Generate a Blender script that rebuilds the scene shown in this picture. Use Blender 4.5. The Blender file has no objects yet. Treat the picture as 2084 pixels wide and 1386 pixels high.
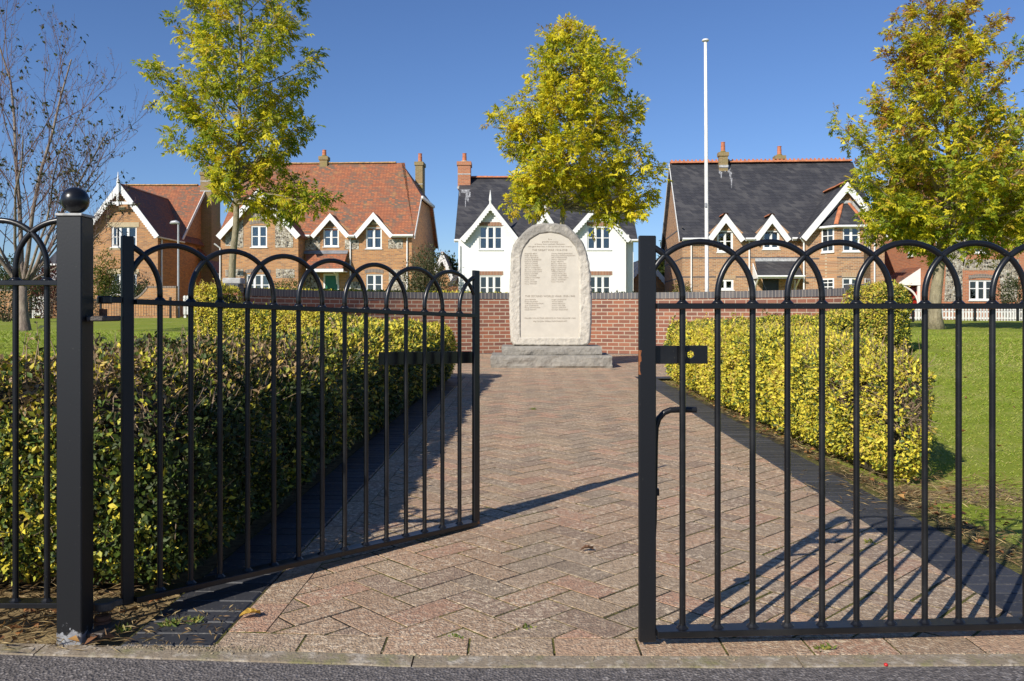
import bpy, math, random
import numpy as np
from mathutils import Vector, noise as mnoise

# ---------------------------------------------------------------- camera, sky, sun
SC = bpy.context.scene
COL = SC.collection
R = math.radians
F = 1700.0          # focal length in photo pixels (photo is 2084 wide)
CX, HY = 1042.0, 630.0
EYE = 0.83

cam_d = bpy.data.cameras.new('camera')
cam_d.sensor_width = 36.0
cam_d.lens = 36.0 * F / 2084.0
cam_d.shift_y = -(693.0 - HY) / 2084.0
cam_d.clip_start = 0.05
cam_d.clip_end = 2000.0
cam = bpy.data.objects.new('camera', cam_d)
cam.location = (0, 0, EYE)
cam.rotation_euler = (R(90), 0, 0)
COL.objects.link(cam)
SC.camera = cam

SUN_DIR = Vector((-0.955, -1.24, 0.975)).normalized()     # towards the sun
elev = math.asin(SUN_DIR.z)
rot = math.atan2(SUN_DIR.x, SUN_DIR.y)
W = bpy.data.worlds.new('World')
SC.world = W
W.use_nodes = True
wn = W.node_tree.nodes
wl = W.node_tree.links
bg = wn['Background']
sky = wn.new('ShaderNodeTexSky')
sky.sky_type = 'NISHITA'
sky.sun_disc = False
sky.sun_elevation = elev
sky.sun_rotation = rot
sky.altitude = 0
sky.air_density = 1.0
sky.dust_density = 0.0
sky.ozone_density = 3.0
tint = wn.new('ShaderNodeMix'); tint.data_type = 'RGBA'; tint.blend_type = 'MULTIPLY'
tint.inputs[0].default_value = 1.0
tint.inputs[7].default_value = (0.84, 1.02, 1.38, 1)
wl.new(sky.outputs[0], tint.inputs[6])
wl.new(tint.outputs[2], bg.inputs[0])
bg.inputs[1].default_value = 0.075

sun_d = bpy.data.lights.new('sun', 'SUN')
sun_d.energy = 5.0
sun_d.angle = R(0.5)
sun_d.color = (1.0, 0.94, 0.835)
sun = bpy.data.objects.new('sun', sun_d)
sun.rotation_euler = SUN_DIR.to_track_quat('Z', 'Y').to_euler()
COL.objects.link(sun)

SC.view_settings.view_transform = 'Standard'
SC.view_settings.look = 'None'
SC.view_settings.exposure = 0.14
SC.view_settings.gamma = 1.0
SC.cycles.max_bounces = 6
SC.cycles.transparent_max_bounces = 8

rng = np.random.default_rng(7)
rnd = random.Random(11)

def PX(px, Y):
    return (px - CX) * Y / F
def PZ(py, Y):
    return EYE + (HY - py) * Y / F

# ---------------------------------------------------------------- object helpers
def tag(o, label=None, cat=None, group=None, kind=None):
    if label: o['label'] = label
    if cat: o['category'] = cat
    if group: o['group'] = group
    if kind: o['kind'] = kind
    return o

def thing(name, label, cat, loc=(0, 0, 0), rz=0.0, group=None):
    o = bpy.data.objects.new(name, None)
    o.empty_display_size = 0.2
    COL.objects.link(o)
    o.location = loc
    o.rotation_euler = (0, 0, rz)
    return tag(o, label, cat, group)

def mesh_obj(name, me, mat, parent=None):
    o = bpy.data.objects.new(name, me)
    if mat: me.materials.append(mat)
    COL.objects.link(o)
    if parent: o.parent = parent
    return o

def dup(root, loc, rz=0.0, label=None):
    r = root.copy(); COL.objects.link(r)
    r.location = loc; r.rotation_euler = (0, 0, rz)
    if label: r['label'] = label
    for ch in root.children:
        c = ch.copy(); COL.objects.link(c); c.parent = r
        for g in ch.children:
            d = g.copy(); COL.objects.link(d); d.parent = c
    return r

class MB:
    def __init__(s):
        s.v = []; s.f = []; s.uv = {}; s.col = None
    def add(s, vs, fs):
        n = len(s.v)
        s.v += [tuple(p) for p in vs]
        s.f += [tuple(i + n for i in f) for f in fs]
    def quad(s, a, b, c, d):
        s.add([a, b, c, d], [(0, 1, 2, 3)])
    def poly(s, pts):
        s.add(pts, [tuple(range(len(pts)))])
    def box(s, x0, x1, y0, y1, z0, z1, bev=0.0):
        if bev <= 0:
            s.add([(x0, y0, z0), (x1, y0, z0), (x1, y1, z0), (x0, y1, z0), (x0, y0, z1), (x1, y0, z1), (x1, y1, z1), (x0, y1, z1)],
                  [(0, 3, 2, 1), (4, 5, 6, 7), (0, 1, 5, 4), (1, 2, 6, 5), (2, 3, 7, 6), (3, 0, 4, 7)])
            return
        b = bev
        vs = []
        for z, i in ((z0, b), (z0 + b, 0), (z1 - b, 0), (z1, b)):
            vs += [(x0 + i, y0 + b, z), (x0 + b, y0 + i, z), (x1 - b, y0 + i, z), (x1 - i, y0 + b, z),
                   (x1 - i, y1 - b, z), (x1 - b, y1 - i, z), (x0 + b, y1 - i, z), (x0 + i, y1 - b, z)]
        fs = [tuple(range(7, -1, -1)), tuple(range(24, 32))]
        for k in range(3):
            for j in range(8):
                a = k * 8 + j; c = k * 8 + (j + 1) % 8
                fs.append((a, c, c + 8, a + 8))
        s.add(vs, fs)
    def tube(s, pts, rad, n=8, caps=True):
        pts = [Vector(p) for p in pts]
        if not hasattr(rad, '__len__'): rad = [rad] * len(pts)
        base = len(s.v); up = None
        for i, p in enumerate(pts):
            if i == 0: t = pts[1] - p
            elif i == len(pts) - 1: t = p - pts[i - 1]
            else: t = (pts[i + 1] - p).normalized() + (p - pts[i - 1]).normalized()
            if t.length < 1e-9: t = Vector((0, 0, 1))
            t.normalize()
            if up is None:
                up = Vector((0, 1, 0)) if abs(t.y) < 0.9 else Vector((1, 0, 0))
            a = t.cross(up)
            if a.length < 1e-6: a = t.orthogonal()
            a.normalize(); b = a.cross(t).normalized(); up = b
            up = b
            for k in range(n):
                an = 2 * math.pi * (k + 0.5) / n
                s.v.append(tuple(p + (a * math.cos(an) + b * math.sin(an)) * rad[i]))
        for i in range(len(pts) - 1):
            for k in range(n):
                q = base + i * n + k; w = base + i * n + (k + 1) % n
                s.f.append((q, w, w + n, q + n))
        if caps:
            s.f.append(tuple(base + k for k in range(n - 1, -1, -1)))
            e = base + (len(pts) - 1) * n
            s.f.append(tuple(e + k for k in range(n)))
    def lathe(s, prof, n=24, c=(0, 0)):
        base = len(s.v)
        for r, z in prof:
            for k in range(n):
                a = 2 * math.pi * k / n
                s.v.append((c[0] + r * math.cos(a), c[1] + r * math.sin(a), z))
        for i in range(len(prof) - 1):
            for k in range(n):
                q = base + i * n + k; w = base + i * n + (k + 1) % n
                s.f.append((q, w, w + n, q + n))
        s.f.append(tuple(base + k for k in range(n - 1, -1, -1)))
        e = base + (len(prof) - 1) * n
        s.f.append(tuple(e + k for k in range(n)))
    def slab(s, pts, t):
        """a plate of thickness t below a planar polygon"""
        p = [Vector(q) for q in pts]
        nrm = (p[1] - p[0]).cross(p[2] - p[0]).normalized()
        if nrm.z < 0: p.reverse(); nrm = -nrm
        lo = [q - nrm * t for q in p]
        n = len(p)
        s.add(p + lo, [tuple(range(n)), tuple(range(2 * n - 1, n - 1, -1))] + [(i, i + n, (i + 1) % n + n, (i + 1) % n) for i in range(n)])
    def extrude_y(s, pts2, y0, y1):
        """polygon in (x, z) made solid between y0 and y1"""
        n = len(pts2)
        s.add([(x, y0, z) for x, z in pts2] + [(x, y1, z) for x, z in pts2],
              [tuple(range(n)), tuple(range(2 * n - 1, n - 1, -1))] + [(i, i + n, (i + 1) % n + n, (i + 1) % n) for i in range(n)])
    def extrude_x(s, pts2, x0, x1):
        n = len(pts2)
        s.add([(x0, y, z) for y, z in pts2] + [(x1, y, z) for y, z in pts2],
              [tuple(range(n)), tuple(range(2 * n - 1, n - 1, -1))] + [(i, i + n, (i + 1) % n + n, (i + 1) % n) for i in range(n)])
    def build(s, name, mat, parent=None, smooth=False, uvs=None, cols=None):
        me = bpy.data.meshes.new(name)
        me.from_pydata(s.v, [], s.f)
        if smooth:
            me.polygons.foreach_set('use_smooth', [True] * len(me.polygons))
        if uvs is not None:
            l = me.uv_layers.new(name='UVMap')
            fl = []
            for lp in me.loops: fl += uvs[lp.vertex_index]
            l.data.foreach_set('uv', fl)
        if cols is not None:
            a = me.color_attributes.new('Col', 'FLOAT_COLOR', 'POINT')
            a.data.foreach_set('color', np.asarray(cols, dtype=np.float32).ravel())
        me.update()
        return mesh_obj(name, me, mat, parent)

def np_mesh(name, V, Q, mat, parent=None, cols=None, smooth=False):
    """numpy verts (n,3) and faces (m,k) to one object"""
    me = bpy.data.meshes.new(name)
    m, k = Q.shape
    me.vertices.add(len(V)); me.vertices.foreach_set('co', np.ascontiguousarray(V, dtype=np.float32).ravel())
    me.loops.add(m * k); me.loops.foreach_set('vertex_index', np.ascontiguousarray(Q, dtype=np.int32).ravel())
    me.polygons.add(m)
    me.polygons.foreach_set('loop_start', np.arange(0, m * k, k, dtype=np.int32))
    me.polygons.foreach_set('loop_total', np.full(m, k, dtype=np.int32))
    if smooth: me.polygons.foreach_set('use_smooth', np.ones(m, dtype=bool))
    if cols is not None:
        a = me.color_attributes.new('Col', 'FLOAT_COLOR', 'POINT')
        c = np.ones((len(V), 4), dtype=np.float32); c[:, :3] = cols
        a.data.foreach_set('color', c.ravel())
    me.update(calc_edges=True); me.validate()
    return mesh_obj(name, me, mat, parent)

def unit(a):
    return a / np.maximum(np.linalg.norm(a, axis=1, keepdims=True), 1e-9)

def leaves_mesh(name, P, D, N, L, Wd, C, mat, parent=None, fold=0.15):
    """one folded leaf (two quads) per row: base P, direction D, facing N, length L, width Wd, colour C"""
    n = len(P)
    D = unit(D); S = unit(np.cross(D, N)); U = np.cross(S, D)
    L = np.broadcast_to(L, (n,))[:, None]; Wd = np.broadcast_to(Wd, (n,))[:, None]
    V = np.empty((n, 4, 3))
    V[:, 0] = P
    V[:, 1] = P + D * L * 0.45 + S * Wd * 0.5 + U * Wd * fold
    V[:, 2] = P + D * L - U * L * 0.08
    V[:, 3] = P + D * L * 0.45 - S * Wd * 0.5 + U * Wd * fold
    Q = np.arange(n * 4).reshape(n, 4)
    tri = np.concatenate([Q[:, [0, 1, 2]], Q[:, [0, 2, 3]]])
    cols = np.repeat(C[:, None, :], 4, axis=1).reshape(-1, 3)
    return np_mesh(name, V.reshape(-1, 3), tri, mat, parent, cols)

def snoise(P, scale, seed=0):
    """cheap smooth noise, about -1..1"""
    r = np.random.default_rng(seed)
    out = np.zeros(len(P))
    for i in range(6):
        k = r.normal(size=3); k /= np.linalg.norm(k)
        out += np.sin(P @ k * scale * r.uniform(0.6, 1.7) * 2 * math.pi + r.uniform(0, 6.28))
    return out / 3.0

# ---------------------------------------------------------------- materials
def nmat(name):
    m = bpy.data.materials.new(name); m.use_nodes = True
    nt = m.node_tree
    return m, nt.nodes, nt.links, nt.nodes['Principled BSDF']
def node(ns, t, **kw):
    n = ns.new(t)
    for k, v in kw.items(): setattr(n, k, v)
    return n
def mixc(ns, ls, fac, a, b, blend='MIX'):
    m = ns.new('ShaderNodeMix'); m.data_type = 'RGBA'; m.blend_type = blend
    if isinstance(fac, (int, float)): m.inputs[0].default_value = fac
    else: ls.new(fac, m.inputs[0])
    for i, x in ((6, a), (7, b)):
        if isinstance(x, (tuple, list)): m.inputs[i].default_value = (*x[:3], 1)
        else: ls.new(x, m.inputs[i])
    return m.outputs[2]
def noise_fac(ns, ls, vec, scale, lo=0.4, hi=0.6, detail=4, rough=0.6):
    n = ns.new('ShaderNodeTexNoise'); n.inputs['Scale'].default_value = scale
    n.inputs['Detail'].default_value = detail; n.inputs['Roughness'].default_value = rough
    if vec is not None: ls.new(vec, n.inputs['Vector'])
    r = ns.new('ShaderNodeMapRange'); r.inputs[1].default_value = lo; r.inputs[2].default_value = hi
    ls.new(n.outputs[0], r.inputs[0])
    return r.outputs[0]
def bump(ns, ls, bsdf, height, strength, dist=0.01):
    b = ns.new('ShaderNodeBump'); b.inputs['Strength'].default_value = strength; b.inputs['Distance'].default_value = dist
    ls.new(height, b.inputs['Height']); ls.new(b.outputs[0], bsdf.inputs['Normal'])
def objcoord(ns):
    return ns.new('ShaderNodeTexCoord').outputs['Object']

def plain(name, col, rough=0.6, var=0.12, scale=8, bumpy=0.0, metal=0.0, spec=None, coord=True):
    m, ns, ls, b = nmat(name)
    o = objcoord(ns)
    f = noise_fac(ns, ls, o, scale, 0.3, 0.7)
    c2 = tuple(max(0, c * (1 - var)) for c in col)
    c1 = tuple(min(1, c * (1 + var)) for c in col)
    ls.new(mixc(ns, ls, f, c1, c2), b.inputs['Base Color'])
    b.inputs['Roughness'].default_value = rough; b.inputs['Metallic'].default_value = metal
    if spec is not None: b.inputs['Specular IOR Level'].default_value = spec
    if bumpy:
        n = ns.new('ShaderNodeTexNoise'); n.inputs['Scale'].default_value = scale * 12; n.inputs['Detail'].default_value = 6
        ls.new(o, n.inputs['Vector'])
        bump(ns, ls, b, n.outputs[0], bumpy)
    return m

def wall_uv(ns, ls):
    """u = x + y, v = z of the object's own axes: works on every axis-aligned wall"""
    o = objcoord(ns)
    sp = ns.new('ShaderNodeSeparateXYZ'); ls.new(o, sp.inputs[0])
    ad = ns.new('ShaderNodeMath'); ad.operation = 'ADD'; ls.new(sp.outputs[0], ad.inputs[0]); ls.new(sp.outputs[1], ad.inputs[1])
    cb = ns.new('ShaderNodeCombineXYZ'); ls.new(ad.outputs[0], cb.inputs[0]); ls.new(sp.outputs[2], cb.inputs[1])
    return o, cb.outputs[0]

def brick_mat(name, c1, c2, c3, mortar, bw=0.225, bh=0.075, ms=0.01, uv=False, tint=(0.3, 0.25, 0.2), stain=0.25, rough=0.85):
    m, ns, ls, b = nmat(name)
    if uv:
        tc = ns.new('ShaderNodeTexCoord'); vec = tc.outputs['UV']; o = tc.outputs['Object']
    else:
        o, vec = wall_uv(ns, ls)
    t = ns.new('ShaderNodeTexBrick'); ls.new(vec, t.inputs['Vector'])
    t.inputs['Scale'].default_value = 1; t.inputs['Mortar Size'].default_value = ms; t.inputs['Mortar Smooth'].default_value = 0.2
    t.inputs['Brick Width'].default_value = bw; t.inputs['Row Height'].default_value = bh; t.inputs['Bias'].default_value = 0.0
    t.inputs['Color1'].default_value = (*c1, 1); t.inputs['Color2'].default_value = (*c2, 1); t.inputs['Mortar'].default_value = (*mortar, 1)
    # a second, independent pick of brick tone
    t2 = ns.new('ShaderNodeTexBrick'); mp = ns.new('ShaderNodeMapping'); mp.inputs['Location'].default_value = (bw * 37 * 2, bh * 54, 0)
    ls.new(vec, mp.inputs[0]); ls.new(mp.outputs[0], t2.inputs['Vector'])
    t2.inputs['Scale'].default_value = 1; t2.inputs['Mortar Size'].default_value = ms; t2.inputs['Brick Width'].default_value = bw; t2.inputs['Row Height'].default_value = bh
    t2.inputs['Color1'].default_value = (0, 0, 0, 1); t2.inputs['Color2'].default_value = (1, 1, 1, 1); t2.inputs['Mortar'].default_value = (0, 0, 0, 1)
    r = ns.new('ShaderNodeMapRange'); r.inputs[1].default_value = 0.45; r.inputs[2].default_value = 1.0; r.inputs[4].default_value = 0.7
    ls.new(t2.outputs[0], r.inputs[0])
    c = mixc(ns, ls, r.outputs[0], t.outputs[0], c3)
    st = noise_fac(ns, ls, o, 1.3, 0.45, 0.75)
    ml = ns.new('ShaderNodeMath'); ml.operation = 'MULTIPLY'; ml.inputs[1].default_value = stain; ls.new(st, ml.inputs[0])
    c = mixc(ns, ls, ml.outputs[0], c, tint)
    fine = noise_fac(ns, ls, o, 60, 0.3, 0.7)
    ml2 = ns.new('ShaderNodeMath'); ml2.operation = 'MULTIPLY'; ml2.inputs[1].default_value = 0.35; ls.new(fine, ml2.inputs[0])
    c = mixc(ns, ls, ml2.outputs[0], c, mixc(ns, ls, 0.5, c, (0.1, 0.07, 0.05)))
    ls.new(c, b.inputs['Base Color']); b.inputs['Roughness'].default_value = rough
    inv = ns.new('ShaderNodeMath'); inv.operation = 'SUBTRACT'; inv.inputs[0].default_value = 1.0; ls.new(t.outputs[1], inv.inputs[1])
    bump(ns, ls, b, inv.outputs[0], 0.5, 0.008)
    return m

def tile_mat(name, c1, c2, c3, gap, tw, th, lichen=None, lo=0.55, hi=0.75, rough=0.75, bstr=0.6):
    """overlapping roof tiles: courses run level, each tile its own tone"""
    m, ns, ls, b = nmat(name)
    o, vec = wall_uv(ns, ls)
    t = ns.new('ShaderNodeTexBrick'); ls.new(vec, t.inputs['Vector'])
    t.inputs['Scale'].default_value = 1; t.inputs['Mortar Size'].default_value = 0.008; t.inputs['Mortar Smooth'].default_value = 0.0
    t.inputs['Brick Width'].default_value = tw; t.inputs['Row Height'].default_value = th
    t.inputs['Color1'].default_value = (*c1, 1); t.inputs['Color2'].default_value = (*c2, 1); t.inputs['Mortar'].default_value = (*gap, 1)
    pf = noise_fac(ns, ls, o, 0.8, 0.36, 0.58, 5)
    t2 = ns.new('ShaderNodeTexBrick'); mp = ns.new('ShaderNodeMapping'); mp.inputs['Location'].default_value = (tw * 74, th * 54, 0)
    ls.new(vec, mp.inputs[0]); ls.new(mp.outputs[0], t2.inputs['Vector'])
    t2.inputs['Scale'].default_value = 1; t2.inputs['Mortar Size'].default_value = 0.0; t2.inputs['Brick Width'].default_value = tw; t2.inputs['Row Height'].default_value = th
    t2.inputs['Color1'].default_value = (0, 0, 0, 1); t2.inputs['Color2'].default_value = (1, 1, 1, 1)
    r = ns.new('ShaderNodeMapRange'); r.inputs[1].default_value = 0.35; r.inputs[2].default_value = 0.75; ls.new(t2.outputs[0], r.inputs[0])
    mu = ns.new('ShaderNodeMath'); mu.operation = 'MULTIPLY'; ls.new(pf, mu.inputs[0]); ls.new(r.outputs[0], mu.inputs[1])
    c = mixc(ns, ls, mu.outputs[0], t.outputs[0], c3)
    if lichen:
        lf = noise_fac(ns, ls, o, 1.7, lo, hi, 8, 0.75)
        c = mixc(ns, ls, lf, c, lichen)
    ls.new(c, b.inputs['Base Color']); b.inputs['Roughness'].default_value = rough
    # saw-tooth over the courses for the lap shadow
    sp = ns.new('ShaderNodeSeparateXYZ'); ls.new(vec, sp.inputs[0])
    dv = ns.new('ShaderNodeMath'); dv.operation = 'DIVIDE'; dv.inputs[1].default_value = th; ls.new(sp.outputs[1], dv.inputs[0])
    fr = ns.new('ShaderNodeMath'); fr.operation = 'FRACT'; ls.new(dv.outputs[0], fr.inputs[0])
    sb = ns.new('ShaderNodeMath'); sb.operation = 'SUBTRACT'; sb.inputs[0].default_value = 1; ls.new(fr.outputs[0], sb.inputs[1])
    bump(ns, ls, b, sb.outputs[0], bstr, 0.03)
    return m

def leaf_mat(name, trans=0.35, rough=0.45):
    m, ns, ls, b = nmat(name)
    a = ns.new('ShaderNodeAttribute'); a.attribute_name = 'Col'
    ls.new(a.outputs['Color'], b.inputs['Base Color']); b.inputs['Roughness'].default_value = rough
    b.inputs['Specular IOR Level'].default_value = 0.35
    tr = ns.new('ShaderNodeBsdfTranslucent'); ls.new(a.outputs['Color'], tr.inputs[0])
    mx = ns.new('ShaderNodeMixShader'); mx.inputs[0].default_value = trans
    ls.new(b.outputs[0], mx.inputs[1]); ls.new(tr.outputs[0], mx.inputs[2])
    ls.new(mx.outputs[0], ns['Material Output'].inputs[0])
    return m

M = {}
M['leaf'] = leaf_mat('leaf', 0.52, 0.55)
M['hedge_leaf'] = leaf_mat('hedge_leaf', 0.14, 0.55)
M['grass'] = leaf_mat('grass_blade', 0.3, 0.5)
M['litter'] = leaf_mat('dry_leaf', 0.15, 0.7)

def iron_mat():
    m, ns, ls, b = nmat('black_paint')
    o = objcoord(ns)
    dirt = noise_fac(ns, ls, o, 5, 0.5, 0.8, 6)
    c = mixc(ns, ls, dirt, (0.008, 0.0083, 0.0095), (0.022, 0.022, 0.022))
    sp = noise_fac(ns, ls, o, 130, 0.70, 0.76, 2)
    c = mixc(ns, ls, sp, c, (0.07, 0.065, 0.055))
    ls.new(c, b.inputs['Base Color'])
    rr = ns.new('ShaderNodeMapRange'); rr.inputs[3].default_value = 0.3; rr.inputs[4].default_value = 0.5
    ls.new(dirt, rr.inputs[0]); ls.new(rr.outputs[0], b.inputs['Roughness'])
    n = ns.new('ShaderNodeTexNoise'); n.inputs['Scale'].default_value = 160; n.inputs['Detail'].default_value = 3; ls.new(o, n.inputs['Vector'])
    bump(ns, ls, b, n.outputs[0], 0.05, 0.002)
    return m
M['iron'] = iron_mat()

def worn_iron(name, zlo, zhi, metal_col, rust_col, cut=0.5, bloom=0.03):
    """black paint worn away in patches near a height"""
    m, ns, ls, b = nmat(name)
    o = objcoord(ns)
    sp = ns.new('ShaderNodeSeparateXYZ'); ls.new(o, sp.inputs[0])
    h = ns.new('ShaderNodeMapRange'); h.inputs[1].default_value = zlo; h.inputs[2].default_value = zhi; h.inputs[3].default_value = 0.26; h.inputs[4].default_value = -0.3
    ls.new(sp.outputs[2], h.inputs[0])
    n = ns.new('ShaderNodeTexNoise'); n.inputs['Scale'].default_value = 38; n.inputs['Detail'].default_value = 7; n.inputs['Roughness'].default_value = 0.7; ls.new(o, n.inputs['Vector'])
    ad = ns.new('ShaderNodeMath'); ad.operation = 'ADD'; ls.new(h.outputs[0], ad.inputs[0]); ls.new(n.outputs[0], ad.inputs[1])
    r = ns.new('ShaderNodeMapRange'); r.inputs[1].default_value = cut + 0.08; r.inputs[2].default_value = cut + 0.12; ls.new(ad.outputs[0], r.inputs[0])
    c0 = mixc(ns, ls, noise_fac(ns, ls, o, 130, 0.70, 0.76, 2), (0.008, 0.0083, 0.0095), (0.07, 0.065, 0.055))
    c1 = mixc(ns, ls, noise_fac(ns, ls, o, 25, 0.4, 0.6), metal_col, rust_col)
    # a rust bloom on the outer edge, at latch height
    rx = ns.new('ShaderNodeMapRange'); rx.inputs[1].default_value = -0.021; rx.inputs[2].default_value = -0.006; rx.inputs[3].default_value = 0.2; rx.inputs[4].default_value = -0.3; ls.new(sp.outputs[0], rx.inputs[0])
    rz = ns.new('ShaderNodeMath'); rz.operation = 'COMPARE'; rz.inputs[1].default_value = 0.70; rz.inputs[2].default_value = bloom; ls.new(sp.outputs[2], rz.inputs[0])
    ra = ns.new('ShaderNodeMath'); ra.operation = 'ADD'; ls.new(rx.outputs[0], ra.inputs[0]); ls.new(n.outputs[0], ra.inputs[1])
    rr_ = ns.new('ShaderNodeMapRange'); rr_.inputs[1].default_value = 0.58; rr_.inputs[2].default_value = 0.62; ls.new(ra.outputs[0], rr_.inputs[0])
    rm = ns.new('ShaderNodeMath'); rm.operation = 'MULTIPLY'; ls.new(rr_.outputs[0], rm.inputs[0]); ls.new(rz.outputs[0], rm.inputs[1])
    c0 = mixc(ns, ls, rm.outputs[0], c0, rust_col)
    ls.new(mixc(ns, ls, r.outputs[0], c0, c1), b.inputs['Base Color'])
    b.inputs['Roughness'].default_value = 0.42
    n2 = ns.new('ShaderNodeTexNoise'); n2.inputs['Scale'].default_value = 160; ls.new(o, n2.inputs['Vector'])
    bump(ns, ls, b, n2.outputs[0], 0.05, 0.002)
    return m
M['post_iron'] = worn_iron('post_paint', 0.0, 0.085, (0.36, 0.37, 0.38), (0.22, 0.22, 0.23), 0.49, -1.0)
M['stile_iron'] = worn_iron('stile_paint', -0.02, 0.06, (0.16, 0.06, 0.025), (0.26, 0.09, 0.03), 0.52)
M['rust'] = plain('rust', (0.17, 0.065, 0.03), 0.75, 0.4, 40, 0.3)
M['worn_steel'] = plain('worn_steel', (0.09, 0.075, 0.065), 0.5, 0.4, 30, 0.2, 0.3)
M['bare_edge'] = plain('bare_edge', (0.45, 0.44, 0.41), 0.55, 0.3, 60, 0.2)

M['brick_tan'] = brick_mat('brick_tan', (0.60, 0.29, 0.105), (0.46, 0.20, 0.075), (0.22, 0.115, 0.07), (0.42, 0.30, 0.18), stain=0.12)
M['brick_brown'] = brick_mat('brick_brown', (0.55, 0.29, 0.13), (0.40, 0.18, 0.085), (0.19, 0.105, 0.07), (0.50, 0.40, 0.27), stain=0.12)
M['brick_red'] = brick_mat('brick_red', (0.56, 0.19, 0.08), (0.46, 0.15, 0.065), (0.32, 0.11, 0.06), (0.44, 0.30, 0.20), stain=0.1)
M['brick_wall'] = brick_mat('brick_wall', (0.36, 0.135, 0.07), (0.25, 0.088, 0.055), (0.15, 0.065, 0.05), (0.50, 0.42, 0.31), uv=True, bw=0.215, bh=0.0715, ms=0.0085, stain=0.3, tint=(0.26, 0.17, 0.12))
M['brick_pillar'] = brick_mat('brick_pillar', (0.40, 0.15, 0.075), (0.28, 0.095, 0.055), (0.18, 0.075, 0.055), (0.50, 0.42, 0.31), bw=0.215, bh=0.0715, ms=0.0085)
M['brick_blue'] = brick_mat('brick_blue', (0.075, 0.078, 0.088), (0.115, 0.115, 0.12), (0.16, 0.15, 0.145), (0.36, 0.32, 0.26), uv=True, bw=0.073, bh=0.4, ms=0.006, stain=0.2, rough=0.6)
M['brick_soldier'] = brick_mat('brick_soldier', (0.40, 0.16, 0.075), (0.31, 0.115, 0.06), (0.22, 0.09, 0.06), (0.42, 0.33, 0.24), bw=0.075, bh=0.6, ms=0.012)
M['brick_arch'] = brick_mat('brick_arch', (0.15, 0.125, 0.115), (0.21, 0.16, 0.13), (0.12, 0.10, 0.10), (0.38, 0.32, 0.26), bw=0.075, bh=0.6, ms=0.012)
M['brick_buff'] = brick_mat('brick_buff', (0.52, 0.33, 0.17), (0.44, 0.26, 0.13), (0.40, 0.22, 0.11), (0.5, 0.4, 0.28), bw=0.075, bh=0.6, ms=0.012)
M['tile_red'] = tile_mat('tile_red', (0.47, 0.165, 0.07), (0.34, 0.115, 0.055), (0.17, 0.115, 0.08), (0.14, 0.055, 0.03), 0.17, 0.095, (0.36, 0.25, 0.10), 0.55, 0.8)
M['tile_brown'] = tile_mat('tile_brown', (0.30, 0.12, 0.06), (0.24, 0.09, 0.05), (0.13, 0.075, 0.06), (0.09, 0.04, 0.025), 0.17, 0.085, (0.28, 0.19, 0.09), 0.6, 0.85)
M['slate'] = tile_mat('slate', (0.036, 0.036, 0.042), (0.050, 0.049, 0.054), (0.075, 0.072, 0.073), (0.012, 0.012, 0.014), 0.27, 0.17, (0.09, 0.085, 0.075), 0.64, 0.85, 0.62)
M['ridge_red'] = plain('ridge_tile', (0.48, 0.17, 0.075), 0.8, 0.35, 5, 0.2)
M['ridge_lichen'] = plain('ridge_lichen', (0.42, 0.25, 0.10), 0.85, 0.4, 5, 0.2)
M['stack_mossy'] = brick_mat('stack_brick', (0.36, 0.23, 0.09), (0.27, 0.17, 0.075), (0.20, 0.15, 0.06), (0.34, 0.29, 0.17), tint=(0.25, 0.22, 0.06), stain=0.7)
M['moss'] = plain('moss', (0.20, 0.16, 0.04), 0.95, 0.45, 14, 0.6)
M['pot'] = plain('clay_pot', (0.48, 0.17, 0.085), 0.8, 0.2, 6, 0.1)
M['white'] = plain('white_paint', (0.80, 0.79, 0.77), 0.45, 0.05, 3)
M['white_worn'] = plain('white_worn', (0.72, 0.71, 0.68), 0.55, 0.12, 9)
M['render'] = plain('white_render', (0.83, 0.82, 0.80), 0.9, 0.05, 1.6, 0.12)
M['lintel'] = plain('stone_lintel', (0.50, 0.40, 0.25), 0.85, 0.12, 6, 0.15)
M['lead'] = plain('lead', (0.24, 0.25, 0.27), 0.6, 0.3, 4, 0.1)
M['lead_light'] = plain('lead_streaked', (0.42, 0.42, 0.42), 0.65, 0.35, 9, 0.1)
M['green_door'] = plain('green_door', (0.012, 0.16, 0.075), 0.4, 0.1, 4)
M['black_door'] = plain('black_door', (0.02, 0.024, 0.03), 0.35, 0.1, 4)
M['red_door'] = plain('red_door', (0.45, 0.025, 0.012), 0.4, 0.1, 4)
M['curtain'] = plain('curtain', (0.66, 0.66, 0.66), 0.9, 0.12, 12)
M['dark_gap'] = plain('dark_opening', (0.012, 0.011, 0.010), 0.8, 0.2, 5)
M['fence_wood'] = plain('fence_wood', (0.19, 0.075, 0.035), 0.85, 0.3, 6, 0.2)
M['cream_render'] = plain('cream_render', (0.62, 0.48, 0.34), 0.9, 0.08, 3, 0.1)
M['grey_render'] = plain('grey_render', (0.30, 0.29, 0.30), 0.9, 0.1, 3, 0.1)
M['metal_grey'] = plain('galvanised', (0.42, 0.43, 0.44), 0.45, 0.12, 6, 0.0, 0.2)

def glass_mat():
    m, ns, ls, b = nmat('window_glass')
    fr = ns.new('ShaderNodeFresnel'); fr.inputs[0].default_value = 2.1
    gl = ns.new('ShaderNodeBsdfGlossy'); gl.inputs['Roughness'].default_value = 0.02; gl.inputs[0].default_value = (0.9, 0.95, 1, 1)
    tr = ns.new('ShaderNodeBsdfTransparent'); tr.inputs[0].default_value = (0.8, 0.84, 0.86, 1)
    mx = ns.new('ShaderNodeMixShader'); ls.new(fr.outputs[0], mx.inputs[0]); ls.new(tr.outputs[0], mx.inputs[1]); ls.new(gl.outputs[0], mx.inputs[2])
    ls.new(mx.outputs[0], ns['Material Output'].inputs[0])
    return m
M['glass'] = glass_mat()

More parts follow.
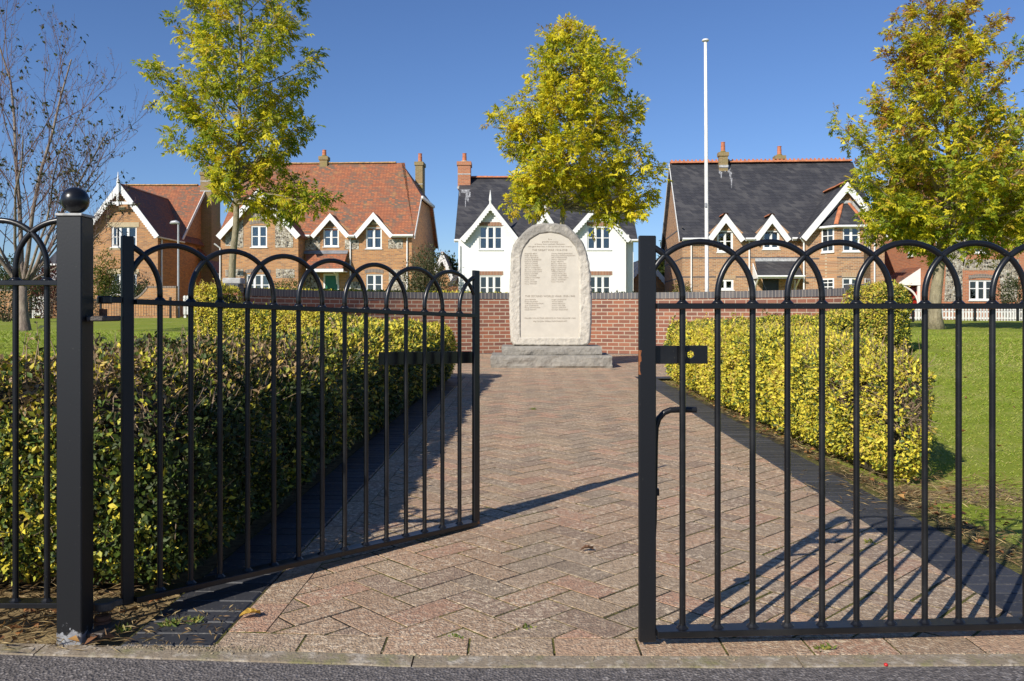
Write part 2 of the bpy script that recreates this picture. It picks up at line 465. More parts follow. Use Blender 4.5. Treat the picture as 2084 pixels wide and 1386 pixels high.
def flint_mat():
    m, ns, ls, b = nmat('flint')
    o, vec = wall_uv(ns, ls)
    v = ns.new('ShaderNodeTexVoronoi'); v.inputs['Scale'].default_value = 9.5; ls.new(vec, v.inputs['Vector'])
    v2 = ns.new('ShaderNodeTexVoronoi'); v2.feature = 'DISTANCE_TO_EDGE'; v2.inputs['Scale'].default_value = 9.5; ls.new(vec, v2.inputs['Vector'])
    cr = ns.new('ShaderNodeValToRGB'); e = cr.color_ramp.elements
    e[0].position = 0.1; e[0].color = (0.05, 0.045, 0.045, 1); e[1].position = 0.9; e[1].color = (0.55, 0.52, 0.45, 1)
    for p, c in ((0.35, (0.20, 0.17, 0.14, 1)), (0.6, (0.36, 0.33, 0.29, 1))):
        k = e.new(p); k.color = c
    sp = ns.new('ShaderNodeSeparateColor'); ls.new(v.outputs['Color'], sp.inputs[0]); ls.new(sp.outputs[0], cr.inputs[0])
    r = ns.new('ShaderNodeMapRange'); r.inputs[1].default_value = 0.05; r.inputs[2].default_value = 0.12; ls.new(v2.outputs[0], r.inputs[0])
    ls.new(mixc(ns, ls, r.outputs[0], (0.42, 0.36, 0.26), cr.outputs[0]), b.inputs['Base Color']); b.inputs['Roughness'].default_value = 0.7
    bump(ns, ls, b, r.outputs[0], 0.8, 0.02)
    return m
M['flint'] = flint_mat()
# ---------------------------------------------------------------- ground, path, road
def xl(y): return -0.736 + 0.0194 * (y - 2.078)
def xr(y): return 1.352 + 0.0194 * (y - 2.078)
KW = 0.235
BED_END = 10.1
WC = (0.55, 11.5); WR = 4.35        # centre and radius of the curved wall's inner face

def smooth(a, b, x):
    t = np.clip((x - a) / (b - a), 0, 1)
    return t * t * (3 - 2 * t)
def lawn_z(x, y):
    x = np.asarray(x, dtype=float); y = np.asarray(y, dtype=float)
    rt = smooth(2.2, 4.6, x) * smooth(4.0, 11.0, y) * 0.35
    lt = smooth(1.7, 3.6, -x) * smooth(4.0, 10.5, y) * 0.46
    far = smooth(16.2, 21.0, y) * (0.405 - 0.055 * np.clip(x / 4, -1, 1))
    z = np.maximum(rt + lt, far)
    und = 0.035 * np.sin(x * 0.9 + 0.6 * y) * np.sin(y * 0.55 + 1.0) * smooth(3, 6, np.abs(x)) * smooth(5, 9, y)
    und = und + 0.07 * np.exp(-((x - 6.2) / 1.6) ** 2 - ((y - 11.5) / 1.2) ** 2) + 0.05 * np.exp(-((x - 8.5) / 2.5) ** 2 - ((y - 16) / 1.6) ** 2)
    return z + und - 0.022

def paver_mat():
    m, ns, ls, b = nmat('clay_paver')
    o = objcoord(ns)
    a = ns.new('ShaderNodeAttribute'); a.attribute_name = 'Col'
    c = a.outputs['Color']
    # pale lichen flecks and sandy bloom on the worn faces
    f1 = noise_fac(ns, ls, o, 48, 0.49, 0.57, 7, 0.75)
    mp = ns.new('ShaderNodeMapping'); mp.inputs['Location'].default_value = (3.7, 1.1, 5.5); ls.new(o, mp.inputs[0])
    f2 = noise_fac(ns, ls, mp.outputs[0], 7, 0.3, 0.6, 4)
    mu = ns.new('ShaderNodeMath'); mu.operation = 'MULTIPLY'; ls.new(f1, mu.inputs[0]); ls.new(f2, mu.inputs[1])
    mu2 = ns.new('ShaderNodeMath'); mu2.operation = 'MULTIPLY'; mu2.inputs[1].default_value = 1.0; ls.new(mu.outputs[0], mu2.inputs[0])
    c = mixc(ns, ls, mu2.outputs[0], c, (0.76, 0.60, 0.42))
    g1 = noise_fac(ns, ls, mp.outputs[0], 60, 0.50, 0.58, 6, 0.75)
    mu3 = ns.new('ShaderNodeMath'); mu3.operation = 'MULTIPLY'; mu3.inputs[1].default_value = 0.55; ls.new(g1, mu3.inputs[0])
    c = mixc(ns, ls, mu3.outputs[0], c, (0.15, 0.10, 0.07))
    g2 = noise_fac(ns, ls, o, 1.1, 0.42, 0.66, 4)
    mu4 = ns.new('ShaderNodeMath'); mu4.operation = 'MULTIPLY'; mu4.inputs[1].default_value = 0.2; ls.new(g2, mu4.inputs[0])
    c = mixc(ns, ls, mu4.outputs[0], c, (0.30, 0.235, 0.17))
    ls.new(c, b.inputs['Base Color']); b.inputs['Roughness'].default_value = 0.85
    n = ns.new('ShaderNodeTexNoise'); n.inputs['Scale'].default_value = 140; n.inputs['Detail'].default_value = 5; ls.new(o, n.inputs['Vector'])
    bump(ns, ls, b, n.outputs[0], 1.0, 0.008)
    return m
M['paver'] = paver_mat()

def joint_mat():
    m, ns, ls, b = nmat('joint_sand')
    o = objcoord(ns)
    f = noise_fac(ns, ls, o, 3.2, 0.42, 0.54, 6)
    g = noise_fac(ns, ls, o, 90, 0.35, 0.65, 4)
    sand = mixc(ns, ls, g, (0.045, 0.032, 0.022), (0.014, 0.011, 0.009))
    moss = mixc(ns, ls, g, (0.20, 0.18, 0.025), (0.05, 0.05, 0.012))
    ls.new(mixc(ns, ls, f, sand, moss), b.inputs['Base Color']); b.inputs['Roughness'].default_value = 0.95
    bump(ns, ls, b, g, 0.8, 0.006)
    return m
M['joint'] = joint_mat()

def kerb_mat():
    m, ns, ls, b = nmat('blue_brick_paver')
    o = objcoord(ns)
    a = ns.new('ShaderNodeAttribute'); a.attribute_name = 'Col'
    f = noise_fac(ns, ls, o, 70, 0.6, 0.72, 4)
    mu = ns.new('ShaderNodeMath'); mu.operation = 'MULTIPLY'; mu.inputs[1].default_value = 0.45; ls.new(f, mu.inputs[0])
    ls.new(mixc(ns, ls, mu.outputs[0], a.outputs['Color'], (0.30, 0.27, 0.23)), b.inputs['Base Color'])
    b.inputs['Roughness'].default_value = 0.6
    n = ns.new('ShaderNodeTexNoise'); n.inputs['Scale'].default_value = 120; n.inputs['Detail'].default_value = 4; ls.new(o, n.inputs['Vector'])
    bump(ns, ls, b, n.outputs[0], 0.3, 0.003)
    return m
M['kerb'] = kerb_mat()

def asphalt_mat():
    m, ns, ls, b = nmat('asphalt')
    o = objcoord(ns)
    v = ns.new('ShaderNodeTexVoronoi'); v.inputs['Scale'].default_value = 150; ls.new(o, v.inputs['Vector'])
    sp = ns.new('ShaderNodeSeparateColor'); ls.new(v.outputs['Color'], sp.inputs[0])
    cr = ns.new('ShaderNodeValToRGB'); e = cr.color_ramp.elements
    e[0].position = 0.0; e[0].color = (0.075, 0.066, 0.062, 1); e[1].position = 1.0; e[1].color = (0.30, 0.27, 0.25, 1)
    k = e.new(0.5); k.color = (0.14, 0.122, 0.113, 1); k = e.new(0.85); k.color = (0.20, 0.176, 0.162, 1)
    ls.new(sp.outputs[0], cr.inputs[0])
    pf = noise_fac(ns, ls, o, 2.0, 0.4, 0.7)
    mu = ns.new('ShaderNodeMath'); mu.operation = 'MULTIPLY'; mu.inputs[1].default_value = 0.4; ls.new(pf, mu.inputs[0])
    ls.new(mixc(ns, ls, mu.outputs[0], cr.outputs[0], (0.115, 0.10, 0.094)), b.inputs['Base Color']); b.inputs['Roughness'].default_value = 0.9
    bump(ns, ls, b, v.outputs['Distance'], 0.9, 0.004)
    return m
M['asphalt'] = asphalt_mat()

def concrete_mat():
    m, ns, ls, b = nmat('edging_concrete')
    o = objcoord(ns)
    f = noise_fac(ns, ls, o, 26, 0.5, 0.62, 6, 0.7)
    c = mixc(ns, ls, f, (0.27, 0.215, 0.15), (0.44, 0.38, 0.30))
    g = noise_fac(ns, ls, o, 9, 0.5, 0.66, 5, 0.7)
    c = mixc(ns, ls, g, c, (0.22, 0.20, 0.09))
    d = noise_fac(ns, ls, o, 150, 0.6, 0.7, 3)
    c = mixc(ns, ls, d, c, (0.12, 0.10, 0.08))
    ls.new(c, b.inputs['Base Color']); b.inputs['Roughness'].default_value = 0.9
    n = ns.new('ShaderNodeTexNoise'); n.inputs['Scale'].default_value = 110; n.inputs['Detail'].default_value = 6; ls.new(o, n.inputs['Vector'])
    bump(ns, ls, b, n.outputs[0], 0.7, 0.005)
    return m
M['concrete'] = concrete_mat()

def lawn_mat():
    m, ns, ls, b = nmat('lawn_turf')
    o = objcoord(ns)
    a = ns.new('ShaderNodeAttribute'); a.attribute_name = 'Col'       # red = share of bare, dry soil
    sp = ns.new('ShaderNodeSeparateColor'); ls.new(a.outputs['Color'], sp.inputs[0])
    g1 = noise_fac(ns, ls, o, 0.55, 0.35, 0.65, 5)
    g2 = noise_fac(ns, ls, o, 45, 0.3, 0.7, 6, 0.75)
    c = mixc(ns, ls, g1, (0.235, 0.295, 0.026), (0.33, 0.345, 0.045))
    c = mixc(ns, ls, g2, c, (0.15, 0.21, 0.02))
    g3 = noise_fac(ns, ls, o, 1.5, 0.48, 0.70, 6, 0.7)
    mu = ns.new('ShaderNodeMath'); mu.operation = 'MULTIPLY'; mu.inputs[1].default_value = 0.65; ls.new(g3, mu.inputs[0])
    c = mixc(ns, ls, mu.outputs[0], c, (0.42, 0.38, 0.13))
    soil = mixc(ns, ls, noise_fac(ns, ls, o, 35, 0.35, 0.65, 6), (0.38, 0.28, 0.14), (0.17, 0.115, 0.06))
    nz = ns.new('ShaderNodeTexNoise'); nz.inputs['Scale'].default_value = 12; nz.inputs['Detail'].default_value = 6; ls.new(o, nz.inputs['Vector'])
    ad = ns.new('ShaderNodeMath'); ad.operation = 'ADD'; ls.new(nz.outputs[0], ad.inputs[0]); ls.new(sp.outputs[0], ad.inputs[1])
    r = ns.new('ShaderNodeMapRange'); r.inputs[1].default_value = 0.85; r.inputs[2].default_value = 1.1; ls.new(ad.outputs[0], r.inputs[0])
    c = mixc(ns, ls, r.outputs[0], c, soil)
    ls.new(c, b.inputs['Base Color']); b.inputs['Roughness'].default_value = 0.95; b.inputs['Specular IOR Level'].default_value = 0.15
    bump(ns, ls, b, g2, 0.25, 0.03)
    return m
M['lawn'] = lawn_mat()

def clip_convex(poly, clip):
    """Sutherland-Hodgman; clip is counter-clockwise"""
    out = poly
    n = len(clip)
    for i in range(n):
        ax, ay = clip[i]; bx, by = clip[(i + 1) % n]
        inp = out; out = []
        if not inp: break
        def side(p): return (bx - ax) * (p[1] - ay) - (by - ay) * (p[0] - ax)
        for j in range(len(inp)):
            p = inp[j]; q = inp[(j + 1) % len(inp)]
            sp, sq = side(p), side(q)
            if sp >= 0: out.append(p)
            if (sp >= 0) != (sq >= 0):
                t = sp / (sp - sq)
                out.append((p[0] + t * (q[0] - p[0]), p[1] + t * (q[1] - p[1])))
    return out

class Pavers(MB):
    def __init__(s):
        super().__init__(); s.c = []
    def brick(s, poly, col, h=0.0, ch=0.0004, depth=0.03):
        if len(poly) < 3: return
        ar = 0.0
        for i in range(len(poly)):
            x0, y0 = poly[i]; x1, y1 = poly[(i + 1) % len(poly)]; ar += x0 * y1 - x1 * y0
        if abs(ar) / 2 < 2e-4: return
        if ar < 0: poly = poly[::-1]
        cx = sum(p[0] for p in poly) / len(poly); cy = sum(p[1] for p in poly) / len(poly)
        inn = []
        for x, y in poly:
            d = math.hypot(x - cx, y - cy); k = max(0.3, 1 - ch * 1.35 / max(d, 1e-4))
            inn.append((cx + (x - cx) * k, cy + (y - cy) * k))
        tx, ty = rnd.uniform(-0.004, 0.004), rnd.uniform(-0.004, 0.004)
        zt = lambda x, y: h + (x - cx) * tx + (y - cy) * ty
        n = len(poly)
        s.add([(x, y, zt(x, y)) for x, y in inn] + [(x, y, zt(x, y) - ch) for x, y in poly] + [(x, y, h - depth) for x, y in poly],
              [tuple(range(n))] + [(i + n, (i + 1) % n + n, (i + 1) % n, i) for i in range(n)] + [(i + 2 * n, (i + 1) % n + 2 * n, (i + 1) % n + n, i + n) for i in range(n)])
        s.c += [(*col, 1)] * (3 * n)

PAVE_COLS = [(0.49, 0.315, 0.195), (0.44, 0.29, 0.18), (0.51, 0.32, 0.20), (0.41, 0.29, 0.19), (0.46, 0.325, 0.205), (0.53, 0.30, 0.19), (0.38, 0.28, 0.19), (0.37, 0.25, 0.17)]
def pave_col():
    c = rnd.choice(PAVE_COLS); k = rnd.uniform(0.84, 1.08)
    return tuple(x * k for x in c)

pv = Pavers()
y0, y1 = 2.108, BED_END
edge = 0.104
main = [(xl(y0) + edge, 2.148), (-0.18, 2.112), (xr(y0), 2.118), (xr(y1), y1), (xl(y1) + edge, y1)]
arc = [(WC[0] + WR * math.cos(a), WC[1] + WR * math.sin(a)) for a in np.linspace(0, math.pi, 40)]
apse = [(WC[0] - WR, y1 + KW), (WC[0] + WR, y1 + KW)] + arc[:-1] + [arc[-1]]
mid = [(xl(y1), y1), (xr(y1), y1), (xr(y1 + KW), y1 + KW), (xl(y1 + KW), y1 + KW)]
def kf(x): return float(np.interp(x, [-12, -3.0, -1.24, -0.2, 0.5, 1.4, 12], [2.30, 2.115, 2.022, 1.948, 1.9445, 1.962, 2.10]))
w = 0.1045
th = R(45 - 1.1)
ca, sa = math.cos(th), math.sin(th)
ox, oy = 0.02, 2.03
def herring(region, gap=0.0055):
    xs = [p[0] for p in region]; ys = [p[1] for p in region]
    cr = [((x - ox) * ca + (y - oy) * sa, -(x - ox) * sa + (y - oy) * ca) for x in (min(xs), max(xs)) for y in (min(ys), max(ys))]
    a0, a1 = int(min(c[0] for c in cr) / w) - 3, int(max(c[0] for c in cr) / w) + 3
    b0, b1 = int(min(c[1] for c in cr) / w) - 3, int(max(c[1] for c in cr) / w) + 3
    for i in range(a0, a1):
        for j in range(b0, b1):
            k = (i - j) % 4
            if k == 0: r = (i * w, (i + 2) * w, j * w, (j + 1) * w)
            elif k == 3: r = (i * w, (i + 1) * w, j * w, (j + 2) * w)
            else: continue
            g = gap * rnd.uniform(0.5, 1.0)
            q = [(r[0] + g, r[2] + g), (r[1] - g, r[2] + g), (r[1] - g, r[3] - g), (r[0] + g, r[3] - g)]
            jx, jy = rnd.uniform(-0.0015, 0.0015), rnd.uniform(-0.0015, 0.0015)
            q = [(ox + (x + jx) * ca - (y + jy) * sa, oy + (x + jx) * sa + (y + jy) * ca) for x, y in q]
            q = clip_convex(q, region)
            pv.brick(q, pave_col(), abs(rnd.gauss(0, 0.0004)))
herring(main); herring(mid); herring(apse)
# the stretcher course along the left edge and along the road
y = 2.152
while y < y1 - 0.02:
    e = min(y + 0.209, y1)
    pv.brick([(xl(y) + 0.004, y + 0.003), (xl(y) + edge - 0.004, y + 0.003), (xl(e) + edge - 0.004, e - 0.003), (xl(e) + 0.004, e - 0.003)], pave_col(), abs(rnd.gauss(0, 0.0004)))
    y = e
x = xl(2.0) + 0.004
x += 0.0
while x < xr(2.05) + 0.25:
    e = x + 0.209
    a_, b__ = kf(x) + 0.060, kf(e) + 0.060
    pv.brick([(x + 0.003, a_), (e - 0.003, b__), (e - 0.003, b__ + 0.101), (x + 0.003, a_ + 0.101)], pave_col(), abs(rnd.gauss(0, 0.0004)))
    x = e
path = pv.build('path', M['paver'], cols=pv.c)
tag(path, kind='structure')

# bedding sand and moss that shows in the joints
jm = MB()
jm.poly([(xl(1.99) - KW, 2.03, -0.0016), (xr(1.99) + KW + 0.2, 2.0, -0.0016), (xr(y1) + KW, y1 + KW, -0.0016), (xl(y1) - KW, y1 + KW, -0.0016)])
jm.poly([(x, y, -0.0022) for x, y in ([(WC[0] - WR, y1 - 0.05), (WC[0] + WR, y1 - 0.05)] + arc)])
tag(jm.build('path_joint_surface', M['joint']), kind='structure')

# blue brick edging, both sides and along the back of the beds
kb = Pavers()
def kerb_col():
    k = rnd.uniform(0.78, 1.25)
    return (0.042 * k, 0.043 * k, 0.050 * k)
def kerb_run(p, q, wd, side):
    p = Vector(p); q = Vector(q); d = (q - p); L = d.length; d /= L
    nr = Vector((d.y, -d.x)) * side
    s_ = 0.0
    while s_ < L - 0.02:
        e = min(s_ + 0.079, L)
        a = p + d * (s_ + 0.003); b_ = p + d * (e - 0.003)
        kb.brick([tuple(a + nr * 0.003), tuple(b_ + nr * 0.003), tuple(b_ + nr * (wd - 0.003)), tuple(a + nr * (wd - 0.003))], kerb_col(), 0.002 + rnd.gauss(0, 0.0008), 0.005)
        s_ = e
kerb_run((xr(2.108), 2.125), (xr(y1), y1), KW, 1)
kerb_run((xl(2.06), 2.055), (xl(y1), y1), KW, -1)
kerb_run((xr(y1) , y1 + 0.0), (WC[0] + WR, y1 + 0.0), KW, -1)
kerb_run((xl(y1), y1 + 0.0), (WC[0] - WR, y1 + 0.0), KW, 1)
tag(kb.build('kerb', M['kerb'], cols=kb.c), kind='structure')

# concrete edging strip between path and road, in lengths
ce = MB()
xs = [-12, -9, -6, -3.9, -2.99, -2.06, -1.155, -0.235, 0.68, 1.59, 2.5, 3.42, 6, 9, 12]
edge_front = kf
for a, b_ in zip(xs[:-1], xs[1:]):
    n = max(2, int((b_ - a) / 0.04))
    for k in range(n):
        u0 = a + 0.002 + (b_ - a - 0.004) * k / n; u1 = a + 0.002 + (b_ - a - 0.004) * (k + 1) / n
        w0 = 0.004 * mnoise.noise((u0 * 9, 0, 0)); w1 = 0.004 * mnoise.noise((u1 * 9, 0, 0))
        f0 = edge_front(u0) + w0; f1 = edge_front(u1) + w1
        b0_, b1_ = kf(u0) + 0.057, kf(u1) + 0.057
        ce.add([(u0, f0, -0.05), (u1, f1, -0.05), (u1, f1 + 0.003, -0.002 + w1 * 0.4), (u0, f0 + 0.003, -0.002 + w0 * 0.4), (u1, b1_, 0.0), (u0, b0_, 0.0)],
               [(0, 1, 2, 3), (3, 2, 4, 5)] + ([(0, 3, 5)] if k == 0 else []) + ([(1, 4, 2)] if k == n - 1 else []))
tag(ce.build('edging_kerb', M['concrete']), kind='structure')

rd = MB(); rx = [-90, -12, -3.0, -1.24, -0.2, 0.5, 1.4, 12, 90]
for a, b_ in zip(rx[:-1], rx[1:]): rd.quad((a, -40, -0.006), (b_, -40, -0.006), (b_, kf(b_) + 0.01, -0.006), (a, kf(a) + 0.01, -0.006))
tag(rd.build('road', M['asphalt']), kind='structure')

# lawn: one sheet, fine near the camera, out to the horizon
gx = np.concatenate([[-900, -400, -200, -120, -80, -60], np.arange(-48, -12, 1.0), np.arange(-12, -3.6, 0.3), np.arange(-3.6, 7.5, 0.1), np.arange(7.5, 14, 0.3), np.arange(14, 48, 1.0), [60, 80, 120, 200, 400, 900]])
gy = np.concatenate([np.concatenate([[2.03, 2.06], np.arange(2.1, 12, 0.1)]), np.arange(12, 30, 0.4), np.arange(30, 60, 1.2), [70, 90, 130, 200, 400, 900]])
GX, GY = np.meshgrid(gx, gy)
XX, YY = GX.ravel(), GY.ravel()
ZZ = lawn_z(XX, YY)
ZZ = np.where(YY < 2.05, -0.045, ZZ)
inpath = (XX > xl(YY) - KW - 0.12) & (XX < xr(YY) + KW + 0.02) & (YY < 10.5)
apm = ((XX - WC[0]) ** 2 + (np.maximum(YY, WC[1]) - WC[1]) ** 2 < (WR + 0.1) ** 2) & (YY > 9.9) & (YY < 16.2)
ZZ = np.where(inpath | apm, -0.03, ZZ)
soil = np.zeros(len(XX))
soil = np.maximum(soil, 0.9 * np.exp(-np.maximum(0, XX - (xr(YY) + KW)) / 0.14) * (XX > 0) * (YY < 10.2))
soil = np.maximum(soil, ((XX < xl(YY) - KW + 0.1) & (XX > -2.0) & (YY < 9)).astype(float))
soil = np.maximum(soil, (YY < 2.5) * (XX < 0) * 1.0)
dh = np.hypot(np.maximum(0, np.abs(XX - 2.0) - 0.2), YY - 3.85)
soil = np.maximum(soil, 0.7 * np.exp(-(dh / 0.3) ** 2))
soil = np.maximum(soil, 0.8 * np.exp(-(((XX + 3.4) / 1.2) ** 2 + ((YY - 9.0) / 0.7) ** 2)))
cols = np.stack([soil, soil * 0, soil * 0], axis=1)
ny, nx = GX.shape
I = np.arange(ny * nx).reshape(ny, nx)
Q = np.stack([I[:-1, :-1], I[:-1, 1:], I[1:, 1:], I[1:, :-1]], axis=-1).reshape(-1, 4)
lawn = np_mesh('lawn', np.stack([XX, YY, ZZ], axis=1), Q, M['lawn'], cols=cols, smooth=True)
tag(lawn, kind='structure')

# grass blades on the nearer lawn
def grass_patch(n, xr_, yr_, keep, ln, wd, cols_):
    X = rng.uniform(xr_[0], xr_[1], n); Y = yr_[0] + (yr_[1] - yr_[0]) * rng.random(n) ** 1.4
    k = keep(X, Y); X, Y = X[k], Y[k]; n = len(X)
    Z = lawn_z(X, Y)
    P = np.stack([X, Y, Z], axis=1)
    sc = np.clip(Y / 4.0, 0.8, 2.2)
    an = rng.uniform(0, 2 * np.pi, n); tilt = rng.uniform(0.4, 1.6, n)
    D = np.stack([np.cos(an) * tilt, np.sin(an) * tilt, np.ones(n) * 0.8], axis=1)
    N = np.stack([rng.normal(size=n) * 0.4 - 0.5, -np.ones(n) * 0.9, np.ones(n) * 0.7], axis=1)
    base = np.array(cols_); C = base[rng.integers(0, len(base), n)] * rng.uniform(0.75, 1.25, (n, 1))
    pn = snoise(P * np.array([1, 1, 0]), 0.55, 5)
    C = np.where((pn > 0.35)[:, None] & (rng.random(n) < 0.2)[:, None], np.array([0.42, 0.38, 0.12]) * rng.uniform(0.7, 1.2, (n, 1)), C)
    return P, D, N, ln * sc * rng.uniform(0.6, 1.4, n), wd * sc, C
def keep_r(X, Y):
    e = xr(Y) + KW + 0.08
    dry = np.exp(-(X - e) / 0.16)
    hd = (X < np.interp(Y, [3.9, 4.6, 5.5, 7.1, 8.5, 9.3], [2.1, 2.35, 2.6, 2.95, 3.2, 3.3])) & (Y > 3.85)
    return (X > e) & (rng.random(len(X)) > dry * 0.85) & ~hd & (X < 0.66 * Y + 0.5) & (rng.random(len(X)) > smooth(8, 21, Y)) & (np.hypot(X - WC[0], np.maximum(Y, WC[1]) - WC[1]) > np.where(Y > 9.9, WR + 0.4, 0))
A = grass_patch(230000, (1.5, 14), (2.12, 22), keep_r, 0.016, 0.0036, [(0.24, 0.32, 0.025), (0.19, 0.26, 0.022), (0.29, 0.34, 0.045), (0.34, 0.34, 0.07)])
B = grass_patch(50000, (-10, -2.2), (4, 14), lambda X, Y: (X < -2.0 - 0.12 * (Y - 4)) & (X > -0.66 * Y - 0.5), 0.022, 0.0045, [(0.24, 0.32, 0.025), (0.19, 0.26, 0.022), (0.29, 0.34, 0.045)])
AB = [np.concatenate([a, b_]) for a, b_ in zip(A, B)]
g = leaves_mesh('grass', *AB, M['grass'], fold=0.1)
tag(g, kind='stuff')

# dry straw and fallen leaves along the beds
def litter(n, fx, fy, L, Wd, cols_, name):
    X = fx(n); Y = fy(n)
    if callable(X): X = X(Y)
    P = np.stack([X, Y, np.maximum(lawn_z(X, Y), 0.0) + rng.uniform(0.002, 0.018, n)], axis=1)
    an = rng.uniform(0, 6.28, n)
    D = np.stack([np.cos(an), np.sin(an), rng.uniform(-0.1, 0.5, n)], axis=1)
    N = np.stack([rng.normal(size=n) * 0.5, rng.normal(size=n) * 0.5, np.ones(n)], axis=1)
    base = np.array(cols_); C = base[rng.integers(0, len(base), n)] * rng.uniform(0.7, 1.2, (n, 1))
    return P, D, N, L * rng.uniform(0.6, 1.4, n), Wd * rng.uniform(0.7, 1.3, n), C
straw_c = [(0.44, 0.32, 0.15), (0.34, 0.23, 0.10), (0.52, 0.40, 0.20), (0.26, 0.16, 0.08)]
leaf_c = [(0.40, 0.17, 0.055), (0.30, 0.13, 0.05), (0.46, 0.25, 0.08), (0.22, 0.10, 0.045)]
parts_ = [
    litter(3600, lambda n: (lambda Y: xr(Y) + KW + 0.02 + rng.exponential(0.11, len(Y))), lambda n: rng.uniform(2.1, 9.5, n), 0.045, 0.0026, straw_c, ''),
    litter(240, lambda n: (lambda Y: xr(Y) + KW + 0.02 + rng.exponential(0.15, len(Y))), lambda n: rng.uniform(2.1, 9, n), 0.034, 0.022, leaf_c, ''),
    litter(700, lambda n: 2.0 + rng.normal(size=n) * 0.28, lambda n: 3.75 + rng.normal(size=n) * 0.25, 0.06, 0.003, straw_c, ''),
    litter(2600, lambda n: rng.uniform(-3.0, -0.98, n), lambda n: 2.02 + rng.random(n) ** 0.8 * 0.45, 0.05, 0.0026, straw_c, ''),
    litter(260, lambda n: rng.uniform(-3.0, -0.98, n), lambda n: 2.03 + rng.random(n) * 0.36, 0.032, 0.019, leaf_c, ''),
    litter(90, lambda n: rng.uniform(-0.98, -0.74, n), lambda n: 2.03 + rng.random(n) * 0.25, 0.03, 0.004, straw_c, ''),
]
parts_.append(litter(130, lambda n: rng.uniform(2.4, 8, n), lambda n: rng.uniform(2.6, 12, n), 0.04, 0.026, leaf_c, ''))
parts_.append(litter(60, lambda n: rng.uniform(-8, -3, n), lambda n: rng.uniform(5, 14, n), 0.045, 0.03, leaf_c, ''))
LT = [np.concatenate([p[i] for p in parts_]) for i in range(6)]
tag(leaves_mesh('leaf_litter', *LT, M['litter'], fold=0.3), kind='stuff')
# grit swept against the edging
def pebbles(n, fx, fy, r):
    X = fx(n); Y = fy(n)
    V = []; Fc = []
    oc = np.array([(1, 0, 0), (0, 1, 0), (-1, 0, 0), (0, -1, 0), (0, 0, 1)], float)
    rr = r * rng.uniform(0.5, 1.6, n)
    P = np.stack([X, Y, np.full(n, 0.0)], axis=1)
    V = P[:, None, :] + oc[None] * rr[:, None, None] * rng.uniform(0.7, 1.3, (n, 5, 1))
    fq = np.array([(0, 1, 4), (1, 2, 4), (2, 3, 4), (3, 0, 4)])
    Q = (np.arange(n)[:, None, None] * 5 + fq[None]).reshape(-1, 3)
    C = np.array([0.34, 0.27, 0.18]) * rng.uniform(0.6, 1.4, (n, 1)); C = np.repeat(C, 5, axis=0)
    return V.reshape(-1, 3), Q, C
gxs = np.concatenate([rng.uniform(-0.95, -0.6, 500), rng.uniform(-2.4, 2.2, 500)])
V, Q, C = pebbles(1000, lambda n: gxs, lambda n: np.array([kf(x) for x in gxs]) + 0.06 + rng.normal(size=n) * 0.012, 0.0026)
tag(np_mesh('gravel', V, Q, M['litter'], cols=C), kind='stuff')

# the one big yellow leaf on the path by the gate, the red bead and a stone
def single_leaf(name, label, loc, L, Wd, col, rz):
    n = 8
    vs = [(0, 0, 0.003)]; fs = []
    for k in range(n):
        t = k / (n - 1)
        wv = Wd * math.sin(math.pi * min(1, t * 0.92 + 0.06)) * (1 + 0.25 * math.sin(t * 19))
        vs += [(t * L, wv, 0.006 + 0.012 * math.sin(t * 3)), (t * L, 0, 0.004 + 0.006 * math.sin(t * 3)), (t * L, -wv, 0.009 + 0.010 * math.sin(t * 2.5))]
    for k in range(n - 1):
        a = 1 + 3 * k
        fs += [(a, a + 1, a + 4, a + 3), (a + 1, a + 2, a + 5, a + 4)]
    mb = MB(); mb.add(vs, fs)
    o = mb.build(name, M['litter'], cols=[(*col, 1)] * len(vs)); o.location = loc; o.rotation_euler = (0, 0, rz)
    return tag(o, label, 'leaf')
single_leaf('fallen_leaf', 'curled yellow leaf lying where the dark brick edging meets the path', (-0.73, 2.235, 0.004), 0.055, 0.018, (0.50, 0.30, 0.05), 0.4)
single_leaf('fallen_leaf', 'brown curled leaf lying on the bare path before the closed gate', (0.235, 2.86, 0.003), 0.045, 0.012, (0.17, 0.09, 0.05), 0.1)
mb = MB(); mb.lathe([(0.001, 0), (0.004, 0.0015), (0.0048, 0.004), (0.004, 0.0065), (0.001, 0.008)], 12)
M['bead'] = plain('red_bead', (0.55, 0.02, 0.02), 0.35, 0.05, 5)
o = mb.build('red_berry', M['bead'], smooth=True); o.location = (PX(1803, 1.955), 1.955, -0.005)
tag(o, 'tiny red berry lying on the pale concrete edging', 'berry')
# little weeds in the paving joints
wp = []
for (px, py, s_) in ((1672, 1322, 0.7), (930, 1297, 0.5), (1075, 1280, 0.55), (250, 1285, 1.0), (345, 1275, 1.2), (395, 1268, 1.0), (1086, 834, 1.0), (1770, 1105, 0.8)):
    Yw = F * EYE / (py - HY); n = int(26 * s_)
    P = np.stack([PX(px, Yw) + rng.normal(size=n) * 0.012, Yw + rng.normal(size=n) * 0.006, rng.uniform(-0.004, 0.006, n)], axis=1)
    D = np.stack([rng.normal(size=n), rng.normal(size=n), rng.uniform(0.3, 1.5, n)], axis=1)
    N = np.stack([rng.normal(size=n) * 0.4, -np.ones(n), np.ones(n) * 0.6], axis=1)
    c0 = np.array([(0.16, 0.20, 0.03), (0.30, 0.27, 0.06), (0.10, 0.15, 0.02)])
    wp.append((P, D, N, 0.02 * s_ * rng.uniform(0.6, 1.3, n), np.full(n, 0.006), c0[rng.integers(0, 3, n)]))
WPc = [np.concatenate([p[i] for p in wp]) for i in range(6)]
tag(leaves_mesh('weeds', *WPc, M['grass']), kind='stuff')
